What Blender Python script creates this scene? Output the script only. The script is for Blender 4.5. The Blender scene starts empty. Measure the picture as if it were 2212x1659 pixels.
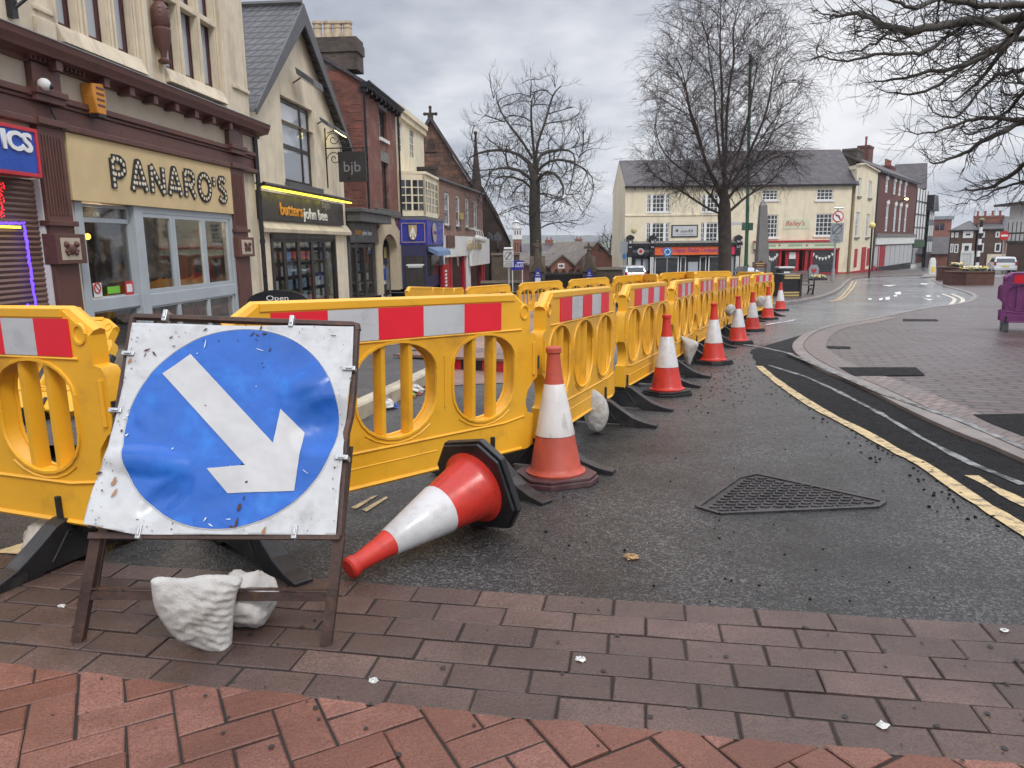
import bpy, bmesh, math, random
from mathutils import Vector, Matrix, noise
from mathutils.geometry import tessellate_polygon
random.seed(7)
RAD = math.radians
SC = bpy.context.scene
COL = SC.collection
# ---------------------------------------------------------------- camera model (photo measured on a 2212 x 1659 grid)
F, CU, CV = 1600.0, 1106.0, 829.5
PITCH, ROLL = RAD(10.69), -0.012
CAM = Vector((0, 0, 1.25))
CR = Matrix.Rotation(RAD(90) - PITCH, 3, 'X') @ Matrix.Rotation(ROLL, 3, 'Z')
cd = bpy.data.cameras.new('camera'); cam = bpy.data.objects.new('camera', cd); COL.objects.link(cam)
cam.matrix_world = Matrix.Translation(CAM) @ CR.to_4x4()
cd.sensor_width = 36; cd.lens = 36 * F / 2212; cd.clip_start = 0.05; cd.clip_end = 8000
SC.camera = cam

def ray(u, v):
    return CR @ Vector(((u - CU) / F, -(v - CV) / F, -1))
def at(u, v, Y):
    d = ray(u, v); return CAM + d * (Y / d.y)
def atd(u, v, dep):            # by depth along the lens axis
    return CAM + ray(u, v) * dep

G0 = [(-60, 0), (2.8, 0), (4.4, -.07), (6.9, -.16), (9, -.235), (11.4, -.31), (14.1, -.42), (17.6, -.53), (20, -.6),
      (27, -.84), (40, -1.25), (70, -1.9), (100, -2.45), (160, -3.2), (4000, -3.2)]
def g(x, y):
    for (a, za), (b, zb) in zip(G0, G0[1:]):
        if y <= b or b == 4000:
            z = za + (zb - za) * (y - a) / (b - a); break
    c = min(1, max(0, (y - 10) / 10))
    z += c * .045 * min(0, max(x, -9) - 6)
    k = min(1, max(0, (14 - x) / 8)) * min(1, max(0, (y - 54) / 40))     # the hill falls away behind the church
    z -= 7 * k
    return z
def gnd(u, v):
    d = ray(u, v); lo, hi = .3, 600
    for _ in range(60):
        m = (lo + hi) / 2; p = CAM + d * m
        if p.z > g(p.x, p.y): lo = m
        else: hi = m
    p = CAM + d * lo
    return Vector((p.x, p.y, g(p.x, p.y)))

# ---------------------------------------------------------------- objects
def tag(o, label=None, cat=None, group=None, kind=None):
    if label: o['label'] = label
    if cat: o['category'] = cat
    if group: o['group'] = group
    if kind: o['kind'] = kind
    return o
def thing(name, label, cat, loc=(0, 0, 0), rz=0, group=None):
    o = bpy.data.objects.new(name, None); COL.objects.link(o)
    o.location = loc; o.rotation_euler = (0, 0, rz); o.empty_display_size = .2
    return tag(o, label, cat, group)
def copy_tree(o, parent=None):
    c = o.copy(); COL.objects.link(c); c.parent = parent
    for ch in [k for k in bpy.data.objects if k.parent == o]: copy_tree(ch, c)
    return c

class MB:
    def __init__(s): s.v = []; s.f = []; s.mi = []; s.t = []; s.M = None; s.tint = 0.0
    def V(s, p):
        p = Vector(p)
        if s.M is not None: p = s.M @ p
        s.v.append(p); return len(s.v) - 1
    def face(s, idx, mi=0): s.f.append(tuple(idx)); s.mi.append(mi); s.t.append(s.tint)
    def poly(s, pts, mi=0): s.face([s.V(p) for p in pts], mi)
    def box(s, x0, x1, y0, y1, z0, z1, mi=0):
        i = [s.V(p) for p in ((x0,y0,z0),(x1,y0,z0),(x1,y1,z0),(x0,y1,z0),(x0,y0,z1),(x1,y0,z1),(x1,y1,z1),(x0,y1,z1))]
        for q in ((0,3,2,1),(4,5,6,7),(0,1,5,4),(1,2,6,5),(2,3,7,6),(3,0,4,7)): s.face([i[k] for k in q], mi)
    def prism(s, pts, d, mi=0, holes=(), mside=None):
        """pts: 3d outline, d: extrusion vector, holes: more outlines"""
        d = Vector(d); loops = [[Vector(p) for p in pts]] + [[Vector(p) for p in h] for h in holes]
        flat = [p for l in loops for p in l]
        a = [s.V(p) for p in flat]; b = [s.V(p + d) for p in flat]
        if len(loops) == 1 and len(pts) <= 4: tri = [tuple(range(len(pts)))]
        else: tri = tessellate_polygon(loops)
        for t in tri:
            s.face([a[k] for k in t], mi); s.face([b[k] for k in reversed(t)], mi)
        o = 0; ms = mi if mside is None else mside
        for l in loops:
            n = len(l)
            for k in range(n):
                k2 = (k + 1) % n
                s.face((a[o+k], b[o+k], b[o+k2], a[o+k2]), ms)
            o += n
    def tube(s, pts, rad, n=6, mi=0, cap=True):
        pts = [Vector(p) for p in pts]; m = len(pts)
        if not hasattr(rad, '__len__'): rad = [rad] * m
        prev = None; rings = []
        for i, p in enumerate(pts):
            t = (pts[min(i+1, m-1)] - pts[max(i-1, 0)])
            if t.length < 1e-9: t = Vector((0, 0, 1))
            t.normalize()
            if prev is None:
                r = Vector((0, 0, 1)) if abs(t.z) < .9 else Vector((1, 0, 0))
                x = t.cross(r).normalized()
            else:
                x = prev - t * prev.dot(t)
                x = x.normalized() if x.length > 1e-6 else t.orthogonal().normalized()
            prev = x; y = t.cross(x)
            rings.append([s.V(p + (x * math.cos(2*math.pi*k/n) + y * math.sin(2*math.pi*k/n)) * rad[i]) for k in range(n)])
        for a, b in zip(rings, rings[1:]):
            for k in range(n): s.face((a[k], a[(k+1) % n], b[(k+1) % n], b[k]), mi)
        if cap: s.face(list(reversed(rings[0])), mi); s.face(rings[-1], mi)
    def lathe(s, prof, n=24, c=(0, 0, 0), mi=0, cap=True):
        c = Vector(c); rings = []
        for r, z in prof:
            rings.append([s.V(c + Vector((r*math.cos(2*math.pi*k/n), r*math.sin(2*math.pi*k/n), z))) for k in range(n)])
        for a, b in zip(rings, rings[1:]):
            for k in range(n): s.face((a[k], a[(k+1) % n], b[(k+1) % n], b[k]), mi)
        if cap: s.face(list(reversed(rings[0])), mi); s.face(rings[-1], mi)
    def beam(s, p0, p1, w, h, mi=0, up=(0, 0, 1)):
        p0 = Vector(p0); p1 = Vector(p1); t = (p1 - p0).normalized(); u = Vector(up)
        x = t.cross(u).normalized(); y = x.cross(t)
        q = [p0 + x*a*w/2 + y*b*h/2 for a, b in ((-1,-1),(1,-1),(1,1),(-1,1))]
        s.prism(q, p1 - p0, mi)
    def ball(s, c, r, n=10, m=6, mi=0, sc=(1, 1, 1)):
        c = Vector(c); rings = []
        for j in range(m + 1):
            a = math.pi * j / m
            rings.append([s.V(c + Vector((r*sc[0]*math.sin(a)*math.cos(2*math.pi*k/n), r*sc[1]*math.sin(a)*math.sin(2*math.pi*k/n), -r*sc[2]*math.cos(a)))) for k in range(n)])
        for a, b in zip(rings, rings[1:]):
            for k in range(n): s.face((a[k], a[(k+1) % n], b[(k+1) % n], b[k]), mi)
    def build(s, name, mats, parent=None, smooth=False, bevel=0, weld=False, ang=40):
        if not isinstance(mats, (list, tuple)): mats = [mats]
        me = bpy.data.meshes.new(name); me.from_pydata([tuple(p) for p in s.v], [], s.f)
        for m in mats: me.materials.append(m)
        if len(mats) > 1: me.polygons.foreach_set('material_index', s.mi)
        if any(s.t):
            at_ = me.attributes.new('tint', 'FLOAT', 'FACE'); at_.data.foreach_set('value', s.t)
        bm = bmesh.new(); bm.from_mesh(me)
        if weld: bmesh.ops.remove_doubles(bm, verts=bm.verts, dist=1e-4)
        bmesh.ops.recalc_face_normals(bm, faces=bm.faces)
        bm.to_mesh(me); bm.free()
        if smooth:
            me.polygons.foreach_set('use_smooth', [True] * len(me.polygons))
            try: me.set_sharp_from_angle(angle=RAD(ang))
            except Exception: pass
        me.update()
        o = bpy.data.objects.new(name, me); COL.objects.link(o)
        if parent is not None: o.parent = parent
        if bevel:
            b = o.modifiers.new('bevel', 'BEVEL'); b.width = bevel; b.segments = 2; b.limit_method = 'ANGLE'; b.angle_limit = RAD(35)
        return o

class Fr:
    """upright facade plane: x along it (to the right seen from the front), y into it, z up"""
    def __init__(s, o, deg):
        s.o = Vector(o); s.a = RAD(deg)
        s.e = Vector((math.cos(s.a), math.sin(s.a), 0)); s.n = Vector((-math.sin(s.a), math.cos(s.a), 0))
    def hit(s, u, v, y=0):
        d = ray(u, v); q = s.o + s.n * y
        t = (q - CAM).dot(s.n) / d.dot(s.n); p = CAM + d * t - s.o
        return p.dot(s.e), p.z
    def hx(s, u, v, y=0): return s.hit(u, v, y)[0]
    def hz(s, u, v, y=0): return s.hit(u, v, y)[1]
    def side(s, u, v, x):      # hit on the plane x = const, gives (y, z)
        d = ray(u, v); q = s.o + s.e * x
        t = (q - CAM).dot(s.e) / d.dot(s.e); p = CAM + d * t - s.o
        return p.dot(s.n), p.z
    def W(s, x, y, z): return s.o + s.e * x + s.n * y + Vector((0, 0, z))
    def empty(s, name, label, cat, group=None): return thing(name, label, cat, s.o, s.a, group)

def clip_half(poly, a, b, c):     # keep a*x+b*y<=c
    out = []
    for i in range(len(poly)):
        p, q = poly[i], poly[(i+1) % len(poly)]
        dp, dq = a*p[0]+b*p[1]-c, a*q[0]+b*q[1]-c
        if dp <= 0: out.append(p)
        if (dp < 0 < dq) or (dq < 0 < dp):
            t = dp/(dp-dq); out.append((p[0]+(q[0]-p[0])*t, p[1]+(q[1]-p[1])*t))
    return out
def clip_rect(poly, x0, x1, y0, y1):
    for h in ((-1, 0, -x0), (1, 0, x1), (0, -1, -y0), (0, 1, y1)):
        poly = clip_half(poly, *h)
        if len(poly) < 3: return []
    return poly

def wall(mb, x0, x1, z0, z1, ops=(), rev=.15, mi=0, y=0, mr=None):
    """front sheet with real openings (x0,z0,x1,z1) and their reveals"""
    xs = sorted({x0, x1, *[max(x0, min(x1, c)) for o in ops for c in (o[0], o[2])]})
    zs = sorted({z0, z1, *[max(z0, min(z1, c)) for o in ops for c in (o[1], o[3])]})
    for a, b in zip(xs, xs[1:]):
        for c, d in zip(zs, zs[1:]):
            mx, mz = (a+b)/2, (c+d)/2
            if any(o[0] < mx < o[2] and o[1] < mz < o[3] for o in ops) or b-a < 1e-6 or d-c < 1e-6: continue
            mb.poly(((a,y,c),(b,y,c),(b,y,d),(a,y,d)), mi)
    m2 = mi if mr is None else mr
    for a, c, b, d in ops:
        e = y + rev
        mb.poly(((a,y,c),(a,y,d),(a,e,d),(a,e,c)), m2); mb.poly(((b,y,c),(b,e,c),(b,e,d),(b,y,d)), m2)
        mb.poly(((a,y,d),(b,y,d),(b,e,d),(a,e,d)), m2); mb.poly(((a,y,c),(a,e,c),(b,e,c),(b,y,c)), m2)
def body(mb, x0, x1, y0, y1, z0, z1, mi=0):   # side, back and top of a building behind its front sheet
    mb.poly(((x0,y0,z0),(x0,y0,z1),(x0,y1,z1),(x0,y1,z0)), mi); mb.poly(((x1,y0,z0),(x1,y1,z0),(x1,y1,z1),(x1,y0,z1)), mi)
    mb.poly(((x0,y1,z0),(x0,y1,z1),(x1,y1,z1),(x1,y1,z0)), mi); mb.poly(((x0,y0,z1),(x1,y0,z1),(x1,y1,z1),(x0,y1,z1)), mi)
def window(par, x0, z0, x1, z1, y, fm, gm, nx=1, nz=1, fw=.06, bw=.03, dep=.06, name='window', xs=None, zs=None, label=None):
    b = MB(); b.box(x0,x0+fw,y,y+dep,z0,z1); b.box(x1-fw,x1,y,y+dep,z0,z1)
    b.box(x0+fw,x1-fw,y,y+dep,z0,z0+fw); b.box(x0+fw,x1-fw,y,y+dep,z1-fw,z1)
    X = xs if xs else [x0 + (x1-x0)*k/nx for k in range(1, nx)]
    Z = zs if zs else [z0 + (z1-z0)*k/nz for k in range(1, nz)]
    for x in X: b.box(x-bw/2,x+bw/2,y+.004,y+dep-.004,z0+fw,z1-fw)
    for z in Z: b.box(x0+fw,x1-fw,y+.007,y+dep-.007,z-bw/2,z+bw/2)
    o = b.build(name, fm, par)
    if label: o['label'] = label
    p = MB(); p.box(x0+fw*.4,x1-fw*.4,y+dep*.55,y+dep*.55+.008,z0+fw*.4,z1-fw*.4); p.build('pane', gm, o)
    return o
def text(name, body_, mat, parent, x0, z0, x1, z1, y, ext=.01, bold=0, shear=0, keep=False):
    cu = bpy.data.curves.new(name, 'FONT'); cu.body = body_; cu.extrude = ext; cu.offset = bold; cu.shear = shear; cu.resolution_u = 3
    o = bpy.data.objects.new(name, cu); COL.objects.link(o)
    dg = bpy.context.evaluated_depsgraph_get(); me = bpy.data.meshes.new_from_object(o.evaluated_get(dg))
    bpy.data.objects.remove(o)
    vs = me.vertices
    ax, bx = min(v.co.x for v in vs), max(v.co.x for v in vs); ay, by = min(v.co.y for v in vs), max(v.co.y for v in vs)
    sx, sz = (x1-x0)/(bx-ax), (z1-z0)/(by-ay)
    for v in vs:
        v.co = Vector((x0+(v.co.x-ax)*sx, y - (v.co.z + ext) - .001, z0+(v.co.y-ay)*sz))
    me.materials.clear(); me.materials.append(mat); me.name = name
    o = bpy.data.objects.new(name, me); COL.objects.link(o); o.parent = parent
    return o
# ---------------------------------------------------------------- materials
def srgb(r, g_, b):
    f = lambda c: (c/255/12.92) if c <= 10 else ((c/255+.055)/1.055)**2.4
    return (f(r), f(g_), f(b), 1)
def _new(name):
    m = bpy.data.materials.new(name); m.use_nodes = True; nt = m.node_tree
    return m, nt, nt.nodes['Principled BSDF']
def N(nt, t, **k):
    n = nt.nodes.new(t)
    for a, b in k.items():
        if a.startswith('i_'):
            key = a[2:].replace('_', ' '); n.inputs[int(key) if key.isdigit() else key].default_value = b
        else: setattr(n, a, b)
    return n
def mixc(nt, fac, a, b):
    m = N(nt, 'ShaderNodeMix', data_type='RGBA')
    L = nt.links.new
    for s, v in ((0, fac), (6, a), (7, b)):
        if hasattr(v, 'is_output') or isinstance(v, bpy.types.NodeSocket): L(v, m.inputs[s])
        else: m.inputs[s].default_value = v
    return m.outputs[2]
def ramp(nt, fac, p0, p1):
    r = N(nt, 'ShaderNodeMapRange'); r.inputs[1].default_value = p0; r.inputs[2].default_value = p1
    nt.links.new(fac, r.inputs[0]); return r.outputs[0]
def nz(nt, co, sc, det=3, rough=.55):
    n = N(nt, 'ShaderNodeTexNoise'); n.inputs['Scale'].default_value = sc; n.inputs['Detail'].default_value = det; n.inputs['Roughness'].default_value = rough
    nt.links.new(co, n.inputs['Vector']); return n.outputs['Fac']
def coords(nt, obj=True):
    t = N(nt, 'ShaderNodeTexCoord')
    return t.outputs['Object'] if obj else N(nt, 'ShaderNodeNewGeometry').outputs['Position']
def mul(c, k): return (min(c[0]*k, 1), min(c[1]*k, 1), min(c[2]*k, 1), 1)
def mat(name, c, rough=.6, var=.2, vs=3, bump=.15, bs=40, dirt=None, dsc=2.5, dth=(.55, .75), spec=.5, metal=0, coat=0, bdist=.01, rvar=.15, world=False, streak=0):
    m, nt, p = _new(name); L = nt.links.new
    co = coords(nt, not world)
    n1 = nz(nt, co, vs, 5)
    col = mixc(nt, ramp(nt, n1, .3, .7), mul(c, 1-var), mul(c, 1+var))
    n2 = nz(nt, co, bs, 4)
    if dirt:
        mp = N(nt, 'ShaderNodeMapping'); mp.inputs['Scale'].default_value = (1, 1, .25 if streak else 1); L(co, mp.inputs[0])
        n3 = nz(nt, mp.outputs[0], dsc, 8, .65)
        col = mixc(nt, ramp(nt, n3, *dth), col, dirt)
    L(col, p.inputs['Base Color'])
    L(ramp2(nt, n1, max(.02, rough-rvar), min(1, rough+rvar)), p.inputs['Roughness'])
    p.inputs['Metallic'].default_value = metal; p.inputs['Specular IOR Level'].default_value = spec; p.inputs['Coat Weight'].default_value = coat
    if bump:
        b = N(nt, 'ShaderNodeBump'); b.inputs['Strength'].default_value = bump; b.inputs['Distance'].default_value = bdist
        L(n2, b.inputs['Height']); L(b.outputs[0], p.inputs['Normal'])
    return m
def ramp2(nt, fac, a, b):
    r = N(nt, 'ShaderNodeMapRange'); r.inputs[1].default_value = .3; r.inputs[2].default_value = .7; r.inputs[3].default_value = a; r.inputs[4].default_value = b
    nt.links.new(fac, r.inputs[0]); return r.outputs[0]
def brick(name, c1, c2, mortar, w=.23, h=.08, ms=.012, rough=.8, bump=.5, var=.35, dirt=None, slope=1.0):
    m, nt, p = _new(name); L = nt.links.new
    co = coords(nt); sp = N(nt, 'ShaderNodeSeparateXYZ'); L(co, sp.inputs[0])
    ad = N(nt, 'ShaderNodeMath', operation='ADD'); L(sp.outputs[0], ad.inputs[0]); L(sp.outputs[1], ad.inputs[1])
    cb = N(nt, 'ShaderNodeCombineXYZ'); L(ad.outputs[0], cb.inputs[0])
    mz = N(nt, 'ShaderNodeMath', operation='MULTIPLY'); mz.inputs[1].default_value = slope; L(sp.outputs[2], mz.inputs[0]); L(mz.outputs[0], cb.inputs[1])
    bt = N(nt, 'ShaderNodeTexBrick'); bt.inputs['Scale'].default_value = 1; bt.inputs['Brick Width'].default_value = w; bt.inputs['Row Height'].default_value = h
    bt.inputs['Mortar Size'].default_value = ms; bt.inputs['Mortar Smooth'].default_value = .3; bt.inputs['Bias'].default_value = 0
    bt.inputs['Color1'].default_value = c1; bt.inputs['Color2'].default_value = c2; bt.inputs['Mortar'].default_value = mortar
    L(cb.outputs[0], bt.inputs['Vector'])
    n1 = nz(nt, co, 1.3, 6, .65)
    mm = N(nt, 'ShaderNodeMix', data_type='RGBA', blend_type='MULTIPLY'); mm.inputs[0].default_value = 1
    L(bt.outputs['Color'], mm.inputs[6])
    sh = ramp2(nt, n1, 1-var, 1+var*.5); cc = N(nt, 'ShaderNodeCombineColor')
    for k in range(3): L(sh, cc.inputs[k])
    L(cc.outputs[0], mm.inputs[7]); col = mm.outputs[2]
    if dirt: col = mixc(nt, ramp(nt, nz(nt, co, .8, 8, .7), .5, .75), col, dirt)
    L(col, p.inputs['Base Color']); p.inputs['Roughness'].default_value = rough
    hh = N(nt, 'ShaderNodeMath', operation='SUBTRACT'); L(nz(nt, co, 30, 4), hh.inputs[0]); L(bt.outputs['Fac'], hh.inputs[1])
    b = N(nt, 'ShaderNodeBump'); b.inputs['Strength'].default_value = bump; b.inputs['Distance'].default_value = .012
    L(hh.outputs[0], b.inputs['Height']); L(b.outputs[0], p.inputs['Normal'])
    return m
def glass(name, tint=(.02, .025, .03, 1), clear=0.0, rough=.04, wob=.05):
    m, nt, p = _new(name); L = nt.links.new
    p.inputs['Base Color'].default_value = tint; p.inputs['Roughness'].default_value = rough; p.inputs['Specular IOR Level'].default_value = .9
    b = N(nt, 'ShaderNodeBump'); b.inputs['Strength'].default_value = wob; b.inputs['Distance'].default_value = .05
    L(nz(nt, coords(nt), 1.1, 1), b.inputs['Height']); L(b.outputs[0], p.inputs['Normal'])
    if clear:
        tr = N(nt, 'ShaderNodeBsdfTransparent'); tr.inputs[0].default_value = (.85, .88, .88, 1)
        gl = N(nt, 'ShaderNodeBsdfGlossy'); gl.inputs['Roughness'].default_value = .03; gl.inputs[0].default_value = (.9, .92, .95, 1)
        L(b.outputs[0], gl.inputs['Normal'])
        fr = N(nt, 'ShaderNodeFresnel'); ge = N(nt, 'ShaderNodeNewGeometry'); io = N(nt, 'ShaderNodeMapRange'); io.inputs[3].default_value = 1.3; io.inputs[4].default_value = 1/1.3; L(ge.outputs['Backfacing'], io.inputs[0]); L(io.outputs[0], fr.inputs[0])
        ad = N(nt, 'ShaderNodeMath', operation='ADD'); ad.inputs[1].default_value = 1-clear; ad.use_clamp = True; L(fr.outputs[0], ad.inputs[0])
        mx = N(nt, 'ShaderNodeMixShader'); L(ad.outputs[0], mx.inputs[0]); L(tr.outputs[0], mx.inputs[1]); L(gl.outputs[0], mx.inputs[2])
        L(mx.outputs[0], nt.nodes['Material Output'].inputs[0])
    return m
def weave(name, c, dirt):
    m = mat(name, c, .65, .14, 9, 0, 60, dirt=dirt, dsc=7, dth=(.52, .78)); nt = m.node_tree; L = nt.links.new; p = nt.nodes['Principled BSDF']
    co = coords(nt); w1 = N(nt, 'ShaderNodeTexWave', wave_type='BANDS', bands_direction='Z'); w1.inputs['Scale'].default_value = 90; w1.inputs['Distortion'].default_value = 1.5; L(co, w1.inputs['Vector'])
    w2 = N(nt, 'ShaderNodeTexWave', wave_type='BANDS', bands_direction='X'); w2.inputs['Scale'].default_value = 90; w2.inputs['Distortion'].default_value = 1.5; L(co, w2.inputs['Vector'])
    a = N(nt, 'ShaderNodeMath', operation='ADD'); L(w1.outputs['Fac'], a.inputs[0]); L(w2.outputs['Fac'], a.inputs[1]); ad = N(nt, 'ShaderNodeMath', operation='MULTIPLY_ADD'); L(nz(nt, co, 22, 5, .65), ad.inputs[0]); ad.inputs[1].default_value = 6; L(a.outputs[0], ad.inputs[2])
    b = N(nt, 'ShaderNodeBump'); b.inputs['Strength'].default_value = .55; b.inputs['Distance'].default_value = .004; L(ad.outputs[0], b.inputs['Height']); L(b.outputs[0], p.inputs['Normal'])
    return m
def emit(name, c, s):
    m, nt, p = _new(name); p.inputs['Base Color'].default_value = c; p.inputs['Emission Color'].default_value = c; p.inputs['Emission Strength'].default_value = s
    return m

def asphalt(name, base, lt, wet=.35, bsc=130, bstr=.6, old=0, spec=.5):
    m, nt, p = _new(name); L = nt.links.new; co = coords(nt, False)
    vo = N(nt, 'ShaderNodeTexVoronoi'); vo.inputs['Scale'].default_value = bsc; L(co, vo.inputs['Vector'])
    sepc = N(nt, 'ShaderNodeSeparateColor'); L(vo.outputs['Color'], sepc.inputs[0])
    big0 = nz(nt, co, .3, 3, .5); big1 = nz(nt, co, 1.1, 6, .7); bsum = N(nt, 'ShaderNodeMath', operation='MULTIPLY_ADD'); L(big1, bsum.inputs[0]); bsum.inputs[1].default_value = .6; bs2 = N(nt, 'ShaderNodeMath', operation='MULTIPLY'); bs2.inputs[1].default_value = .5; L(big0, bs2.inputs[0]); L(bs2.outputs[0], bsum.inputs[2]); big = bsum.outputs[0]; med = nz(nt, co, 14, 4)
    st = ramp(nt, sepc.outputs[0], .55, 1.0)
    c1 = mixc(nt, st, base, lt)
    c2 = mixc(nt, ramp(nt, big, .46, .68), c1, mul(base, .5))
    c3 = mixc(nt, ramp(nt, med, .62, .8), c2, mul(base, .4))
    if old:       # older surfacing further down the street, also paled to imitate its sky reflection
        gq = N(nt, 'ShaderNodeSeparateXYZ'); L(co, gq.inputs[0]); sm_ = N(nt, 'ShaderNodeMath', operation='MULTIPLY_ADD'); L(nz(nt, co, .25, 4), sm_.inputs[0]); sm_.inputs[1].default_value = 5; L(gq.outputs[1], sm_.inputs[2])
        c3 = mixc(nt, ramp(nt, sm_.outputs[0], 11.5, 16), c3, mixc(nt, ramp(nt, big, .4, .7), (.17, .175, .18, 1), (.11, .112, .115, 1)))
    L(c3, p.inputs['Base Color'])
    # damp film: smoother where the big noise is high
    gp = N(nt, 'ShaderNodeSeparateXYZ'); L(co, gp.inputs[0]); yw = ramp(nt, gp.outputs[1], 4.5, 13)     # the road lies wetter further down the slope
    r0 = ramp2(nt, big, wet+.22, wet-.03); dm = N(nt, 'ShaderNodeMath', operation='MULTIPLY_ADD'); L(yw, dm.inputs[0]); dm.inputs[1].default_value = -.14; L(r0, dm.inputs[2]); r = dm.outputs[0]; sub = N(nt, 'ShaderNodeMath', operation='ADD'); sub.use_clamp = True
    L(r, sub.inputs[0]); L(ramp2(nt, med, -.08, .1), sub.inputs[1]); L(sub.outputs[0], p.inputs['Roughness'])
    p.inputs['Specular IOR Level'].default_value = spec
    hsum = N(nt, 'ShaderNodeMath', operation='MULTIPLY_ADD'); L(nz(nt, co, bsc*.45, 3), hsum.inputs[0]); hsum.inputs[1].default_value = .8; L(vo.outputs['Distance'], hsum.inputs[2])
    b = N(nt, 'ShaderNodeBump'); bm_ = N(nt, 'ShaderNodeMath', operation='MULTIPLY_ADD'); L(yw, bm_.inputs[0]); bm_.inputs[1].default_value = -bstr*.8; bm_.inputs[2].default_value = bstr; L(bm_.outputs[0], b.inputs['Strength']); b.inputs['Distance'].default_value = .006; b.invert = True
    L(hsum.outputs[0], b.inputs['Height']); L(b.outputs[0], p.inputs['Normal'])
    return m
def paver_mat(name, c1, c2, rough=.5, wet=(.25, .6), grit=.5):
    m, nt, p = _new(name); L = nt.links.new; co = coords(nt, False)
    a = N(nt, 'ShaderNodeAttribute'); a.attribute_name = 'tint'
    col = mixc(nt, a.outputs['Fac'], c1, c2)
    n1 = nz(nt, co, 2.2, 6, .6); n2 = nz(nt, co, 160, 3, .7); n3 = nz(nt, co, 30, 5, .7)
    col = mixc(nt, ramp(nt, n2, .35, .75), col, mul(c1, .45))
    col = mixc(nt, ramp(nt, n1, .38, .72), col, mul(c1, .55))
    col = mixc(nt, ramp(nt, n3, .66, .74), col, mul(c1, .3))
    L(col, p.inputs['Base Color'])
    r = N(nt, 'ShaderNodeMath', operation='ADD'); L(ramp2(nt, n1, wet[1], wet[0]), r.inputs[0]); L(ramp2(nt, n3, -.06, .08), r.inputs[1]); L(r.outputs[0], p.inputs['Roughness'])
    b = N(nt, 'ShaderNodeBump'); b.inputs['Strength'].default_value = grit; b.inputs['Distance'].default_value = .003
    s = N(nt, 'ShaderNodeMath', operation='ADD'); L(n2, s.inputs[0]); L(n3, s.inputs[1])
    L(s.outputs[0], b.inputs['Height']); L(b.outputs[0], p.inputs['Normal'])
    return m
def blockpave(name, c1, c2, mortar, sc=1, rot=0, w=.2, h=.1, ms=.008, rough=(.25, .55)):
    m, nt, p = _new(name); L = nt.links.new; co = coords(nt, False)
    mp = N(nt, 'ShaderNodeMapping'); mp.inputs['Rotation'].default_value = (0, 0, rot); L(co, mp.inputs[0])
    bt = N(nt, 'ShaderNodeTexBrick'); bt.inputs['Scale'].default_value = sc; bt.inputs['Brick Width'].default_value = w; bt.inputs['Row Height'].default_value = h
    bt.inputs['Mortar Size'].default_value = ms; bt.inputs['Color1'].default_value = c1; bt.inputs['Color2'].default_value = c2; bt.inputs['Mortar'].default_value = mortar
    bt.inputs['Bias'].default_value = -.2
    L(mp.outputs[0], bt.inputs['Vector'])
    n1 = nz(nt, co, .9, 6, .65); n2 = nz(nt, co, 60, 4, .7)
    col = mixc(nt, ramp(nt, n1, .4, .75), bt.outputs['Color'], mul(c1, .5)); col = mixc(nt, ramp(nt, n2, .45, .9), col, mul(c1, .4))
    L(col, p.inputs['Base Color']); L(ramp2(nt, n1, rough[1], rough[0]), p.inputs['Roughness'])
    hh = N(nt, 'ShaderNodeMath', operation='SUBTRACT'); L(n2, hh.inputs[0]); L(bt.outputs['Fac'], hh.inputs[1])
    b = N(nt, 'ShaderNodeBump'); b.inputs['Strength'].default_value = .5; b.inputs['Distance'].default_value = .006
    L(hh.outputs[0], b.inputs['Height']); L(b.outputs[0], p.inputs['Normal'])
    return m

K = {}
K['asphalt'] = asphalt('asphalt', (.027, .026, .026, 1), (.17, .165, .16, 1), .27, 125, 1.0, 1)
K['fresh'] = asphalt('fresh_asphalt', (.007, .007, .008, 1), (.022, .022, .023, 1), .75, 80, 1.3, 0, .2)
K['footway'] = asphalt('footway_asphalt', (.05, .045, .045, 1), (.12, .11, .105, 1), .55, 100)
K['band'] = paver_mat('brown_pavers', (.082, .05, .04, 1), (.185, .112, .093, 1), wet=(.17, .5), grit=1.0)
K['herring'] = paver_mat('red_pavers', (.18, .062, .036, 1), (.36, .165, .125, 1), wet=(.2, .55), grit=1.0)
K['joint'] = mat('joint_sand', (.02, .015, .012, 1), .9, .4, 20, .4, 120, world=True)
K['island'] = blockpave('island_blocks', (.105, .072, .066, 1), (.17, .118, .108, 1), (.022, .017, .016, 1), rot=.35, w=.3, h=.15, ms=.02, rough=(.2, .5))
K['pinkpave'] = blockpave('pink_blocks', (.34, .2, .16, 1), (.42, .26, .21, 1), (.2, .13, .1, 1), rot=.6)
K['kerb'] = mat('kerb_concrete', (.2, .17, .155, 1), .38, .3, 4, .3, 80, dirt=(.08, .065, .06, 1), world=True)
K['kerb2'] = mat('pale_kerb', (.42, .37, .28, 1), .7, .2, 6, .3, 90, dirt=(.16, .13, .1, 1), world=True)
K['yline'] = mat('yellow_line_paint', (.52, .39, .2, 1), .5, .2, 20, .5, 150, dirt=(.05, .045, .04, 1), dsc=17, dth=(.5, .66), world=True)
K['wline'] = mat('white_line_paint', (.7, .7, .68, 1), .5, .15, 20, .3, 150, dirt=(.12, .12, .12, 1), dsc=9, dth=(.5, .68), world=True)
K['wfaint'] = mat('worn_white_line', (.24, .24, .24, 1), .55, .2, 20, .3, 150, dirt=(.03, .03, .03, 1), dsc=9, dth=(.42, .6), world=True)
K['yellow'] = mat('yellow_plastic', (.76, .385, .022, 1), .38, .12, 2, .12, 25, dirt=(.42, .2, .025, 1), dsc=4.5, dth=(.54, .82), rvar=.1)
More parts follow.
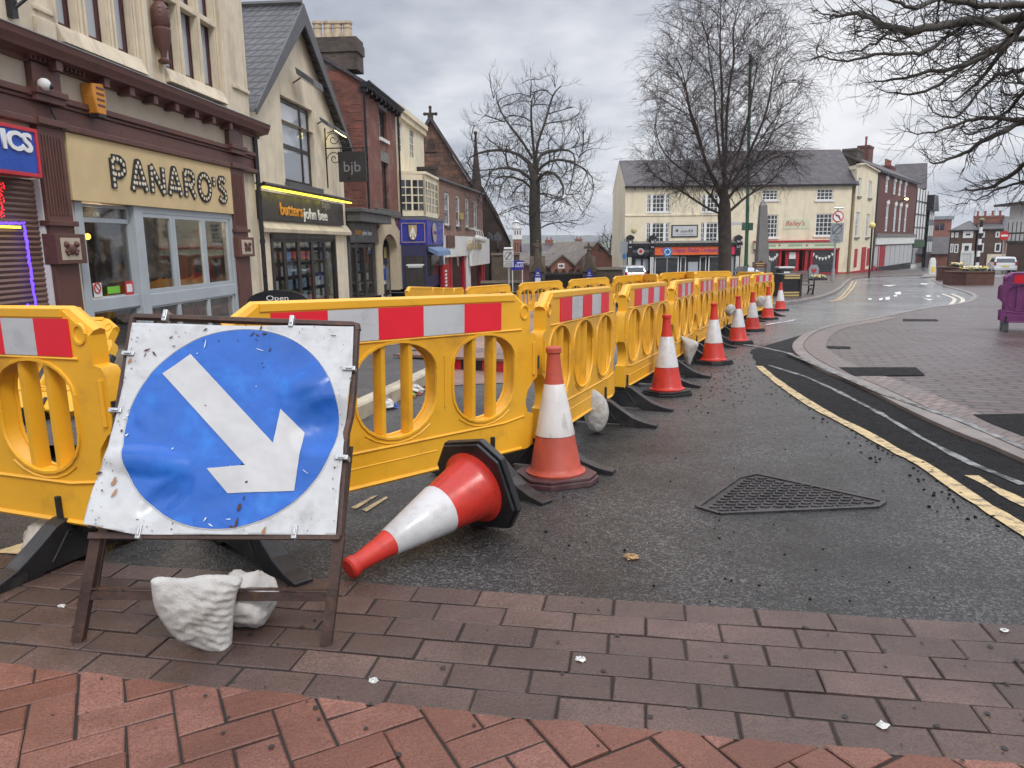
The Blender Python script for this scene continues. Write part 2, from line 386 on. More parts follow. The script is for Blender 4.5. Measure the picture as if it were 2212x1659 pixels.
K['purple'] = mat('purple_plastic', (.19, .045, .16, 1), .4, .25, 2, .12, 25, dirt=(.1, .03, .08, 1))
K['red'] = mat('red_reflective', (.72, .012, .03, 1), .35, .08, 4, .1, 300, rvar=.05)
K['white'] = mat('white_reflective', (.5, .51, .52, 1), .3, .06, 5, .1, 300, dirt=(.36, .36, .36, 1), dsc=6, rvar=.05)
K['black'] = mat('black_rubber', (.018, .018, .02, 1), .38, .3, 5, .2, 60, dirt=(.06, .055, .05, 1), dsc=6)
K['maroon'] = mat('maroon_rubber', (.075, .032, .036, 1), .45, .3, 5, .2, 60, dirt=(.1, .075, .07, 1))
K['conered'] = mat('cone_red', (.55, .032, .02, 1), .36, .18, 6, .12, 24, dirt=(.2, .025, .018, 1), dsc=8, dth=(.54, .82))
K['coneold'] = mat('faded_cone_red', (.45, .075, .045, 1), .5, .2, 6, .1, 40, dirt=(.22, .06, .045, 1), dsc=8)
K['sleeve'] = mat('cone_sleeve', (.58, .575, .58, 1), .3, .12, 6, .12, 24, dirt=(.34, .31, .29, 1), dsc=9, dth=(.5, .8))
K['sleeveold'] = mat('dirty_cone_sleeve', (.6, .57, .55, 1), .45, .15, 6, .1, 60, dirt=(.22, .19, .17, 1), dsc=9, dth=(.5, .72), streak=1)
K['bag'] = weave('sandbag_weave', (.54, .52, .49, 1), (.2, .15, .1, 1))
K['bagold'] = mat('old_sandbag', (.5, .45, .38, 1), .8, .25, 6, .3, 120, dirt=(.16, .1, .07, 1), dsc=6, dth=(.5, .68))
K['plate'] = mat('sign_white', (.5, .51, .515, 1), .33, .16, 7, .08, 12, dirt=(.3, .3, .3, 1), dsc=7, dth=(.5, .72))
K['blue'] = mat('sign_blue', (.008, .10, .43, 1), .27, .16, 6, .06, 10, dirt=(.02, .2, .6, 1), dsc=6, dth=(.55, .8))
K['arrow'] = mat('sign_arrow_white', (.46, .46, .46, 1), .4, .1, 5, .05, 200, dirt=(.3, .28, .27, 1), dsc=12, dth=(.66, .8))
K['rust'] = mat('rusty_frame', (.06, .035, .028, 1), .5, .4, 9, .25, 60, dirt=(.14, .06, .03, 1), dsc=12, metal=.3)
K['steel'] = mat('galvanised_steel', (.45, .46, .47, 1), .4, .15, 8, .1, 80, metal=.7)
K['iron'] = mat('cast_iron', (.05, .045, .045, 1), .3, .3, 8, .3, 90, dirt=(.09, .06, .045, 1), metal=.4, world=True)
K['leaf'] = mat('fallen_leaf', (.35, .22, .1, 1), .6, .3, 30, .2, 60)
K['litter'] = mat('white_litter', (.55, .54, .52, 1), .5, .2, 30, .2, 60)
K['litterblue'] = mat('blue_litter', (.08, .13, .4, 1), .4, .3, 30, .2, 60)
K['littergreen'] = mat('green_litter', (.15, .35, .05, 1), .4, .3, 30, .2, 60)
K['litterred'] = mat('brown_litter', (.2, .05, .03, 1), .6, .5, 30, .2, 60)
K['cream'] = mat('cream_render', (.70, .61, .46, 1), .8, .10, 2.5, .5, 26, dirt=(.40, .32, .23, 1), dsc=1.6, dth=(.5, .82), streak=1)
K['cream2'] = mat('pale_cream_render', (.76, .68, .5, 1), .8, .07, 1.5, .25, 14, dirt=(.46, .39, .29, 1), dsc=1.1, dth=(.5, .85), streak=1)
K['ivory'] = mat('ivory_stone', (.66, .57, .43, 1), .75, .1, 3, .3, 30, dirt=(.33, .26, .19, 1), dsc=2.2, dth=(.5, .8), streak=1)
K['brown'] = mat('brown_joinery', (.115, .048, .038, 1), .5, .2, 4, .15, 40, dirt=(.06, .028, .022, 1))
K['frieze'] = mat('beige_frieze', (.48, .41, .32, 1), .7, .08, 3, .15, 60)
K['signboard'] = mat('tan_signboard', (.62, .47, .25, 1), .65, .07, 3, .25, 220)
K['charcoal'] = mat('charcoal_board', (.035, .031, .03, 1), .4, .2, 3, .05, 60)
K['greyboard'] = mat('dark_grey_board', (.09, .09, .088, 1), .5, .15, 3, .05, 60)
K['letterblk'] = mat('black_letter', (.025, .027, .03, 1), .4, .1, 3, 0)
K['bulb'] = mat('cream_bulb', (.75, .66, .48, 1), .4, .05, 3, 0)
K['orange'] = mat('orange_letter', (.75, .32, .02, 1), .4, .1, 3, 0)
K['wletter'] = mat('white_letter', (.8, .8, .8, 1), .4, .05, 3, 0)
K['gletter'] = mat('grey_letter', (.22, .22, .22, 1), .4, .05, 3, 0)
K['gold'] = mat('gold_letter', (.45, .33, .13, 1), .4, .1, 3, 0)
K['purplelet'] = mat('purple_letter', (.2, .02, .22, 1), .5, .1, 3, 0)
K['redlet'] = mat('red_letter', (.5, .03, .03, 1), .5, .1, 3, 0)
K['greyframe'] = mat('pale_grey_joinery', (.4, .44, .47, 1), .45, .06, 3, .05, 30)
K['darkframe'] = mat('dark_brown_joinery', (.028, .022, .02, 1), .4, .3, 3, .1, 30)
K['plum'] = mat('plum_window_frame', (.085, .035, .038, 1), .45, .2, 3, .1, 30)
K['wframe'] = mat('white_joinery', (.78, .78, .76, 1), .5, .05, 3, .05, 30)
K['redframe'] = mat('red_joinery', (.4, .012, .022, 1), .4, .15, 3, .05, 30)
K['royal'] = mat('royal_blue_board', (.018, .022, .3, 1), .35, .1, 3, 0)
K['navy'] = mat('navy_joinery', (.022, .022, .075, 1), .4, .15, 3, .05, 30)
K['blueboard'] = mat('blue_board', (.02, .08, .42, 1), .3, .1, 3, 0)
K['shopred'] = mat('sign_border_red', (.55, .03, .045, 1), .4, .1, 3, 0)
K['orangeboard'] = mat('orange_board', (.75, .13, .02, 1), .5, .1, 3, 0)
K['blackpaint'] = mat('black_paint', (.015, .014, .018, 1), .35, .3, 3, .05, 30)
K['whitepaint'] = mat('white_paint', (.72, .72, .7, 1), .6, .08, 3, .1, 30, dirt=(.5, .48, .44, 1), dsc=1.5)
K['shutter'] = mat('brown_shutter', (.17, .095, .07, 1), .5, .15, 3, .1, 40, dirt=(.09, .05, .04, 1))
K['slate'] = brick('slate_roof', (.06, .058, .068, 1), (.09, .085, .098, 1), (.012, .011, .013, 1), .26, .25, .035, .42, 1.0, .45, slope=1.15)
K['slate2'] = brick('dark_slate_roof', (.055, .048, .054, 1), (.082, .068, .076, 1), (.03, .026, .03, 1), .32, .3, .012, .55, .6, .5, slope=1.4)
K['tile'] = brick('lichened_tile_roof', (.16, .13, .11, 1), (.2, .17, .145, 1), (.08, .065, .06, 1), .3, .25, .012, .7, .6, .4, slope=1.4)
K['redbrick'] = brick('red_brick', (.25, .07, .043, 1), (.14, .042, .03, 1), (.12, .085, .07, 1), .23, .08, .011, .8, .6, .5, dirt=(.06, .03, .025, 1))
K['frontbrick'] = brick('smooth_red_brick', (.24, .085, .058, 1), (.18, .06, .045, 1), (.17, .1, .08, 1), .23, .08, .008, .8, .4, .3, dirt=(.32, .22, .18, 1))
K['lowbrick'] = brick('pale_red_brick', (.3, .14, .1, 1), (.2, .095, .075, 1), (.3, .24, .2, 1), .24, .085, .012, .8, .5, .3)
K['darkbrick'] = brick('dark_painted_brick', (.03, .027, .03, 1), (.05, .042, .045, 1), (.02, .02, .02, 1), .23, .08, .01, .7, .5, .3)
K['housebrick'] = brick('house_brick', (.3, .115, .08, 1), (.24, .09, .065, 1), (.3, .17, .13, 1), .3, .1, .012, .85, .3, .25)
K['brownbrick'] = brick('brown_brick', (.13, .075, .055, 1), (.1, .055, .042, 1), (.14, .1, .08, 1), .25, .09, .012, .85, .3, .3)
K['maroonbrick'] = brick('maroon_brick', (.17, .055, .045, 1), (.12, .038, .033, 1), (.13, .075, .06, 1), .25, .09, .01, .8, .4, .35)
K['planterbrick'] = brick('planter_brick', (.14, .05, .035, 1), (.095, .035, .028, 1), (.09, .06, .05, 1), .23, .085, .01, .75, .4, .35)
K['chimbrick'] = brick('sooty_brick', (.12, .09, .07, 1), (.07, .055, .048, 1), (.09, .075, .065, 1), .23, .085, .012, .9, .6, .5)
K['sandstone'] = brick('red_sandstone', (.2, .105, .07, 1), (.105, .06, .045, 1), (.06, .04, .032, 1), .7, .32, .02, .9, .6, .5, dirt=(.045, .035, .03, 1))
K['darkstone'] = brick('sooty_sandstone', (.085, .055, .042, 1), (.05, .035, .03, 1), (.03, .024, .022, 1), .6, .3, .02, .9, .6, .5, dirt=(.03, .03, .022, 1))
K['quoin'] = mat('pale_sandstone', (.5, .41, .28, 1), .8, .15, 2, .3, 30, dirt=(.2, .15, .1, 1), dsc=2)
K['pot'] = mat('clay_pot', (.5, .4, .28, 1), .8, .25, 5, .2, 40, dirt=(.1, .075, .06, 1), dsc=3)
K['redpot'] = mat('red_clay_pot', (.26, .09, .06, 1), .8, .25, 5, .2, 40)
K['lead'] = mat('lead_flashing', (.11, .11, .12, 1), .5, .2, 4, .2, 20)
K['barge'] = mat('grey_bargeboard', (.085, .085, .09, 1), .55, .2, 3, .2, 20)
K['stonegrey'] = mat('grey_stone', (.2, .19, .18, 1), .8, .2, 2, .3, 20, dirt=(.09, .085, .08, 1))
K['glass'] = glass('window_glass')
K['skyglass'] = glass('sky_tinted_glass', (.42, .46, .5, 1))  # sky reflection put into the base colour as a pale tint
K['shopglass'] = glass('shop_glass', clear=.93)
K['interior'] = mat('dim_interior', (.05, .042, .038, 1), .8, .4, 1.5, 0)
K['interiorwarm'] = mat('shop_interior', (.16, .14, .125, 1), .8, .5, 2.5, 0, dirt=(.02, .018, .016, 1), dsc=2, dth=(.45, .55))
K['chair'] = mat('orange_chair', (.55, .25, .05, 1), .4, .15, 3, 0)
K['bark'] = mat('grey_bark', (.06, .052, .042, 1), .9, .35, 6, .6, 30, dirt=(.05, .055, .03, 1), bdist=.03)
K['twig'] = mat('dark_twig', (.042, .034, .03, 1), .9, .3, 2, 0)
K['birchbark'] = mat('brown_birch_bark', (.06, .045, .038, 1), .85, .4, 5, .5, 24, dirt=(.12, .105, .08, 1), bdist=.03)
K['birchtwig'] = mat('birch_twig', (.05, .034, .032, 1), .9, .3, 2, 0)
K['greenpole'] = mat('green_pole', (.035, .1, .065, 1), .45, .2, 2, .05, 30)
K['greypole'] = mat('grey_pole', (.36, .37, .38, 1), .45, .12, 4, .05, 30, metal=.3)
K['signgrey'] = mat('grey_sign_face', (.5, .51, .52, 1), .45, .06, 3, 0)
K['signback'] = mat('sign_back', (.26, .29, .31, 1), .5, .08, 3, 0)
K['grass'] = mat('grass_green', (.07, .1, .03, 1), .9, .4, 6, .5, 40, world=True)
K['soil'] = mat('soil', (.05, .035, .025, 1), .95, .3, 8, .5, 30)
K['petaly'] = mat('yellow_petal', (.75, .55, .08, 1), .6, .15, 9, 0)
K['petalw'] = mat('white_petal', (.8, .78, .68, 1), .6, .1, 9, 0)
K['foliage'] = mat('planter_leaf', (.06, .1, .03, 1), .7, .3, 9, 0)
K['hill'] = mat('wooded_hill', (.05, .06, .05, 1), .95, .4, .012, 0, world=True)
K['field'] = mat('green_field', (.1, .13, .06, 1), .95, .3, .02, 0, world=True)
K['obelisk'] = mat('grey_granite', (.17, .16, .155, 1), .6, .15, 2, .2, 20)
K['oldstone'] = mat('weathered_gate_stone', (.1, .075, .055, 1), .9, .35, 3, .5, 14, dirt=(.045, .045, .03, 1))
K['carpaint'] = mat('silver_paint', (.42, .44, .46, 1), .25, .04, 2, 0, metal=.6, coat=.6)
K['carwhite'] = mat('white_van_paint', (.62, .63, .65, 1), .3, .04, 2, 0, coat=.5)
K['tyre'] = mat('tyre_rubber', (.02, .02, .02, 1), .8, .2, 5, .1, 40)
K['taillight'] = mat('red_tail_lamp', (.4, .01, .01, 1), .2, .05, 3, 0)
K['bench'] = mat('grey_bench_wood', (.14, .13, .12, 1), .6, .25, 6, .2, 40)
K['goldband'] = mat('gold_band', (.5, .38, .16, 1), .4, .1, 3, 0)
K['plywood'] = mat('wet_board', (.2, .11, .085, 1), .35, .25, 3, .2, 30, dirt=(.1, .06, .05, 1))
K['awning'] = mat('faded_blue_awning', (.13, .2, .34, 1), .7, .2, 4, .1, 40)
K['gatewood'] = mat('iron_gate', (.03, .026, .024, 1), .7, .3, 4, .1, 30)
K['shield'] = mat('gold_shield', (.42, .32, .12, 1), .4, .1, 3, 0)
K['roundel'] = mat('grey_gold_roundel', (.36, .32, .26, 1), .4, .1, 3, 0)
K['steelblue'] = mat('round_sign_blue', (.02, .16, .42, 1), .35, .08, 3, 0)
K['lampy'] = emit('lit_tube', (1, .85, .06, 1), 2.6)
K['lampw'] = emit('lit_floodlight', (1, .93, .45, 1), 4)
K['lampo'] = emit('lit_orange_bulb', (1, .42, .06, 1), 6)
K['ledblue'] = emit('blue_led', (.12, .05, 1, 1), 2.2)
K['ledred'] = emit('red_led', (1, .02, .03, 1), 2)
K['beacon'] = mat('amber_globe', (.75, .6, .22, 1), .3, .05, 3, 0)
# ---------------------------------------------------------------- ground
def G(u, v): p = gnd(u, v); return (p.x, p.y)
def GP(l): return [G(u, v) for u, v in l]
def smooth_line(pts, n=6):
    out = []
    P = [Vector((*p, 0)) if len(p) == 2 else Vector(p) for p in pts]
    for i in range(len(P)-1):
        a, b, c, d = P[max(i-1,0)], P[i], P[i+1], P[min(i+2,len(P)-1)]
        for k in range(n):
            t = k/n
            q = .5*((2*b)+(c-a)*t+(2*a-5*b+4*c-d)*t*t+(3*b-a-3*c+d)*t**3)
            out.append((q.x, q.y))
    out.append((P[-1].x, P[-1].y)); return out
def sheet(name, poly, off, m, cell=.5, parent=None, big=None):
    b = MB(); X = [p[0] for p in poly]; Y = [p[1] for p in poly]
    x = math.floor(min(X)/cell)*cell
    while x < max(X):
        col = clip_rect(poly, x, x+cell, -1e5, 1e5)
        if col:
            y = math.floor(min(p[1] for p in col)/cell)*cell; ym = max(p[1] for p in col)
            while y < ym:
                c = clip_rect(col, x, x+cell, y, y+cell)
                if len(c) >= 3: b.poly([(p[0], p[1], g(p[0], p[1])+off) for p in c])
                y += cell
        x += cell
    return b.build(name, m, parent)
def ribbon(b, line, w, off, mi=0, jit=0, off2=None):
    L = [Vector((p[0], p[1])) for p in line]; prev = None
    for i, p in enumerate(L):
        t = (L[min(i+1, len(L)-1)] - L[max(i-1, 0)]).normalized(); n = Vector((-t.y, t.x))
        ww = w*(1+random.uniform(-jit, jit))
        l, r = p + n*ww/2, p - n*ww/2
        cur = (b.V((l.x, l.y, g(l.x, l.y)+off)), b.V((r.x, r.y, g(r.x, r.y)+off)))
        if prev: b.face((prev[0], prev[1], cur[1], cur[0]), mi)
        prev = cur
def resample(line, s):
    out = [Vector(line[0])]
    for a, b in zip(line, line[1:]):
        a = Vector(a); b = Vector(b); n = max(1, int((b-a).length/s))
        for k in range(1, n+1): out.append(a+(b-a)*k/n)
    return out
def kerb_run(b, line, w, h, side, mi=0, seg=.9):
    """kerb stones along a line: outer face on the line, body to `side` (+1 left, -1 right)"""
    L = resample(line, .25); acc = 0; gap = .006
    outer, inner = [], []
    for i, p in enumerate(L):
        t = (L[min(i+1, len(L)-1)] - L[max(i-1, 0)]).normalized(); n = Vector((-t.y, t.x))*side
        outer.append(p); inner.append(p+n*w)
    for i in range(len(L)-1):
        b.tint = .2+.6*random.random() if i % 4 == 0 else b.tint
        z = [g(*q)+.001 for q in (outer[i], outer[i+1], inner[i+1], inner[i])]
        o0, o1, i1, i0 = outer[i], outer[i+1], inner[i+1], inner[i]
        e0 = o0+(i0-o0)*.12; e1 = o1+(i1-o1)*.12
        b.poly(((o0.x,o0.y,z[0]-.02),(o1.x,o1.y,z[1]-.02),(o1.x,o1.y,z[1]+h*.85),(o0.x,o0.y,z[0]+h*.85)), mi)
        b.poly(((o0.x,o0.y,z[0]+h*.85),(o1.x,o1.y,z[1]+h*.85),(e1.x,e1.y,z[1]+h),(e0.x,e0.y,z[0]+h)), mi)
        b.poly(((e0.x,e0.y,z[0]+h),(e1.x,e1.y,z[1]+h),(i1.x,i1.y,z[2]+h),(i0.x,i0.y,z[3]+h)), mi)
        b.poly(((i0.x,i0.y,z[3]+h),(i1.x,i1.y,z[2]+h),(i1.x,i1.y,z[2]-.02),(i0.x,i0.y,z[3]-.02)), mi)

def axis(lo, hi, s, far):
    a = [lo+s*k for k in range(int((hi-lo)/s)+1)]
    st = s; x = hi
    while x < far: st *= 1.5; x += st; a.append(x)
    st = s; x = lo
    while x > -far: st *= 1.5; x -= st; a.insert(0, x)
    return a
b = MB(); xs = axis(-12, 22, .5, 4000); ys = axis(-4, 60, .5, 4000)
idx = [[b.V((x, y, g(x, y))) for x in xs] for y in ys]
for j in range(len(ys)-1):
    for i in range(len(xs)-1): b.face((idx[j][i], idx[j][i+1], idx[j+1][i+1], idx[j+1][i]))
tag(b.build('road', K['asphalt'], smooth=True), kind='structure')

# --- foreground pavers: brown stretcher band and red herringbone, every block a bevelled solid
def top_edge(x): return 2.50 - .175*x + .006*x*x
BW, BL, GAP = .118, .236, .007
NR = 6
def low_edge(x): return top_edge(x) - NR*BW
def paver(b, poly, z, drop=.009, ins=.004):
    if len(poly) < 3: return
    cx = sum(p[0] for p in poly)/len(poly); cy = sum(p[1] for p in poly)/len(poly)
    b.tint = .02+.96*random.random()
    tx, ty, dz = random.uniform(-.016, .016), random.uniform(-.016, .016), random.uniform(-.0022, .0018)
    poly = [(p[0]+random.uniform(-.0022, .0022), p[1]+random.uniform(-.0022, .0022)) for p in poly]
    hgt = lambda x, y: z + dz + tx*(x-cx) + ty*(y-cy)
    n = len(poly)
    def inset(d):
        out = []
        for i in range(n):
            p0, p1, p2 = Vector(poly[i-1]), Vector(poly[i]), Vector(poly[(i+1) % n])
            e1, e2 = (p1-p0), (p2-p1)
            if e1.length < 1e-6 or e2.length < 1e-6: out.append(tuple(p1)); continue
            e1.normalize(); e2.normalize()
            n1, n2 = Vector((-e1.y, e1.x)), Vector((-e2.y, e2.x)); m = n1+n2
            if m.length < .3: out.append(tuple(p1)); continue
            m.normalize(); out.append(tuple(p1+m*d/max(.5, m.dot(n1))))
        return out
    q = inset(ins)
    lo = [b.V((p[0], p[1], z-drop)) for p in poly]; md = [b.V((p[0], p[1], hgt(*p)-.003)) for p in poly]; tp = [b.V((p[0], p[1], hgt(*p))) for p in q]
    for i in range(n):
        k = (i+1) % n
        b.face((lo[i], lo[k], md[k], md[i])); b.face((md[i], md[k], tp[k], tp[i]))
    b.face(tp)
b = MB()
for r in range(NR):
    s = -4.6 + (r % 2)*BL/2 + random.uniform(-.01, .01)
    while s < 4.6:
        L_ = BL*random.uniform(.985, 1.012)
        x0, x1 = s+GAP/2, s+L_-GAP/2
        y0 = lambda x: top_edge(x)-(r+1)*BW+GAP/2
        y1 = lambda x: top_edge(x)-r*BW-GAP/2
        sl = .175*BW*r      # keeps the cross joints square to the band
        q = lambda x, y: (x - .17*(2.5-.175*x-y)*1.0, y)
        paver(b, [q(x0, y0(x0)), q(x1, y0(x1)), q(x1, y1(x1)), q(x0, y1(x0))], .010)
        s += L_
tag(b.build('paving_band', K['band']), kind='structure')
b = MB(); A = RAD(28); ca, sa = math.cos(A), math.sin(A)
for i in range(-34, 36):
    for j in range(-34, 36):
        c = (i-j) % 4
        if c == 0: r = (i, j, i+2, j+1)
        elif c == 3: r = (i, j, i+1, j+2)
        else: continue
        w = BW
        rr = [(r[0]*w+GAP/2, r[1]*w+GAP/2), (r[2]*w-GAP/2, r[1]*w+GAP/2), (r[2]*w-GAP/2, r[3]*w-GAP/2), (r[0]*w+GAP/2, r[3]*w-GAP/2)]
        P = [(x*ca-y*sa+.04, x*sa+y*ca+1.0) for x, y in rr]
        cx = sum(p[0] for p in P)/4; cy = sum(p[1] for p in P)/4
        if not (-4.4 < cx < 4.0 and -.2 < cy < 3): continue
        le = low_edge(cx)-.006; dl = (low_edge(cx+.1)-low_edge(cx-.1))/.2
        P = clip_half(P, -dl, 1, le - dl*cx)
        ar = abs(sum(P[k][0]*P[(k+1)%len(P)][1]-P[(k+1)%len(P)][0]*P[k][1] for k in range(len(P))))/2 if len(P) > 2 else 0
        if ar > .0006: paver(b, P, .010)
tag(b.build('herringbone_paving', K['herring']), kind='structure')
sheet_xy = [(-4.6, -.3)] + [(4.6, -.3)] + [(4.6-k*.2, top_edge(4.6-k*.2)) for k in range(47)]
tag(sheet('joint_bed', sheet_xy, .004, K['joint'], .4), kind='structure')

# --- right hand island
KO = [(2420,1090),(2300,1040),(2212,1003),(2134,968),(2059,938),(1971,897),(1884,852),(1829,826),(1779,806),(1741,785),(1717,765),(1711,751),(1719,738),(1741,722),(1784,707),(1849,696),(1909,684),(1984,669),(2059,659),(2085,653),(2098,646),(2100,639),(2085,632),(2069,627),(2050,622),(2025,612),(2009,605)]
ko = smooth_line(GP(KO), 4)
far = [G(2009,603), G(2030,600), G(2212,598), G(2450,604)]
isl = ko + [far[1], far[2], (ko[0][0]+30, far[3][1]), (ko[0][0]+30, ko[0][1]-2), (ko[0][0]+2, ko[0][1]-1)]
tag(sheet('traffic_island', isl, .028, K['island'], .5), kind='structure')
b = MB(); kerb_run(b, ko, .15, .036, -1); tag(b.build('island_kerb', K['kerb']), kind='structure')
# inner sett course of the island
b = MB(); inner = []
for i, p in enumerate(ko):
    t = (Vector(ko[min(i+1,len(ko)-1)])-Vector(ko[max(i-1,0)])).normalized(); n = Vector((t.y, -t.x)); inner.append(Vector(p)+n*.32)
ribbon(b, inner[:64], .30, .033); tag(b.build('island_edge_course', blockpave('edge_setts', (.2,.15,.135,1), (.26,.2,.18,1), (.06,.045,.04,1), w=.1, h=.2, rot=.9)), kind='structure')
# white worn line continuing over the island, dark tarmac patches
b = MB(); ribbon(b, GP([(1700,768),(1800,812),(1900,858),(2080,922),(2230,990)]), .05, .041, jit=.3); tag(b.build('worn_line', K['wfaint']), kind='structure')
for q in ([(1811,800),(1978,800),(1999,818),(1845,819)], [(2100,905),(2230,903),(2240,965),(2140,925)], [(1784,752),(1836,754),(1838,758),(1786,757)], [(1950,692),(2022,693),(2028,697),(1950,697)]):
    tag(sheet('tarmac_patch', GP(q), .0365, K['fresh'], .3), kind='structure')
# --- fresh trench tarmac with ragged edge
LOW = [(1619,756),(1630,778),(1645,800),(1672,822),(1720,858),(1780,893),(1840,925),(1900,955),(1980,995),(2060,1045),(2130,1090),(2212,1140),(2420,1270)]
lo = smooth_line(GP(LOW), 5)
lo = [(x+random.uniform(-.025,.025), y+random.uniform(-.025,.025)) for x, y in lo]
up = [Vector(p) for p in ko[:int(4*14)+1]]
tag(sheet('trench_tarmac', lo + [tuple(p) for p in up], .005, K['fresh'], .25), kind='structure')
b = MB(); ribbon(b, [tuple(p) for p in resample(smooth_line(GP([(1640,792),(1655,806),(1684,829),(1730,861),(1784,894),(1859,932),(1934,975),(1996,1007),(2100,1078),(2212,1148),(2420,1290)]),4), .15)], .085, .009, jit=.16)
tag(b.build('yellow_line', K['yline']), kind='structure')
b = MB(); ribbon(b, [tuple(p) for p in resample(GP([(2098,1030),(2150,1058),(2230,1100)]), .1)], .07, .009, jit=.3); tag(b.build('yellow_line_fragment', K['yline']), kind='structure')
b = MB(); ribbon(b, resample(GP([(1660,790),(1740,815),(1800,842),(1900,894),(1990,948),(2100,1005),(2212,1050)]), .2), .045, .009, jit=.4); tag(b.build('worn_line', K['wfaint']), kind='structure')
b = MB(); ribbon(b, resample(GP([(1600,744),(1650,752),(1712,766)]), .2), .07, .009, jit=.2); tag(b.build('worn_line', K['wfaint']), kind='structure')
# double yellow lines along the island's far side and along the pavement beyond
for o, off in ((0, .009),):
    for sh in (0, 1):
        l = [(1985-4*sh,680-5*sh),(2040+4*sh,668-5*sh),(2068-10*sh,660-6*sh),(2080-18*sh,650-3*sh),(2074-20*sh,643-1*sh),(2055-20*sh,635)]
        b = MB(); ribbon(b, smooth_line(GP(l), 5), .12, off); tag(b.build('double_yellow_line', mat('pale_road_paint', (.55,.5,.4,1), .5, .2, 6, .1, 60, world=True)), kind='structure')
for sh in (0, 8):
    l = [(1788+sh,652),(1814+sh,644),(1834+sh,622),(1842+sh,608)]
    b = MB(); ribbon(b, smooth_line(GP(l), 5), .09, .009, jit=.2); tag(b.build('double_yellow_line', K['yline']), kind='structure')
# white markings in the carriageway
b = MB()
for q in ([(1660,700),(1700,696),(1720,690),(1712,694),(1680,699),(1650,704)], [(1932,632),(1945,630),(1947,636),(1936,637)], [(1898,646),(1906,643),(1908,647),(1900,650)], [(1912,643),(1922,641),(1922,648),(1913,648)], [(1930,638),(1937,637),(1938,641),(1931,641)], [(1875,645),(1883,645),(1883,648),(1876,648)], [(2000,638),(2010,638),(2010,642),(2002,642)],
          [(2022,639),(2031,640),(2027,642)], [(1993,645),(2015,647),(2008,650),(2000,647)], [(1905,616),(1937,616),(1921,619)], [(1990,612),(2008,613),(2000,615),(1988,614)]):
    b.poly([(x, y, g(x, y)+.009) for x, y in GP(q)])
tag(b.build('road_arrow_marks', K['wline']), kind='structure')
for q in ([(758,1098),(812,1070),(818,1071),(768,1102)], [(782,1103),(834,1074),(838,1077),(792,1107)], [(585,1226),(612,1220),(618,1224),(590,1230)], [(-20,1196),(60,1172),(84,1178),(50,1199)]):
    b = MB(); b.poly([(x, y, g(x, y)+.005) for x, y in GP(q)]); tag(b.build('yellow_line_fragment', K['yline']), kind='structure')

# --- far pavement with bin and bench
PV = [(1560,690),(1640,668),(1694,660),(1740,653),(1783,643),(1813,629),(1830,612),(1850,602),(1908,598),(1975,596),(2000,594)]
pv = smooth_line(GP(PV), 4)
tag(sheet('pavement', pv + [G(1990,585), G(1500,590), G(1420,640)], .09, K['island'], .6), kind='structure')
b = MB(); kerb_run(b, pv, .16, .1, 1); tag(b.build('pavement_kerb', K['kerb']), kind='structure')

# --- left: kerb, footway, pink paving inside the works
kl = GP([(640,985),(700,950),(762,916),(815,890),(865,864),(920,834),(960,812)])
fw = kl + [G(975,790), G(985,765), G(960,735), G(900,700), (-3.2, 22), (-7.0, 40), (-12, 40), (-12, 5), (kl[0][0]-1.2, kl[0][1]-.1)]
tag(sheet('footway', fw, .11, K['footway'], .4), kind='structure')
b = MB(); kerb_run(b, kl, .14, .125, 1); tag(b.build('footway_kerb', K['kerb2']), kind='structure')
tag(sheet('pink_paving', GP([(950,836),(1000,832),(1130,826),(1165,770),(1172,700),(1200,655),(1060,668),(1010,715),(985,785)]), .006, K['pinkpave'], .3), kind='structure')
b = MB(); ribbon(b, resample(GP([(756,776),(820,765),(890,754)]), .2), .1, .118, jit=.1); tag(b.build('footway_yellow_line', K['yline']), kind='structure')
tag(sheet('grass_bank', [(-4.6,42.2),(12,42.2),(12,44.5),(-4.6,47)], .12, K['grass'], .8), kind='structure')

# --- manhole cover
mh = GP([(1506,1097),(1555,1111.5),(1893,1097),(1911,1086),(1634,1026),(1594,1035)])
c0 = Vector((sum(p[0] for p in mh)/6, sum(p[1] for p in mh)/6)); zc = g(*c0)
t = thing('manhole_cover', 'triangular cast iron manhole cover with raised chevron treads set in the wet road', 'manhole cover', (c0.x, c0.y, zc))
loc = [(p[0]-c0.x, p[1]-c0.y) for p in mh]
zl = lambda x, y: g(x+c0.x, y+c0.y)-zc
b = MB(); b.poly([(x, y, zl(x, y)+.004) for x, y in loc])
shr = [(x*.93, y*.93) for x, y in loc]
def inside(p, poly):
    r = False
    for i in range(len(poly)):
        (x1, y1), (x2, y2) = poly[i-1], poly[i]
        if (y1 > p[1]) != (y2 > p[1]) and p[0] < (x2-x1)*(p[1]-y1)/(y2-y1)+x1: r = not r
    return r
for j in range(-30, 30):
    for i in range(-30, 30):
        x = i*.062 + (j % 2)*.031; y = j*.046
        if not inside((x, y), [(a*.9, c*.9) for a, c in loc]): continue
        z = zl(x, y)+.004; w = .025
        for s in (-1, 1):
            b.prism([(x, y-.008, z), (x+s*w, y+.004, z), (x+s*w, y+.011, z), (x, y, z)], (0, 0, .006))
b.build('lid', K['iron'], t)
b = MB(); n = len(loc)
for i in range(n):
    (x1, y1), (x2, y2) = loc[i], loc[(i+1) % n]
    b.beam((x1, y1, zl(x1, y1)+.005), (x2, y2, zl(x2, y2)+.005), .022, .012)
b.build('frame', K['iron'], t)

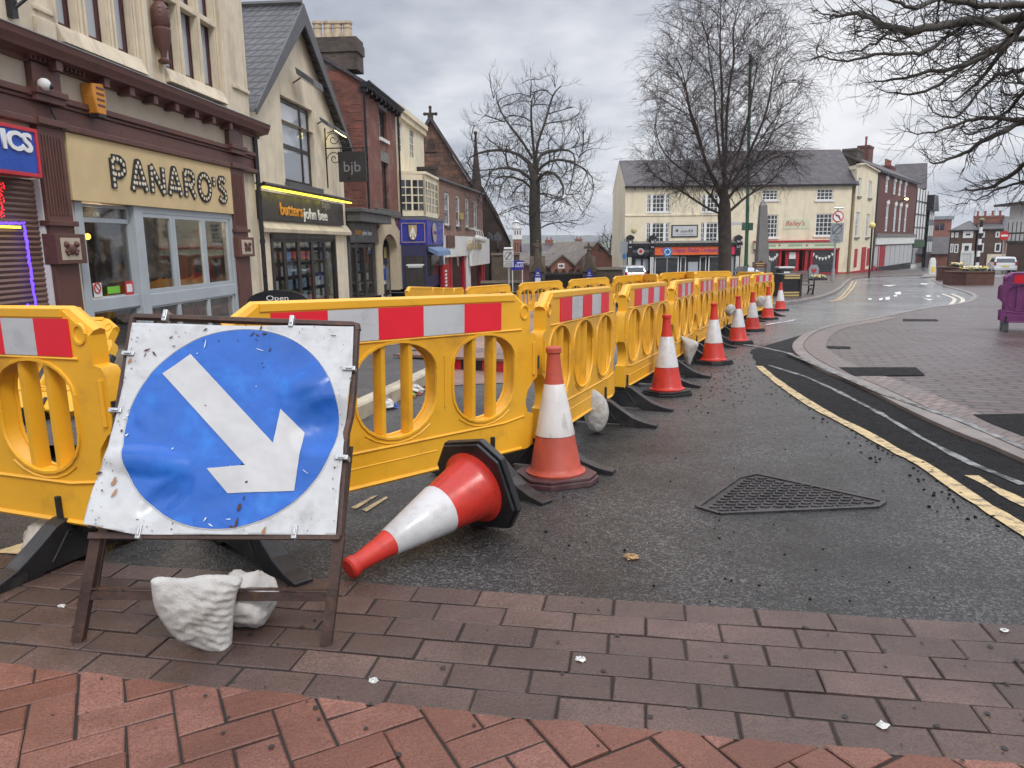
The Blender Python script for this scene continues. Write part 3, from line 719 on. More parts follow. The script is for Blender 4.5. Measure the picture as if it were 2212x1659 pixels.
# --- loose chips of tarmac: one uncountable scatter
b = MB(); rg = random.Random(4)
def chip(u, v, s):
    p = gnd(u, v); a = rg.uniform(0, 6.3)
    q = [(p.x+s*math.cos(a+k*1.57)*rg.uniform(.6, 1.2), p.y+s*math.sin(a+k*1.57)*rg.uniform(.6, 1.2), p.z) for k in range(4)]
    b.prism(q, (rg.uniform(-.2, .2)*s, rg.uniform(-.2, .2)*s, s*rg.uniform(.6, 1.1)))
for k in range(170): u = rg.gauss(1560, 60); chip(u, rg.gauss(815, 38), rg.uniform(.005, .010))
for k in range(150):
    t_ = rg.random(); chip(1650+520*t_+rg.gauss(0, 22), 812+320*t_+rg.gauss(0, 18), rg.uniform(.004, .011))
for k in range(50): chip(rg.uniform(1150, 2200), rg.uniform(930, 1300), rg.uniform(.003, .007))
tag(b.build('loose_chippings', K['fresh']), kind='stuff')
rg = random.Random(9)
def crumple(name, u, v, s, m, label, cat, dz=.0, flat=.5, group=None):
    p = gnd(u, v); t = MB(); t.ball((0, 0, s*flat*.8), s, 9, 6, 0, (1, .8, flat))
    for w in t.v: w += Vector((rg.uniform(-.3, .3)*s, rg.uniform(-.3, .3)*s, max(-w.z*.5, rg.uniform(-.2, .2)*s)))
    o = t.build(name, m); o.location = (p.x, p.y, p.z+dz); tag(o, label, cat, group)
sg = 'scraps of white litter on the paving'
crumple('paper_scrap', 1256, 1432, .016, K['litter'], 'white paper scrap on brown pavers in the middle of the band', 'litter', .01, .25, sg)
crumple('paper_scrap', 808, 1478, .015, K['litter'], 'white scrap on brown pavers just right of the sign leg', 'litter', .01, .25, sg)
crumple('paper_scrap', 1906, 1577, .016, K['litter'], 'white scrap lowest on the brown pavers toward the right', 'litter', .01, .3, sg)
crumple('paper_scrap', 2168, 1369, .014, K['litter'], 'white scrap on top course of brown pavers at far right', 'litter', .01, .3, sg)
crumple('paper_scrap', 53, 1256, .022, K['litter'], 'pale crumb of litter between black barrier foot and sandbag', 'litter', .01, .2, sg)
crumple('paper_scrap', 135, 1316, .013, K['litter'], 'pale crumb on pavers left of the sign leg', 'litter', .01, .3, sg)
crumple('fallen_leaf', 1364, 1205, .03, K['leaf'], 'curled tan leaf lying on the wet tarmac', 'leaf', .002, .15)
lg = 'litter along the pale kerb behind the barrier'
crumple('plastic_bag', 832, 884, .075, K['litter'], 'white plastic wrapper nearest the sign in the kerb gutter', 'litter', 0, .6, lg)
crumple('drink_can', 853, 882, .04, K['litterblue'], 'crushed blue can beside the white wrapper', 'litter', 0, .6, lg)
crumple('plastic_bag', 898, 849, .075, K['litter'], 'white carton among brown leaves at the kerb', 'litter', 0, .6, lg)
crumple('drink_can', 893, 828, .055, K['litterblue'], 'blue and white crumpled packet against the kerb', 'litter', 0, .6, lg)
crumple('plastic_wrapper', 890, 856, .035, K['littergreen'], 'small green wrapper in the kerb litter', 'litter', 0, .5, lg)
crumple('plastic_wrapper', 766, 918, .03, K['litterred'], 'small red wrapper at the near end of the kerb', 'litter', 0, .5, lg)
b = MB()
for k in range(60):
    tt = rg.random(); p = gnd(868+56*tt+rg.gauss(0, 6), 868-32*tt+rg.gauss(0, 4)); s = rg.uniform(.012, .03)
    b.prism([(p.x+s*math.cos(k+q*1.57), p.y+s*math.sin(k+q*1.57), p.z+.002+rg.random()*.01) for q in range(4)], (0, 0, .006))
tag(b.build('dead_leaves', K['litterred']), kind='stuff')

b = MB(); rg = random.Random(77)
for k in range(95):
    u, v = rg.uniform(-50, 2250), rg.uniform(1240, 1665); p = gnd(u, v)
    if p.y > top_edge(p.x)-.03: continue
    s_ = rg.choice((.003, .004, .006, .009)); n = 8; a0 = rg.uniform(0, 6)
    b.poly([(p.x+s_*rg.uniform(.7, 1.2)*math.cos(a0+q*.785), p.y+s_*rg.uniform(.7, 1.2)*math.sin(a0+q*.785), .0135) for q in range(n)])
tag(b.build('gum_spots', mat('dark_gum', (.018, .015, .014, 1), .6, .3, 30, 0, world=True)), kind='stuff')
# ---------------------------------------------------------------- barriers, cones, sandbags, sign
def arc(cx, cz, r, a0, a1, n=6): return [(cx+r*math.cos(RAD(a0+(a1-a0)*k/n)), cz+r*math.sin(RAD(a0+(a1-a0)*k/n))) for k in range(n+1)]
def panel_outline():
    R_ = [(1.90,.08),(1.955,.10),(1.955,.29),(1.905,.30),(1.885,.36),(1.90,.43),(1.95,.49),(1.985,.51),(1.985,.73),(1.96,.77),(1.915,.78),(1.915,.90),(1.80,.985),(1.78,1.0)]
    return R_ + [(2-x, z) for x, z in reversed(R_)]
def stadium(x0, x1, z0, z1):
    r = (x1-x0)/2; rt = r*.62; c = (x0+x1)/2
    top = [(c+r*math.cos(RAD(a)), z1-rt+rt*math.sin(RAD(a))) for a in range(0, 181, 15)]
    bot = [(c+r*math.cos(RAD(a)), z0+r*.8+r*.8*math.sin(RAD(a))) for a in range(180, 361, 15)]
    return top+bot
GROUPS = [(.14,.60),(.69,1.20),(1.31,1.79)]
def make_panel(t, m, nm='panel', solid=0):
    T = .075; b = MB()
    out = [(x, -T/2, z) for x, z in panel_outline()]
    holes = [[(x, -T/2, z) for x, z in stadium(a, c, .30, .795)] for a, c in GROUPS]
    b.prism(out, (0, T, 0), holes=[list(reversed(h)) for h in holes])
    if solid: b.box(.1, 1.9, -.008, .008, .3, .8)
    # top rail, lower ledge, ribs
    rail = [(.21,.985),(.19,1.0),(.09,.92),(.085,.905)]
    b.tube([(.085,0,.90),(.20,0,.982),(1.80,0,.982),(1.915,0,.90)], [.034,.034,.034,.034], 8)
    b.box(.22, 1.78, -.045, .045, .974, 1.006)
    for s in (-1, 1):
        b.tube([(.13,s*T/2,.285),(.3,s*T/2,.265),(1.7,s*T/2,.265),(1.87,s*T/2,.285)], .009, 5)
        b.tube([(.16,s*T/2,.803),(1.84,s*T/2,.803)], .008, 5)
        b.tube([(.12,s*T/2,.185),(1.2,s*T/2,.19)], .004, 4)
        b.tube([(.15,s*T/2,.09),(1.85,s*T/2,.09)], .012, 5)
        for a, c in GROUPS:
            st = [(x, s*T/2, z) for x, z in stadium(a, c, .30, .795)]; b.tube(st+[st[0]], .010, 5, cap=False)
            bg = [(x, s*T/2, z) for x, z in stadium(a-.035, c+.035, .275, .83)][16:-3]; b.tube(bg, .006, 4, cap=False)
        for x in (.135, 1.865):
            for w, r in ((.032, .009),):
                b.tube([(x+w*math.cos(k*.449), s*T/2, .905+1.2*w*math.sin(k*.449)) for k in range(15)], r, 5, cap=False)
        for x in (.645, 1.255): b.tube([(x, s*T/2, .42), (x, s*T/2, .70)], .007, 5)
        for x in (.05, 1.95): b.tube([(x, s*T/2, .53), (x, s*T/2, .72)], .014, 6)
    for a, c in GROUPS:
        for k in (1, 2):
            x = a+(c-a)*k/3
            b.prism([(x+px, py, .29) for px, py in ((-.021,-.018),(-.012,-.034),(.012,-.034),(.021,-.018),(.021,.018),(.012,.034),(-.012,.034),(-.021,.018))], (0,0,.52))
        for dx, dz in ((.03,.36),(-.03,.36),(.03,.70),(-.03,.70)):
            xx = a+.035 if dx > 0 else c-.035
            if a > .7 and a < 1: b.tube([(xx,-.038,dz),(xx,.038,dz)], .022, 8)
    zmap(b); return b.build(nm, m, t, smooth=True, ang=35)
def zmap(b):
    for q in b.v: q.x *= .92; q.z = .18+(q.z-.08)*(.85/.92)
def make_strip(t, flip=1, X0=.36, sq=.26):
    b = MB(); y = -.044*flip
    for k in range(5):
        x0 = X0+k*sq; x1 = x0+sq
        b.box(min(x0, x1), max(x0, x1), min(y, y+.006*flip), max(y, y+.006*flip), .812, .966, k % 2)
    zmap(b); return b.build('reflective_strip', [K['red'], K['white']], t)
def make_foot(t, x, y0=0):
    prof = [(-.44,0),(-.44,.03),(-.35,.045),(-.26,.075),(-.17,.13),(-.09,.185),(-.05,.2),(.05,.2),(.09,.185),(.17,.13),(.26,.075),(.35,.045),(.44,.03),(.44,0),(.20,0),(.16,.022),(-.16,.022),(-.20,0)]
    b = MB(); b.prism([(x-.04, p+y0, z) for p, z in prof], (.08, 0, 0))
    b.box(x-.012, x+.012, y0-.052, y0+.052, .18, .29)
    for s in (-1, 1): b.tube([(x+s*.042, y0-.13, .05), (x+s*.042, y0-.05, .15), (x+s*.042, y0+.05, .15), (x+s*.042, y0+.13, .05)], .006, 4)
    return b.build('foot', K['black'], t, bevel=.008)
def make_barrier(name, label, cat, m, strip=1, group=None, feet=(.13, 1.48), solid=0):
    t = thing(name, label, cat, (0, 0, 0), 0, group)
    make_panel(t, m, 'panel', solid)
    if strip: make_strip(t, strip)
    for x in feet: make_foot(t, x)
    b = MB(); b.tube([(1.992, 0, .555), (1.992, 0, .635)], .036, 8); zmap(b); b.build('clip', K['black'], t)
    return t
def place(o, A, B, z=None):
    """left end to right end (seen from the stickered side), laid along the slope"""
    A = Vector(A); B = Vector(B); d = (B-A); L_ = d.length; u = d/L_; mid = (A+B)/2; st = mid-u*.92
    z0, z1 = g(st.x, st.y), g(st.x+u.x*1.84, st.y+u.y*1.84)
    o.location = (st.x, st.y, z0); o.rotation_euler = (0, -math.atan2(z1-z0, 1.84), math.atan2(u.y, u.x))
def J(u, dep):
    p = atd(u, 640, dep); return (p.x, p.y)
grpR = 'yellow plastic barriers along the works'
JR = [J(420,2.78), J(1148,4.08), J(1325,5.85), J(1446,7.85), J(1496,9.6), J(1539,11.4), J(1566,13.2), J(1592,15.0), J(1618,16.8), J(1668,18.3)]
LBR = ['yellow barrier with big red and white panels behind the blue arrow sign', 'yellow barrier beside the nearest upright cone, holding a sandbag on its foot', 'yellow barrier behind the cleanest large cone, second after the near corner',
       'yellow barrier behind the white sandbag, third along the line from the corner', 'yellow barrier fourth along the receding line, behind the third upright cone', 'yellow barrier fifth along the receding line of cones', 'yellow barrier with faded stickers, sixth along the receding line',
       'yellow barrier seventh along the receding line, last but one before the black bin', 'yellow barrier at the far end of the cone line, next to the black planter']
proto = make_barrier('road_barrier', LBR[0], 'barrier', K['yellow'], 1, grpR)
bars = []
for i, lab in enumerate(LBR):
    o = proto if i == 0 else copy_tree(proto)
    o['label'] = lab; place(o, JR[i], JR[i+1]); bars.append(o)
def restrip(o, X0, sq):
    for k in list(o.children):
        if k.name.startswith('reflective_strip'): bpy.data.objects.remove(k)
    make_strip(o, 1, X0, sq)
o = copy_tree(proto); o['label'] = 'yellow barrier at the left edge with the dirty sandbag under it'
place(o, (-3.18, 3.42), (-1.45, 2.72)); restrip(o, .81, .2); restrip(bars[0], .27, .28)
# far side of the works: stickers turned away, so only the plain backs show
protoL = make_barrier('road_barrier', 'plain backed yellow barrier, leftmost of the row beyond the works', 'barrier', K['yellow'], 0, 'plain yellow barriers on the far side of the works')
JL = [((1000,1108),(22,23.4)), ((1116,1220),(23.6,24.8)), ((1226,1318),(24.9,26.0)), ((1322,1390),(26.1,27.5)), ((1392,1419),(27.5,25.9)), ((1422,1481),(27.6,29.0)), ((1482,1500),(29.0,27.4)), ((1503,1573),(29.2,29.8)), ((1580,1664),(23.2,20.6)),
      ((880,930),(14.6,16.2)), ((930,955),(16.2,18.0)), ((953,978),(17.9,19.8)), ((976,1000),(19.8,21.8))]
LBL = ['plain backed yellow barrier below the zone sign pole, left in the far row', 'plain backed yellow barrier in front of the left church gate pillar', 'plain backed yellow barrier in front of the right church gate pillar', 'plain backed yellow barrier in front of the silver car', 'short looking yellow barrier turned edge on right of the silver car',
       'plain backed yellow barrier below the orange shop sign', 'yellow barrier turned edge on under the orange shop sign', 'plain backed yellow barrier at the foot of the tall leafless birch', 'yellow barrier closing the works in front of the black kiosk roof',
       'yellow barrier top showing first above the near rail, furthest left', 'yellow barrier top showing second from left above the near rail', 'yellow barrier top showing third from left above the near rail', 'yellow barrier top showing fourth from left above the near rail']
for i, ((u0, u1), (d0, d1)) in enumerate(JL):
    d0 *= .94; d1 *= .94
    o = protoL if i == 0 else copy_tree(protoL)
    o['label'] = LBL[i]; place(o, J(u0, d0), J(u1, d1))
# purple barriers
pp = make_barrier('purple_barrier', 'purple barrier with red and white strip at the right edge of the photo', 'barrier', K['purple'], 1, 'purple plastic barriers', solid=1)
A_ = Vector((*J(2163, 12.9), 0)); place(pp, (A_.x, A_.y), (A_.x+1.5, A_.y-1.0)); restrip(pp, .22, .30)
o = copy_tree(pp); o['label'] = 'second purple barrier standing just behind the right edge one'; place(o, (A_.x+.25, A_.y+.45), (A_.x+1.75, A_.y-.55))
o = copy_tree(pp); o['label'] = 'purple barrier seen through the slots of the left edge yellow barrier'; place(o, (-6.3, 6.6), (-4.35, 6.15))
o = copy_tree(protoL); o['label'] = 'yellow barrier slumped backwards, seen through the slots of the left edge barrier'; place(o, (-5.05, 5.6), (-3.1, 5.2)); o.rotation_euler.x = RAD(-42); o.location.z += .02

# --- cones
def make_cone(name, label, base, red, slv, group):
    t = thing(name, label, 'traffic cone', (0, 0, 0), 0, group)
    b = MB(); q = [(-.21,-.12),(-.12,-.21),(.12,-.21),(.21,-.12),(.21,.12),(.12,.21),(-.12,.21),(-.21,.12)]
    b.prism([(x, y, .0) for x, y in q], (0, 0, .03)); b.prism([(x*.95, y*.95, .031) for x, y in q], (0, 0, .018))
    b.build('base', base, t, bevel=.006)
    b = MB(); b.lathe([(.165,.048),(.167,.058),(.150,.066),(.140,.085),(.088,.36),(.045,.60),(.036,.70),(.036,.712),(.043,.718),(.043,.742),(.036,.75),(.02,.752)], 32); b.build('body', red, t, smooth=True)
    b = MB(); b.lathe([(.1093,.262),(.1103,.263),(.0563,.545),(.0555,.546)], 32, cap=False); b.build('reflective_sleeve', slv, t, smooth=True)
    return t
cg = 'traffic cones along the barrier line'
c1 = make_cone('traffic_cone', 'faded dirty cone on a maroon base, nearest of the upright cones', K['maroon'], K['coneold'], K['sleeveold'], cg)
c2 = make_cone('traffic_cone', 'clean red and white cone with black base, second upright cone from the camera', K['black'], K['conered'], K['sleeve'], cg)
def put(o, u, v, rz=0):
    p = gnd(u, v); o.location = p; e = .3
    o.rotation_euler = (math.atan2(g(p.x, p.y+e)-g(p.x, p.y-e), 2*e), 0, rz)
put(c1, 1201, 1036, .35); put(c2, 1440, 851, .55)
for (u, v), lab in zip(((1541,785),(1594,742),(1625,715),(1658,690),(1685,671)), ('third upright cone, beside the sharp white sandbag', 'fourth upright cone, left of the tip of the dark tarmac patch', 'fifth upright cone, with a dark scuff on its white sleeve', 'sixth upright cone, with a torn red edged sleeve', 'farthest upright cone, in front of the black planter')):
    o = copy_tree(c2); o['label'] = lab; put(o, u, v, random.uniform(0, .8))
fc = copy_tree(c2); fc['label'] = 'knocked over red and white cone lying on its side beside the sign'; fc['group'] = cg
def ray_z(u, v, h):
    d = ray(u, v); p = CAM+d*2
    for _ in range(30): t_ = (g(p.x, p.y)+h-CAM.z)/d.z; p = CAM+d*t_
    return p
tz = ray_z(752, 1230, .048); bz = ray_z(1026, 1050, .212); bz = tz+(bz-tz).normalized()*.75
zax = (tz-bz).normalized(); xax = zax.cross(Vector((0, 0, 1))).normalized(); yax = zax.cross(xax)
Mx = Matrix((xax, yax, zax)).transposed() @ Matrix.Rotation(RAD(12), 3, 'Z')
fc.matrix_world = Matrix.Translation(bz) @ Mx.to_4x4()

# --- sandbags
def bag_mesh(sx, sy, sz, seed, pinch=.5, m=None, wr=.012, name='sandbag'):
    b = MB(); rg = random.Random(seed); n, k = 56, 30; off = Vector((seed*3.1, seed*1.7, 0)); rings = []
    for j in range(k+1):
        a = -math.pi/2+math.pi*j/k; row = []
        for i in range(n):
            t = 2*math.pi*i/n
            f = lambda x, e: math.copysign(abs(x)**e, x)
            p = Vector((f(math.cos(a), .7)*f(math.cos(t), .45), f(math.cos(a), .7)*f(math.sin(t), .45), f(math.sin(a), .9)))
            r = max(abs(p.x), abs(p.y))
            p.z *= (1-pinch*r**3)
            q = Vector((p.x*sx, p.y*sy, p.z*sz))
            w = noise.noise(q*7+off)*.7 - abs(noise.noise(q*16+off))*1.1 - abs(noise.noise(q*38+off))*.4
            q += p.normalized()*w*wr*2.0
            row.append(b.V(q))
        rings.append(row)
    for r0, r1 in zip(rings, rings[1:]):
        for i in range(n): b.face((r0[i], r0[(i+1)%n], r1[(i+1)%n], r1[i]))
    return b.build(name, m or K['bag'], smooth=True, ang=80)
sgp = 'white sandbags weighing down the works'
def sandbag(label, u, v, size, rot, m=None, dz=0, seed=1, group=sgp):
    o = bag_mesh(*size, seed, m=m); p = gnd(u, v); o.location = (p.x, p.y, p.z+dz); o.rotation_euler = rot
    return tag(o, label, 'sandbag', group)
sandbag('dirty old sandbag under the left barrier beside its black foot', 140, 1192, (.155,.12,.085), (RAD(20), RAD(-12), .5), K['bagold'], .075, 3)
o = bag_mesh(.085, .07, .11, 11, m=K['bag']); o.location = at(1578, 670, 11.6); o.rotation_euler = (.3, -.3, .6); tag(o, 'small white sandbag behind the fourth upright cone', 'sandbag', sgp)
o = bag_mesh(.10, .08, .12, 13, m=K['bag']); o.location = at(1643, 651, 15.6); o.rotation_euler = (.2, .3, .4); tag(o, 'small white sandbag beside the sixth upright cone', 'sandbag', sgp)
sandbag('left one of two white sandbags on the wet board behind the barrier', 918, 776, (.2,.16,.08), (.1, -.25, .9), K['bag'], .2, 15)
sandbag('right one of two white sandbags on the wet board behind the barrier', 968, 768, (.22,.17,.1), (.1, .2, .4), K['bag'], .22, 17)
# board with red and black edge
A_ = Vector((*G(850,792),0)); B_ = Vector((*G(1098,806),0)); e_ = (B_-A_).normalized(); n_ = Vector((-e_.y, e_.x, 0)); Lb = (B_-A_).length
t = thing('road_plate', 'wet brown board with red and black blocks under its front edge', 'board', (A_.x, A_.y, g(A_.x, A_.y)), math.atan2(e_.y, e_.x))
b = MB(); zz = g(B_.x, B_.y)-g(A_.x, A_.y)
b.prism([(0,0,.13),(Lb,0,.13+zz),(Lb,.75,.14+zz),(.35,.75,.14)], (0,0,.03)); b.build('top_board', K['plywood'], t)
b = MB()
for k in range(9): b.box(Lb*.42+k*Lb*.06, Lb*.42+(k+1)*Lb*.06, .02, .08, zz*.6+.0, zz*.7+.128, k % 2)
b.build('edge_blocks', [K['redframe'], K['blackpaint']], t)

# --- the blue arrow sign
pBL, pBR, pT = at(189, 1136, 2.27), at(725.5, 1156, 2.25), at(535, 690, 2.66)
ex = (pBR-pBL).normalized(); nn = ex.cross(pT-pBL).normalized(); ez = nn.cross(ex) * -1
if ez.z < 0: ez = -ez
nn = ex.cross(ez)           # points away from the viewer? flipped below if needed
if nn.dot(CAM-pBL) > 0: nn = -nn
def S(x, y):                # photo crop pixel -> sign plane coordinates
    u, v = 189+.3092*(x-0)+0, 675+.3092*y
    d = ray(u, v); t_ = (pBL-CAM).dot(nn)/d.dot(nn); p = CAM+d*t_-pBL
    return (p.dot(ex), p.dot(ez))
sgn = thing('works_sign', 'dented square sign with a white arrow in a blue disc on a rusty folding frame', 'road sign', (0, 0, 0))
base = (pBL+pBR)/2; sgn.location = (base.x, base.y, .01)
Mi = Matrix((ex, nn, ez)).transposed().to_4x4(); Mi.translation = pBL
sgnM = Matrix.Translation(-Vector(sgn.location)) @ Mi        # plane (x, depth, z) -> thing local
cx_, cz_ = S(1000, 815)
Lx, _ = S(243, 900); Rx, _ = S(1755, 690); _, Tz = S(1120, 120); _, Bz = S(930, 1515)
ccx, ccz, rx, rz_ = (Lx+Rx)/2, (Tz+Bz)/2, (Rx-Lx)/2, (Tz-Bz)/2
def dent(x, z):
    d = 0
    def para(px, py, ax_, az_, h, rot=0):
        a, c = S(px, py); X, Z = x-a, z-c; cr_, sr_ = math.cos(rot), math.sin(rot); X, Z = X*cr_+Z*sr_, Z*cr_-X*sr_
        q = (X/ax_)**2+(Z/az_)**2; return h*(1-q)**1.15 if q < 1 else 0
    d -= para(400, 1035, .165, .058, .024, -.05); d += para(560, 1290, .105, .050, .020, .75); d += para(1660, 790, .125, .098, .030, .5); d -= para(1560, 470, .13, .05, .008, .6); d -= para(390, 745, .035, .05, .007, .3); d += para(150, 470, .06, .05, .006)
    a, c = S(500, 1090); q = Vector(((x-a)/.16, (z-c)/.075)); q = Vector((q.x*.96+q.y*.25, q.y*.96-q.x*.25)); d -= 0
    a, c = S(560, 1240); d += 0
    a, c = S(1640, 800); d += 0
    a, c = S(1560, 560); d -= .012*math.exp(-(((x-a)/.1)**2+((z-c)/.06)**2))
    a, c = S(380, 760); d += .008*math.exp(-(((x-a)/.05)**2+((z-c)/.06)**2))
    a, c = S(60, 1480); d -= .035*math.exp(-(((x-a)/.12)**2+((z-c)/.12)**2))
    a, c = S(900, 500); d += .010*math.exp(-(((x-a)/.25)**2+((z-c)/.12)**2))
    d += .008*noise.noise(Vector((x*5, z*5, 1.3))) + .003*noise.noise(Vector((x*14, z*14, 4.3))) + .0012*noise.noise(Vector((x*40, z*40, 2)))
    return d
def conform(name, poly, off, m, cell=.009, parent=sgn, thick=0):
    b = MB(); b.M = sgnM; X = [p[0] for p in poly]; Y = [p[1] for p in poly]; cache = {}
    def vv(p):
        k = (round(p[0], 5), round(p[1], 5))
        if k not in cache: cache[k] = b.V((p[0], dent(*p)+off, p[1]))
        return cache[k]
    x = math.floor(min(X)/cell)*cell
    while x < max(X):
        col = clip_rect(poly, x, x+cell, -9, 9); y = math.floor(min(Y)/cell)*cell
        while col and y < max(Y):
            c = clip_rect(col, x, x+cell, y, y+cell)
            if len(c) >= 3:
                ids = []
                for p in c:
                    i = vv(p)
                    if i not in ids: ids.append(i)
                if len(ids) >= 3: b.face(ids)
            y += cell
        x += cell
    o = b.build(name, m, parent, smooth=True, ang=80)
    if thick: md = o.modifiers.new('thickness', 'SOLIDIFY'); md.thickness = thick; md.offset = 0
    return o
PL = [S(312,72), S(700,84), S(1200,92), S(1858,97), S(1850,400), S(1815,640), S(1788,800), S(1785,1000), S(1762,1200), S(1733,1553), S(1000,1553), S(330,1553), S(10,1492), S(60,1230), S(130,1010), S(225,620)]
conform('plate', list(reversed(PL)), 0, K['plate'], thick=.003)
disc = [(ccx+rx*math.cos(k*math.pi/48), ccz+rz_*math.sin(k*math.pi/48)) for k in range(96)]
rim = conform('disc', disc, -.0035, K['blue'])
AR = [S(*p) for p in ((525,428),(722,292),(1298,912),(1350,675),(1508,830),(1445,1247),(985,1267),(840,1093),(1108,1070))]
conform('arrow', list(reversed(AR)), -.0065, K['arrow'])
# thin pale ring round the disc
b = MB(); b.M = sgnM; ring = [(ccx+(rx+.003)*math.cos(k*math.pi/48), ccz+(rz_+.003)*math.sin(k*math.pi/48)) for k in range(97)]
b.tube([(x, dent(x, z)-.002, z) for x, z in ring], .0025, 4, cap=False); b.build('disc_edge', K['white'], sgn)
# chips, scratches and rust spots with a shape of their own
rg = random.Random(21); b = MB(); b.M = sgnM
def blot(px, py, s, mi=0, st=1.0, ang=None):
    x, z = S(px, py); a = rg.uniform(0, 3.14) if ang is None else ang; n = 7
    P = []
    for k in range(n):
        r = s*rg.uniform(.5, 1.2); X, Z = r*math.cos(6.283*k/n)*st, r*math.sin(6.283*k/n)
        xx, zz = x+X*math.cos(a)-Z*math.sin(a), z+X*math.sin(a)+Z*math.cos(a); P.append((xx, dent(xx, zz)-.0078, zz))
    b.poly(P, mi)
for k in range(95):
    e = rg.choice('lltbr'); q = rg.random()
    px, py = {'l': (300-270*q+rg.uniform(12, 90), 90+1400*q), 't': (320+1500*q, rg.uniform(85, 200)), 'b': (100+1600*q, rg.uniform(1440, 1540)), 'r': (1840-100*q-rg.uniform(5, 50), 110+1400*q)}[e]
    blot(px, py, rg.uniform(.0008, .0026), 0, rg.uniform(1, 2.4))
for px, py, s, st, a in ((420,270,.009,3,.6),(470,290,.006,4,-.8),(410,300,.006,3,1.2),(590,180,.006,3,.4),(605,240,.005,3,.1),(830,125,.006,3,.8),(1150,155,.008,3.5,.9),(1215,110,.008,2.5,1.4),(1240,150,.008,2.6,.3),(1190,160,.007,3,-.3),(920,200,.005,2,.2),(1275,260,.006,3,1.4),(1232,383,.005,2,.4),(1222,355,.004,2,.2),(1065,1370,.012,2.6,1.45),(1048,1470,.014,3,1.5),(1100,1300,.006,3,1.4),(1010,1500,.008,2,.1),(1120,1190,.007,1.8,.5),(825,650,.004,2.6,-.4),(245,830,.008,1.5,1),(100,1130,.012,2,.3),(1590,108,.005,1,0),(1720,165,.004,6,-.1)): blot(px, py, s*.5, 0, st, a)
for px, py, s, st, a in ((825,230,.004,9,1.57),(1210,265,.003,10,-.3),(290,680,.006,2,.5),(285,720,.007,1.6,.8),(265,740,.006,2,.2),(280,860,.006,2.5,.8),(830,1450,.006,3,1.2),(870,1490,.005,4,-.6),(990,1448,.004,6,.1),(1525,1115,.003,8,-.6),(600,955,.005,2,1.3),(770,290,.005,1.3,0),(1180,520,.003,3,.5)): blot(px, py, s*.55, 1, st, a)
for px, py, s in ((200,1200,.006),(215,1270,.007),(205,1170,.004),(300,340,.005),(1240,1530,.006)): blot(px, py, s, 2, 2.5, 1.3)
tag(b.build('paint_chips', [mat('rust_chip', (.07,.03,.02,1), .8, .4, 40, 0), mat('bare_chip', (.55,.6,.66,1), .5, .1, 40, 0), mat('rust_stain', (.3,.16,.08,1), .7, .3, 40, 0)], sgn), kind='stuff')
# frame
fo = [S(300,8), S(1872,72), S(1845,640), S(1805,820), S(1790,1000), S(1742,1700), S(1620,2370)]
def lp(px, py, y=.022): x, z = S(px, py); return sgnM @ Vector((x, y, z))
b = MB()
b.tube([lp(2,1500), lp(70,1230), lp(140,990), lp(300,14), lp(330,8)], .013, 6); b.tube([lp(300,10), lp(600,20), lp(1840,68), lp(1872,74), lp(1878,110)], .014, 6)
b.tube([lp(1874,84), lp(1846,560), lp(1828,720), lp(1800,830), lp(1790,1000), lp(1752,1560)], .013, 6)
b.beam(lp(0,1556,.012), lp(1760,1562,.012), .02, .02, up=ez); b.build('frame', K['rust'], sgn)
def footpt(u, v): p = gnd(u, v)+Vector((0, 0, .012)); return p-Vector(sgn.location)
for (tx, ty), (fu, fv) in (((38,1540),(166,1394)), ((1748,1540),(703,1402))):
    b = MB(); top = lp(tx, ty, .02); ft = footpt(fu, fv); b.beam(top, ft, .034, .006, up=(0, 1, 0)); b.beam(top+Vector((.015,.012,0)), ft+Vector((.015,.012,0)), .006, .028, up=(0, 1, 0)); b.build('leg', K['rust'], sgn)
b = MB(); A_ = footpt(166,1394); B_ = footpt(703,1402); TA, TB = lp(38,1540,.03), lp(1748,1540,.03); k = .43
cbA, cbB = A_+(TA-A_)*k, B_+(TB-B_)*k
b.beam(cbA, cbB, .006, .028, up=(0, .3, 1)); b.beam(cbA+Vector((0,.016,.018)), cbB+Vector((0,.016,.018)), .034, .005, up=(0, .3, 1)); b.build('crossbar', K['rust'], sgn)
for (tx, ty), ft in (((100,1130), A_), ((1800,900), B_)):     # rear stays folded flat behind the legs
    b = MB(); b.beam(lp(tx, ty, .06), ft+(lp(tx, ty, .06)-ft)*.22+Vector((0,.05,0)), .03, .008, up=(0, 1, 0)); b.build('rear_stay', K['rust'], sgn)
for px, py in ((546,26),(1428,66),(200,688),(290,290),(1830,395),(1778,1015),(365,1535),(1450,1535)):
    b = MB(); b.M = sgnM; x, z = S(px, py); h = py < 200 or py > 1400
    w_, h_ = (.008, .022) if h else (.022, .008)
    b.box(x-w_, x+w_, -.012, .03, z-h_, z+h_); b.box(x-w_*.5, x+w_*.5, -.017, -.012, z-h_*.5, z+h_*.5); b.build('clip', K['steel'], sgn, bevel=.002)
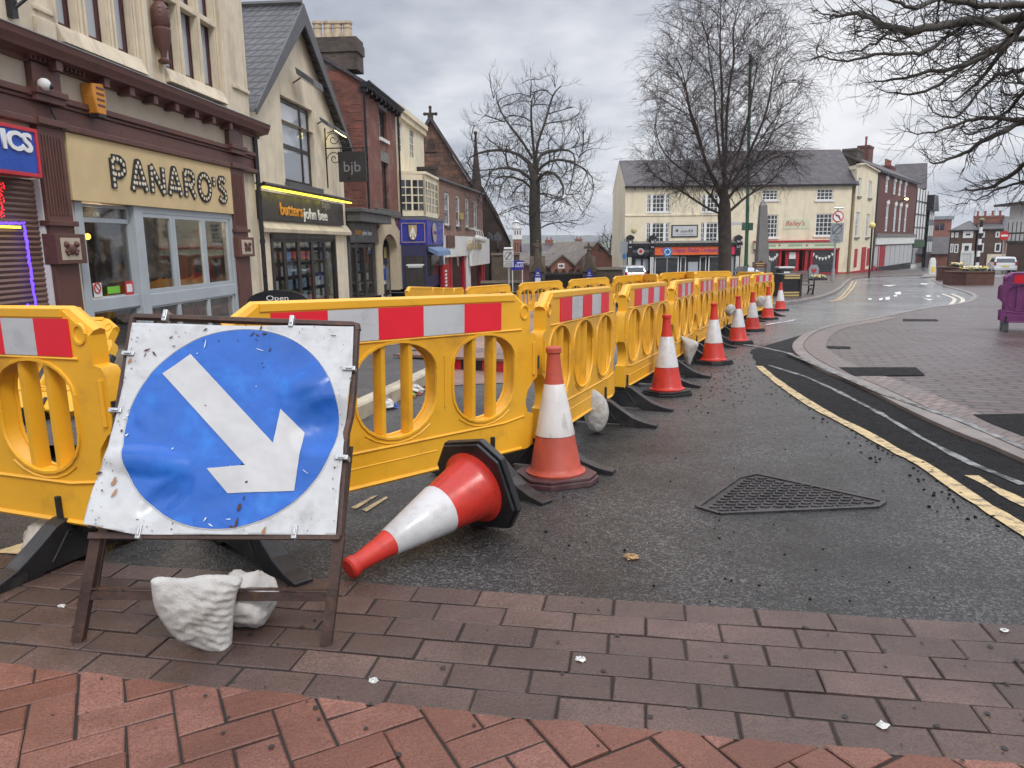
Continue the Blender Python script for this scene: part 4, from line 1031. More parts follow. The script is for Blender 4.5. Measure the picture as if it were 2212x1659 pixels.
# sandbags with a measured outline: a pillow inflated about an upright plane that faces the street
def bag_outline(label, px, Y, thick, seed, m=None, ripple=0, tilt=0, cell=.005, group=sgp):
    c = at(sum(p[0] for p in px)/len(px), sum(p[1] for p in px)/len(px), Y); nv = Vector((CAM.x-c.x, CAM.y-c.y, 0)).normalized(); nv = (nv+Vector((0, 0, tilt))).normalized()
    exx = Vector((0, 0, 1)).cross(nv).normalized(); ezz = nv.cross(exx)
    P2 = []
    for u, v in px: d = ray(u, v); t_ = (c-CAM).dot(nv)/d.dot(nv); q = CAM+d*t_-c; P2.append((q.dot(exx), q.dot(ezz)))
    P2 = smooth_line(P2+[P2[0]], 4)[:-1]; A2 = sum(P2[k-1][0]*P2[k][1]-P2[k][0]*P2[k-1][1] for k in range(len(P2)))
    if A2 < 0: P2.reverse()
    def edge(x, z):
        best = 9
        for k in range(len(P2)):
            ax_, az_ = P2[k-1]; bx_, bz_ = P2[k]; dx, dz = bx_-ax_, bz_-az_; l2 = dx*dx+dz*dz
            t_ = max(0, min(1, ((x-ax_)*dx+(z-az_)*dz)/l2)) if l2 else 0
            best = min(best, (x-ax_-dx*t_)**2+(z-az_-dz*t_)**2)
        return math.sqrt(best)
    b = MB(); X = [p[0] for p in P2]; Z = [p[1] for p in P2]; R0 = min(max(X)-min(X), max(Z)-min(Z))*.5
    for side in (1, -1):
        cache = {}
        def vv(p):
            k = (round(p[0], 5), round(p[1], 5))
            if k not in cache:
                e = edge(*p); q = min(1, e/R0); h = thick*math.sqrt(max(0, 1-(1-q)**2.0))
                f = min(1, e/.02)
                w = noise.noise(Vector((p[0]*10, p[1]*10, seed)))*.012 - abs(noise.noise(Vector((p[0]*24, p[1]*24, seed+4))))*.011 - abs(noise.noise(Vector((p[0]*55, p[1]*55, seed+6))))*.004
                if ripple: kx = (p[0]-min(X))/(max(X)-min(X)); ph = p[1]*1.0+p[0]*.42; w += math.sin(ph*260+3*noise.noise(Vector((p[0]*9, p[1]*9, seed))))*.0035*ripple*max(0, kx*1.6-.45)*f + noise.noise(Vector((p[0]*10+p[1]*14, p[1]*34-p[0]*16, seed+8)))*.0055
                cache[k] = b.V(exx*p[0]+ezz*p[1]+nv*side*(h+w*f))
            return cache[k]
        x = math.floor(min(X)/cell)*cell
        while x < max(X):
            col = clip_rect(P2, x, x+cell, -9, 9); z = math.floor(min(Z)/cell)*cell
            while col and z < max(Z):
                cc = clip_rect(col, x, x+cell, z, z+cell)
                if len(cc) >= 3:
                    ids = []
                    for p in cc:
                        k = vv(p)
                        if k not in ids: ids.append(k)
                    if len(ids) >= 3: b.face(ids if side > 0 else list(reversed(ids)))
                z += cell
            x += cell
    o = b.build('sandbag', m or K['bag'], smooth=True, weld=True, ang=80); o.location = c
    return tag(o, label, 'sandbag', group)
yb_ = (Vector(sgn.location)+cbA).y
bag_outline('bright white sandbag slung over the front crossbar of the arrow sign', [(325,1254),(345,1247),(400,1250),(440,1243),(490,1243),(524,1248),(512,1282),(505,1330),(502,1380),(497,1421),(480,1421),(450,1408),(415,1394),(380,1378),(352,1345),(333,1310)], yb_-.075, .062, 3, ripple=1.2)
bag_outline('plump cream sandbag leaning on the barrier foot right of the nearest upright cone', [(1254,826),(1266,832),(1290,845),(1308,862),(1315,885),(1313,905),(1303,926),(1288,934),(1272,925),(1262,900),(1256,865)], gnd(1288,934).y-.02, .075, 6, cell=.01)
bag_outline('pointed white sandbag between the second and third upright cones', [(1469,724),(1485,730),(1508,740),(1505,755),(1496,775),(1490,789),(1483,786),(1476,765),(1472,742)], 8.5, .09, 9, cell=.014)
sandbag('greyer sandbag half hidden behind the bright one under the arrow sign', 535, 1352, (.10,.09,.105), (.25, -.1, -.3), mat('grey_sandbag', (.5,.48,.46,1), .75, .15, 6, .25, 160, dirt=(.3,.27,.24,1), dsc=4), .10, 23)
# ---------------------------------------------------------------- left hand shops
d_ = ray(1230, 526); ADEG = math.degrees(math.atan2(d_.y, d_.x))
nA = Vector((-math.sin(RAD(ADEG)), math.cos(RAD(ADEG)), 0))
def frA(off, z=-.55): return Fr((nA.x*off, nA.y*off, z), ADEG)
P = frA(8.0)
avg = lambda f, a, b, y=0: (f.hz(*a, y)+f.hz(*b, y))/2
# ======== cafe building
xL, xR = P.hx(-420, 400), P.hx(543, 300)
bd = P.empty('shop_building', 'ornate ivory building with brown Victorian shopfront and tan cafe sign', 'building')
zst = avg(P, (142,292), (497,362)); zsb = avg(P, (155,432), (504,464)); zft = avg(P, (135,167), (490,275)); zfb = avg(P, (148,222), (492,314))
zct = avg(P, (20,60), (548,253), -.38); zcb = avg(P, (20,92), (543,276), -.36); zbr = avg(P, (20,128), (490,275), -.05)
zbase = -.3
xj0, xp0, xp1, xs0 = P.hx(84,440), P.hx(101,440,-.12), P.hx(155,440,-.12), P.hx(158,440)
xs1, xq0, xq1 = P.hx(503,464), P.hx(506,464,-.12), P.hx(533,464,-.12)
# upper windows
zwb = P.hz(235,101); zwt = zwb+3.4; ztr = P.hz(392,14)
ups = []
for a, c, v in ((114,168,60),(181,235,90),(245,290,108)): ups.append((P.hx(a,v), zwb, P.hx(c,v), zwt))
zw2 = P.hz(392,162)
for a, c, v in ((349,388,150),(392,430,160),(434,469,175)): ups.append((P.hx(a,v), zw2, P.hx(c,v), zwt))
zpan = zsb
ops = ups + [(xL+.4, zbase+.1, xj0, avg(P,(0,385),(80,385))), (xs0, zbase+.1, xs1, zsb)]
b = MB(); wall(b, xL, xR, zbase, zwt+1.2, ops, .22); body(b, xL, xR, .003, 8, zbase, zwt+1.2); b.build('wall', K['ivory'], bd)
for i, (a, z0, c, z1) in enumerate(ups):
    w = window(bd, a+.02, z0+.02, c-.02, z1, .12, K['plum'], K['skyglass'], fw=.085, bw=.09, zs=[ztr] if i >= 4 else None)
b = MB()                                          # moulded stone mullions, sills, transom
for i, (a, z0, c, z1) in enumerate(ups):
    for x in (a, c): b.box(x-.05, x+.05, -.05, .1, z0-.12, z1); b.box(x-.025, x+.025, -.085, -.05, z0-.05, z1)
    b.prism([(a-.05, -.22, z0-.30), (a-.05, -.10, z0-.02), (a-.05, .10, z0), (a-.05, .1, z0-.3)], (c-a+.1, 0, 0))
    if i >= 3: b.box(a, c, -.07, .1, ztr-.06, ztr+.06)
x0, x1 = P.hx(291,80), P.hx(344,110)
b.box(x0, x0+.28, -.14, .05, zwb-.5, zwt); b.box(x0+.07, x0+.20, -.18, -.14, zwb-.4, zwt); b.box(x1-.12, x1, -.10, .05, zwb-.5, zwt)
x0 = P.hx(473,150); b.box(x0, x0+.14, -.12, .05, zwb-.5, zwt); b.box(xR-.9, xR-.02, -.06, .0, zwb+.28, zwb+.36)
b.box(xL, P.hx(112,60), -.07, .0, zwb-.55, zwt); b.box(P.hx(60,20), P.hx(103,30), -.11, -.07, zwb+.05, zwb+.12); b.box(P.hx(58,20), P.hx(101,30), -.13, -.07, zwb-.55, zwb-.05)
b.build('window_surround', K['ivory'], bd, bevel=.012)
xu = P.hx(331, 70); b = MB(); zu = P.hz(333, 130)
b.lathe([(.04,0),(.11,.02),(.12,.06),(.05,.11),(.06,.2),(.15,.42),(.17,.62),(.14,.66),(.17,.7),(.165,.98),(.13,1.06),(.07,1.12),(.10,1.25),(.13,1.4),(.08,1.5),(.05,1.6),(.03,1.8)], 12, (xu, -.17, zu-.06))
for k in range(4): b.tube([(xu-.16, -.24, zu+.68+k*.08), (xu, -.34, zu+.7+k*.08), (xu+.16, -.24, zu+.68+k*.08)], .012, 4)
b.build('urn_ornament', K['brown'], bd, smooth=True)
b = MB()                                          # main cornice
prof = [(-.02, zbr), (-.10, zbr), (-.12, zbr+.06), (-.30, zbr+.10), (-.34, zcb), (-.36, zcb+.05), (-.40, zct-.10), (-.42, zct), (-.38, zct+.02), (0, zct+.05)]
b.prism([(xL, y, z) for y, z in prof], (xR+.25-xL, 0, 0)); n = 0
x = P.hx(60, 140)
for u in (103+0, 208, 264, 316, 363, 406, 444, 482):
    v = 167+ (u-208)*.31; x = P.hx(u, v, -.12); b.box(x-.07, x+.07, -.30, -.02, zbr-.05, zbr+.09)
for k in range(26):
    xx = xp0-.1+k*.05
    if k % 2 == 0: b.box(xx, xx+.03, -.22, -.12, zbr+.02, zbr+.1)
b.build('cornice', K['brown'], bd)
b = MB(); b.prism([(xL, -.40, zct+.022), (xL, .0, zct+.10), (xL, 0, zct+.06), (xL, -.43, zct-.005)], (xR+.25-xL, 0, 0)); b.build('lead_capping', K['lead'], bd)
b = MB(); b.box(xL, xR-.02, -.05, 0, zfb, zbr+.02); b.build('frieze', K['frieze'], bd)
b = MB()                                          # architrave mouldings above the sign
for z0, z1, d in ((zfb-.10, zfb, .14), (zfb-.16, zfb-.10, .10), (zst+.10, zfb-.16, .07), (zst, zst+.10, .16)): b.box(xL, xR-.02, -d, 0, z0, z1)
b.build('architrave', K['brown'], bd, bevel=.015)
zb1 = P.hz(135, 505, -.22)
for a, c in ((xp0, xp1), (xq0, xq1)):             # pilasters
    b = MB(); w = c-a
    b.box(a, c, -.12, 0, zbase, zst+.02)
    for k in range(7): b.box(a+w*(.10+.115*k), a+w*(.10+.115*k)+.02*w/.4, -.135, -.12, zb1+.28, zst-.12)
    b.box(a-.03, c+.03, -.20, 0, zfb-.16, zfb); b.box(a-.06, c+.06, -.24, 0, zfb-.06, zfb+.03); b.box(a-.02, c+.02, -.16, 0, zfb+.03, zbr)
    b.box(a-.03, c+.03, -.19, 0, zst+.02, zst+.12); b.box(a-.05, c+.05, -.17, 0, zb1+.12, zb1+.20)
    b.box(a-.04, c+.08, -.22, 0, zb1-.46, zb1+.0); b.build('pilaster', K['brown'], bd, bevel=.012)
    b = MB(); b.box(a+.06, c-.06, -.225, -.20, zb1-.40, zb1-.06); b.build('plaque', K['frieze'], bd)
    b = MB(); m = (a+c)/2; q = zb1-.24
    b.ball((m, -.235, q), .1, 10, 6, 0, (1.1, .3, .8))
    for s in (-1, 1): b.ball((m+s*.12, -.235, q+.08), .05, 8, 5); b.ball((m+s*.10, -.235, q-.06), .035, 8, 5); b.ball((m+s*.13, -.235, q-.02), .03, 8, 5)
    b.build('ornament', K['brown'], bd, smooth=True)
b = MB(); b.tube([(xR-.06, -.12, zbase), (xR-.06, -.12, zbr)], .06, 8)
for z in (.6, 1.9, 3.0): b.tube([(xR-.06, -.12, z), (xR-.06, -.12, z+.1)], .075, 8)
b.build('downpipe', K['blackpaint'], bd)
# shutter bay
b = MB(); zs = zbase+.1; zt = avg(P,(0,385),(80,385))
while zs < zt: b.tube([(xL+.4, .06, zs), (xj0-.02, .06, zs)], .042, 6, cap=False); zs += .078
b.box(xL+.4, xj0, .07, .1, zbase, zt); b.build('shutter', K['shutter'], bd, smooth=True)
b = MB(); b.box(xj0-.02, xp0+.0, -.06, .1, zbase, zt+.02); b.build('shutter_rail', K['whitepaint'], bd)
# cafe windows and door
f0 = .04
zr0, zr1 = avg(P,(200,642),(280,642)), avg(P,(325,628),(488,617)); zt1 = avg(P,(312,462),(490,473)); zg = zbase+.12
b = MB(); GX = [P.hx(158,440), P.hx(173,440), P.hx(284,470), P.hx(296,470), P.hx(505,480)]
b.box(GX[0], GX[1]+.02, -.02, .16, zg, zsb); b.box(GX[2], GX[3]+.10, -.06, .16, zg, zsb); b.box(P.hx(490,480)+.05, GX[4], -.06, .16, zg, zsb)
b.box(GX[1], GX[2], -.0, .12, zr0-.22, zr0); b.box(GX[1], GX[2], 0, .12, zg, zg+.15); b.box(GX[1]+.1, GX[2], 0.05, .12, zsb-.33, zsb-.25)
b.box(GX[3], GX[4], -.05, .14, zt1, zt1+.25); b.box(GX[3], GX[4], -.05, .14, zr1-.26, zr1-.02); b.box(GX[3], GX[4], -.05, .14, zg, zg+.12)
b.build('shopfront_frame', K['greyframe'], bd, bevel=.008)
for a, c, v in ((299,374,545),(375,440,545),(440,495,545)):
    window(bd, P.hx(a,v), zr1-.02, P.hx(c,v), zt1+.02, -.04, K['greyframe'], K['shopglass'], fw=.09)
    window(bd, P.hx(a,v), zg+.1, P.hx(c,v), zr1-.24, -.03, K['greyframe'], K['shopglass'], fw=.05)
window(bd, GX[1], zr0-.03, GX[2], zsb-.02, .05, K['greyframe'], K['shopglass'], fw=.05)
window(bd, GX[1], zg, GX[2], zr0-.2, .05, K['greyframe'], K['shopglass'], fw=.05)
b = MB(); r0, r1, rd = xs0, xs1, 3.4
b.poly([(r0,rd,zg),(r1,rd,zg),(r1,rd,zsb+.3),(r0,rd,zsb+.3)]); b.poly([(r0,.23,zg),(r0,rd,zg),(r0,rd,zsb+.3),(r0,.23,zsb+.3)]); b.poly([(r1,.23,zg),(r1,rd,zg),(r1,rd,zsb+.3),(r1,.23,zsb+.3)])
b.poly([(r0,.23,zg),(r1,.23,zg),(r1,rd,zg),(r0,rd,zg)]); b.poly([(r0,.23,zsb+.1),(r1,.23,zsb+.1),(r1,rd,zsb+.1),(r0,rd,zsb+.1)])
b.build('interior', K['interiorwarm'], bd)
ld = bpy.data.lights.new('cafe_lamp', 'POINT'); ld.energy = 130; ld.color = (1, .72, .42); ld.shadow_soft_size = .15; lo_ = bpy.data.objects.new('cafe_lamp', ld); COL.objects.link(lo_); lo_.location = P.W((xs0+xs1)/2, 1.6, zsb-.1)
# things in the cafe window
def cafe_chair(x, y, lab, rz, first=None):
    if first is None:
        b = MB(); b.lathe([(.2,.45),(.24,.47),(.25,.5)], 14); R0 = []
        for k in range(9):
            a = RAD(-100+25*k+90); R0.append((a, .25))
        prev = None
        for a, r in R0:
            h = .98-.10*abs(math.cos(a)) if True else 1
            cur = (b.V((r*math.cos(a), r*math.sin(a), .46)), b.V((r*1.15*math.cos(a), r*1.15*math.sin(a), h)), b.V((r*1.06*math.cos(a), r*1.06*math.sin(a), h)), b.V((r*.9*math.cos(a), r*.9*math.sin(a), .46)))
            if prev:
                for q in range(4): b.face((prev[q], prev[(q+1)%4], cur[(q+1)%4], cur[q]))
            prev = cur
        t = P.empty('cafe_chair', lab, 'chair', 'orange tub chairs inside the cafe')
        b.build('shell', K['chair'], t, smooth=True)
        b = MB()
        for sx in (-1, 1):
            for sy in (-1, 1): b.tube([(sx*.14, sy*.14, .45), (sx*.2, sy*.2, 0)], .015, 5)
        b.build('leg_frame', K['darkframe'], t)
    else: t = copy_tree(first); t['label'] = lab
    w = P.W(x, y, zch); t.location = w; t.rotation_euler = (0, 0, P.a+rz); return t
ch = None; zch = avg(P,(322,598),(470,590),.9)-.98
for (u, v), lab in zip(((270,600),(322,612),(350,606),(392,600),(418,602),(470,598),(338,655),(425,655)), ('behind the left cafe window post', 'lowest left behind the first cafe pane', 'right side of the first cafe pane', 'left side of the middle cafe pane', 'right side of the middle cafe pane', 'in the right hand cafe pane', 'behind the small lower left pane', 'behind the small lower middle pane')):
    yy = .9 if v < 640 else .7
    c = cafe_chair(P.hx(u, v, yy), yy, 'orange tub chair '+lab, RAD(180), ch); ch = ch or c
lamp = P.empty('wall_lamp', 'lit orange bulb inside the cafe beside the door glass', 'lamp'); b = MB(); lx, lz = P.hit(189, 511, .4); b.ball((lx, .4, lz), .055, 10, 6); b.build('bulb', K['lampo'], lamp); b = MB(); b.box(lx-.02, lx+.02, .45, .52, lz-.1, lz+.02); b.build('bracket', K['darkframe'], lamp)
def notice(name, lab, f, u0, v0, u1, v1, y, m, tx=None, tm=None, cat='notice', rows=0):
    t = f.empty(name, lab, cat); x0, z1 = f.hit(u0, v0, y); x1, z0 = f.hit(u1, v1, y)
    b = MB(); b.box(x0, x1, y, y+.006, z0, z1); b.build('card', m, t)
    if tx:
        h = (z1-z0)/len(tx)
        for k, s in enumerate(tx):
            if s: text('lettering', s, tm, t, x0+(x1-x0)*.12, z1-h*(k+.78), x1-(x1-x0)*.12, z1-h*(k+.25), y, .001)
    return t
notice('no_smoking_notice', 'white no smoking card low in the cafe door glass', P, 201, 612, 222, 640, .03, K['whitepaint'])
t = bpy.data.objects['no_smoking_notice']; b = MB(); mx, mz = P.hit(211, 622, .02); b.tube([(mx+.085*math.cos(k*.3927), .026, mz+.085*math.sin(k*.3927)) for k in range(17)], .012, 5, cap=False); b.tube([(mx-.06, .026, mz+.06), (mx+.06, .026, mz-.06)], .01, 5); b.build('symbol', K['redlet'], t)
notice('green_notice', 'lime green slip low in the cafe door glass', P, 232, 620, 260, 632, .03, mat('lime_card', (.18,.5,.04,1), .5, .1, 3, 0))
notice('red_notice', 'red card with white centre in the cafe door glass', P, 270, 608, 290, 638, .03, K['shopred'])
t = bpy.data.objects['red_notice']; x0, z1 = P.hit(274, 614, .02); x1, z0 = P.hit(287, 630, .02); b = MB(); b.box(x0, x1, .022, .029, z0, z1); b.build('panel', K['whitepaint'], t)
# cafe sign
t = P.empty('shop_sign', "tan signboard lettered PANARO'S in marquee letters above the cafe window", 'sign')
b = MB(); b.box(P.hx(143,300,-.11), P.hx(503,400,-.11), -.11, -.0, zsb, zst-.005); b.build('board', K['signboard'], t)
LET = {'P': (.62, [[(0,0),(0,1)], [(0,1),(.38,1),(.56,.88),(.56,.62),(.38,.48),(0,.48)]]), 'A': (.8, [[(0,0),(.35,1),(.45,1),(.8,0)], [(.14,.28),(.66,.28)]]), 'N': (.72, [[(0,0),(0,1)], [(0,1),(.72,0)], [(.72,0),(.72,1)]]),
       'R': (.66, [[(0,0),(0,1)], [(0,1),(.40,1),(.58,.88),(.58,.64),(.40,.5),(0,.5)], [(.3,.5),(.66,0)]]), 'O': (.86, [[(.43+.43*math.cos(k*.3927), .5+.5*math.sin(k*.3927)) for k in range(17)]]), "'": (.06, [[(0,.62),(0,1)]]),
       'S': (.56, [[(.54,.84),(.42,.98),(.16,.98),(.02,.82),(.06,.62),(.28,.52),(.50,.40),(.54,.18),(.40,.02),(.14,.02),(0,.16)]])}
lx0, lx1 = P.hx(244, 370, -.125), P.hx(487, 410, -.125); lzt = (P.hz(241,343,-.11)+P.hz(478,385,-.11))/2; lzb = (P.hz(248,408,-.11)+P.hz(480,434,-.11))/2
tot = sum(LET[c][0] for c in "PANARO'S")+.34*7; k_ = (lx1-lx0)/tot; H = lzt-lzb; cx = lx0
for c in "PANARO'S":
    w, st = LET[c]; b = MB()
    for s in st:
        pts = [(cx+x*k_, z*H+lzb) for x, z in s]
        for (xa, za), (xb, zb) in zip(pts, pts[1:]): b.beam((xa, -.125, za), (xb, -.125, zb), .145, .024, up=(0, 1, 0))
        for xa, za in pts[1:-1]: b.lathe([(.0,0),(.072,0)], 10, (0,0,0)) if False else b.tube([(xa,-.137,za),(xa,-.113,za)], .0725, 12)
    o = b.build('letter', K['letterblk'], t)
    b = MB()
    for s in st:
        pts = [Vector((cx+x*k_, 0, z*H+lzb)) for x, z in s]; L_ = sum((q-p).length for p, q in zip(pts, pts[1:])); n = max(2, int(L_/.098)); acc = 0; i = 0
        for j in range(n):
            dd = (j+.5)*L_/n; a2 = 0
            for p, q in zip(pts, pts[1:]):
                l = (q-p).length
                if a2+l >= dd: r = p+(q-p)*((dd-a2)/l); break
                a2 += l
            b.tube([(r.x, -.139, r.z), (r.x, -.12, r.z)], .036, 8)
    b.build('bulb_row', K['bulb'], o)
    cx += (w+.34)*k_
# neighbouring sign, camera, alarm
t = P.empty('shop_sign', 'blue signboard with red border and white letters ICS at the left edge', 'sign'); x1 = P.hx(83,330,-.3); z1 = P.hz(40,272,-.3); z0 = P.hz(40,378,-.3)
b = MB(); b.box(xL+.4, x1-.05, -.30, -.06, z0+.05, z1-.05); b.build('board', K['blueboard'], t)
b = MB(); b.box(xL+.4, x1, -.32, -.06, z1-.05, z1); b.box(xL+.4, x1, -.32, -.06, z0, z0+.05); b.box(x1-.05, x1, -.32, -.06, z0+.05, z1-.05); b.build('border', K['shopred'], t)
text('lettering', 'ICS', K['wletter'], t, P.hx(2,300,-.3), P.hz(30,325,-.3), P.hx(66,300,-.3), P.hz(30,282,-.3), -.30, .012, .035)
t = P.empty('security_camera', 'white dome security camera on the brown pilaster', 'camera'); x, z = P.hit(97,183,-.25); b = MB(); b.ball((x,-.24,z), .095, 14, 8); b.build('housing', K['whitepaint'], t, smooth=True); b = MB(); b.ball((x+.03,-.31,z-.02), .045, 10, 6); b.build('lens', K['blackpaint'], t, smooth=True)
b = MB(); b.tube([(x,-.2,z), (x+.3,-.1,z-.35), (x+.4,-.18,z-.6)], .012, 5); b.build('cable', K['blackpaint'], t)
t = P.empty('alarm_box', 'orange six sided burglar alarm box under the brown cornice', 'alarm'); x, z = P.hit(198,212,-.12)
b = MB(); b.prism([(x-.18,-.05,z+.20),(x+.12,-.05,z+.24),(x+.18,-.05,z+.05),(x+.13,-.05,z-.26),(x-.1,-.05,z-.26),(x-.17,-.05,z)], (0,-.22,0)); b.build('cover', mat('orange_plastic', (.6,.24,.03,1), .4, .1, 3, 0), t, bevel=.02)
b = MB(); b.box(x-.1, x+.12, -.275, -.1, z-.31, z-.26); b.build('base_cap', K['blackpaint'], t)
b = MB()
for k in range(4): b.box(x-.09, x+.11, -.275, -.27, z+.13-k*.09, z+.165-k*.09)
b.build('marking', K['brown'], t)
t = P.empty('lamp_bracket', 'dark iron bracket on the ivory wall at the top left corner', 'bracket'); b = MB(); x, z = P.hit(24,22,-.1); b.box(x-.06, x+.06, -.16, 0, z-.1, z+.5); b.tube([(x,-.12,z), (x+.5,-.7,z+.75)], .025, 6); b.build('arm', K['blackpaint'], t)
t = P.empty('string_lights', 'blue and red light strings hanging over the brown shutter', 'lights')
b = MB(); rg = random.Random(3)
for k in range(60):
    q = k/59; u = (53+16*q if q < .93 else 53) + 9*q; v = 490+182*q; x, z = P.hit(u+rg.uniform(-2,2), v, -.02); b.ball((x, -.02, z), .016, 6, 4, 0, (1, 1, 2))
for k in range(18): x, z = P.hit(k*3.1, 482+rg.uniform(-1,1), -.02); b.ball((x, -.02, z), .016, 6, 4)
b.build('blue_string', K['ledblue'], t)
b = MB()
for k in range(34): x, z = P.hit(rg.uniform(-2,9), 396+k*2.2, -.02); b.ball((x, -.02, z), .010, 6, 4)
b.build('red_string', K['ledred'], t)
b = MB(); x0, z = P.hit(-10, 490, -.02); x1, _ = P.hit(44, 490, -.02); b.box(x0, x1, -.03, -.01, z-.012, z+.02); b.build('yellow_tube', K['lampy'], t)

# ======== gabled estate agent
Q = frA(8.25)
x0, x1 = Q.hx(544,330), Q.hx(744,430)
bd = Q.empty('gabled_shop', 'cream gabled house with steep slate roof and black estate agent signboard', 'building')
xm = Q.hx(633, 60); zap = Q.hz(633, 22); zel = Q.hz(545, 250); zer = Q.hz(741, 300); ze = (zel+zer)/2
xm = (xm*2+(x0+x1)/2)/3
uw = (Q.hx(610,290), Q.hz(650,400)+.0, Q.hx(677,290), Q.hz(645,224))
so = (Q.hx(588,560), zbase+.05, Q.hx(724,560), avg(Q,(586,502),(726,511)))
b = MB(); wall(b, x0, x1, zbase, ze, [uw, so], .3)
# gable triangle with the window cut out
if uw[3] > ze:
    b = MB(); wall(b, x0, x1, zbase, uw[1], [so], .3)
    lw = lambda z: x0+(xm-x0)*(z-ze)/(zap-ze) if z > ze else x0
    rw = lambda z: x1-(x1-xm)*(z-ze)/(zap-ze) if z > ze else x1
    b.poly([(x0,0,uw[1]),(uw[0],0,uw[1]),(uw[0],0,uw[3]),(lw(uw[3]),0,uw[3]),(x0,0,max(ze,uw[1]))]); b.poly([(uw[2],0,uw[1]),(x1,0,uw[1]),(x1,0,max(ze,uw[1])),(rw(uw[3]),0,uw[3]),(uw[2],0,uw[3])])
    b.poly([(lw(uw[3]),0,uw[3]),(rw(uw[3]),0,uw[3]),(xm,0,zap)])
    a, c0_, c, d = uw
    for q in (((a,0,c0_),(a,0,d),(a,.3,d),(a,.3,c0_)), ((c,0,c0_),(c,0,d),(c,.3,d),(c,.3,c0_)), ((a,0,d),(c,0,d),(c,.3,d),(a,.3,d)), ((a,0,c0_),(c,0,c0_),(c,.3,c0_),(a,.3,c0_))): b.poly(q)
else: b.poly([(x0,0,ze),(x1,0,ze),(xm,0,zap)])
body(b, x0, x1, .003, 9, zbase, ze); b.build('wall', K['cream'], bd)
b = MB(); o_ = .28; sl = (zap-ze)/(xm-x0); sr = (zap-ze)/(x1-xm)
b.prism([(x0-.25,-o_,ze-.25*sl),(xm,-o_,zap),(xm,-o_,zap+.16),(x0-.33,-o_,ze-.25*sl)], (0,9.3,0)); b.prism([(x1+.25,-o_,ze-.25*sr),(x1+.33,-o_,ze-.25*sr),(xm,-o_,zap+.16),(xm,-o_,zap)], (0,9.3,0))
b.build('roof', K['slate'], bd)
b = MB(); bw = .42
for xa, s in ((x0-.28, sl), (x1+.28, -sr)):
    za = ze-.28*abs(s); n_ = Vector((0,0,-1)); b.prism([(xa,-o_-.06,za-.05),(xa,-o_-.06,za+.12),(xm,-o_-.06,zap+.18),(xm,-o_-.06,zap-bw)], (0,.05,0))
b.tube([(xm,-o_,zap+.2),(xm,9,zap+.2)], .09, 6); b.build('bargeboard', K['barge'], bd)
o = window(bd, uw[0]+.01, uw[1], uw[2]-.01, uw[3], .14, K['darkframe'], K['skyglass'], fw=.13, bw=.12, zs=[(uw[1]*1.25+uw[3])/2.25], xs=[uw[0]+(uw[2]-uw[0])*.72])
b = MB(); b.box(uw[0]-.05, uw[2]+.3, -.14, .1, uw[1]-.24, uw[1]); b.build('window_sill', K['barge'], bd, bevel=.01)
zl = avg(Q,(553,498),(756,510)); b = MB(); b.prism([(x0+.1,-.16,zl),(x0+.1,-.18,zl+.1),(x0+.1,-.0,zl+.35),(x0+.1,0,zl-.02)], (x1-x0,0,0)); b.build('shopfront_ledge', K['cream'], bd)
b = MB(); b.box(so[0], so[2], -.06, .1, so[3]-.14, so[3]); b.box(so[0], so[2], .0, .1, so[1], so[1]+.12)
X = [Q.hx(u,560) for u in (588,617,647,676,703,724)]
for x in (X[0], X[-1]): b.box(x-.07, x+.07, -.04, .1, so[1], so[3])
b.build('shopfront_frame', K['darkframe'], bd)
for a, c in zip(X, X[1:]): window(bd, a, so[1]+.1, c, so[3]-.12, .0, K['darkframe'], K['shopglass'], fw=.11)
b = MB(); b.poly([(so[0],1.6,so[1]),(so[2],1.6,so[1]),(so[2],1.6,so[3]),(so[0],1.6,so[3])]); b.poly([(so[0],.3,so[1]),(so[0],1.6,so[1]),(so[0],1.6,so[3]),(so[0],.3,so[3])]); b.poly([(so[2],.3,so[1]),(so[2],1.6,so[1]),(so[2],1.6,so[3]),(so[2],.3,so[3])]); b.poly([(so[0],.3,so[3]),(so[2],.3,so[3]),(so[2],1.6,so[3]),(so[0],1.6,so[3])])
b.build('interior', K['interiorwarm'], bd)
b = MB(); rg = random.Random(5)
for a, c in zip(X, X[1:]):
    for k in range(5):
        z = so[1]+.35+k*.42; b.tint = rg.random()
        for q in range(2): b.box(a+.15+q*(c-a-.2)/2, a+.10+(q+1)*(c-a-.2)/2, .22, .226, z, z+.3, rg.randrange(4))
b.build('display_cards', [K['whitepaint'], mat('card_blue', (.25,.35,.5,1), .5, .3, 2, 0), mat('card_red', (.4,.12,.1,1), .5, .3, 2, 0), mat('card_green', (.25,.3,.18,1), .5, .3, 2, 0)], bd)
def board_sign(f, lab, pts, y, m, dep=.08, name='shop_sign'):
    (ua, va), (ub, vb) = pts; t = f.empty(name, lab, 'sign'); xa, z1 = f.hit(ua, va, y); xb, z0 = f.hit(ub, vb, y)
    b = MB(); b.box(xa, xb, y, y+dep, z0, z1); b.build('board', m, t, bevel=.008); return t, xa, xb, z0, z1
yb = -.12
t = Q.empty('shop_sign', 'long black signboard reading butters john bee under a lit yellow tube', 'sign')
bx0, bx1 = Q.hx(558,440,yb), Q.hx(742,470,yb); bz1 = avg(Q,(556,412),(741,440),yb); bz0 = avg(Q,(561,471),(743,489),yb)
b = MB(); b.box(bx0, bx1, yb, -.02, bz0, bz1); b.build('board', K['charcoal'], t, bevel=.01)
tz0, tz1 = avg(Q,(606,466),(705,477),yb), avg(Q,(606,443),(705,455),yb)
text('lettering', 'butters', K['orange'], t, Q.hx(605,460,yb), tz0+.03, Q.hx(653,463,yb), tz1+.06, yb, .012, .012)
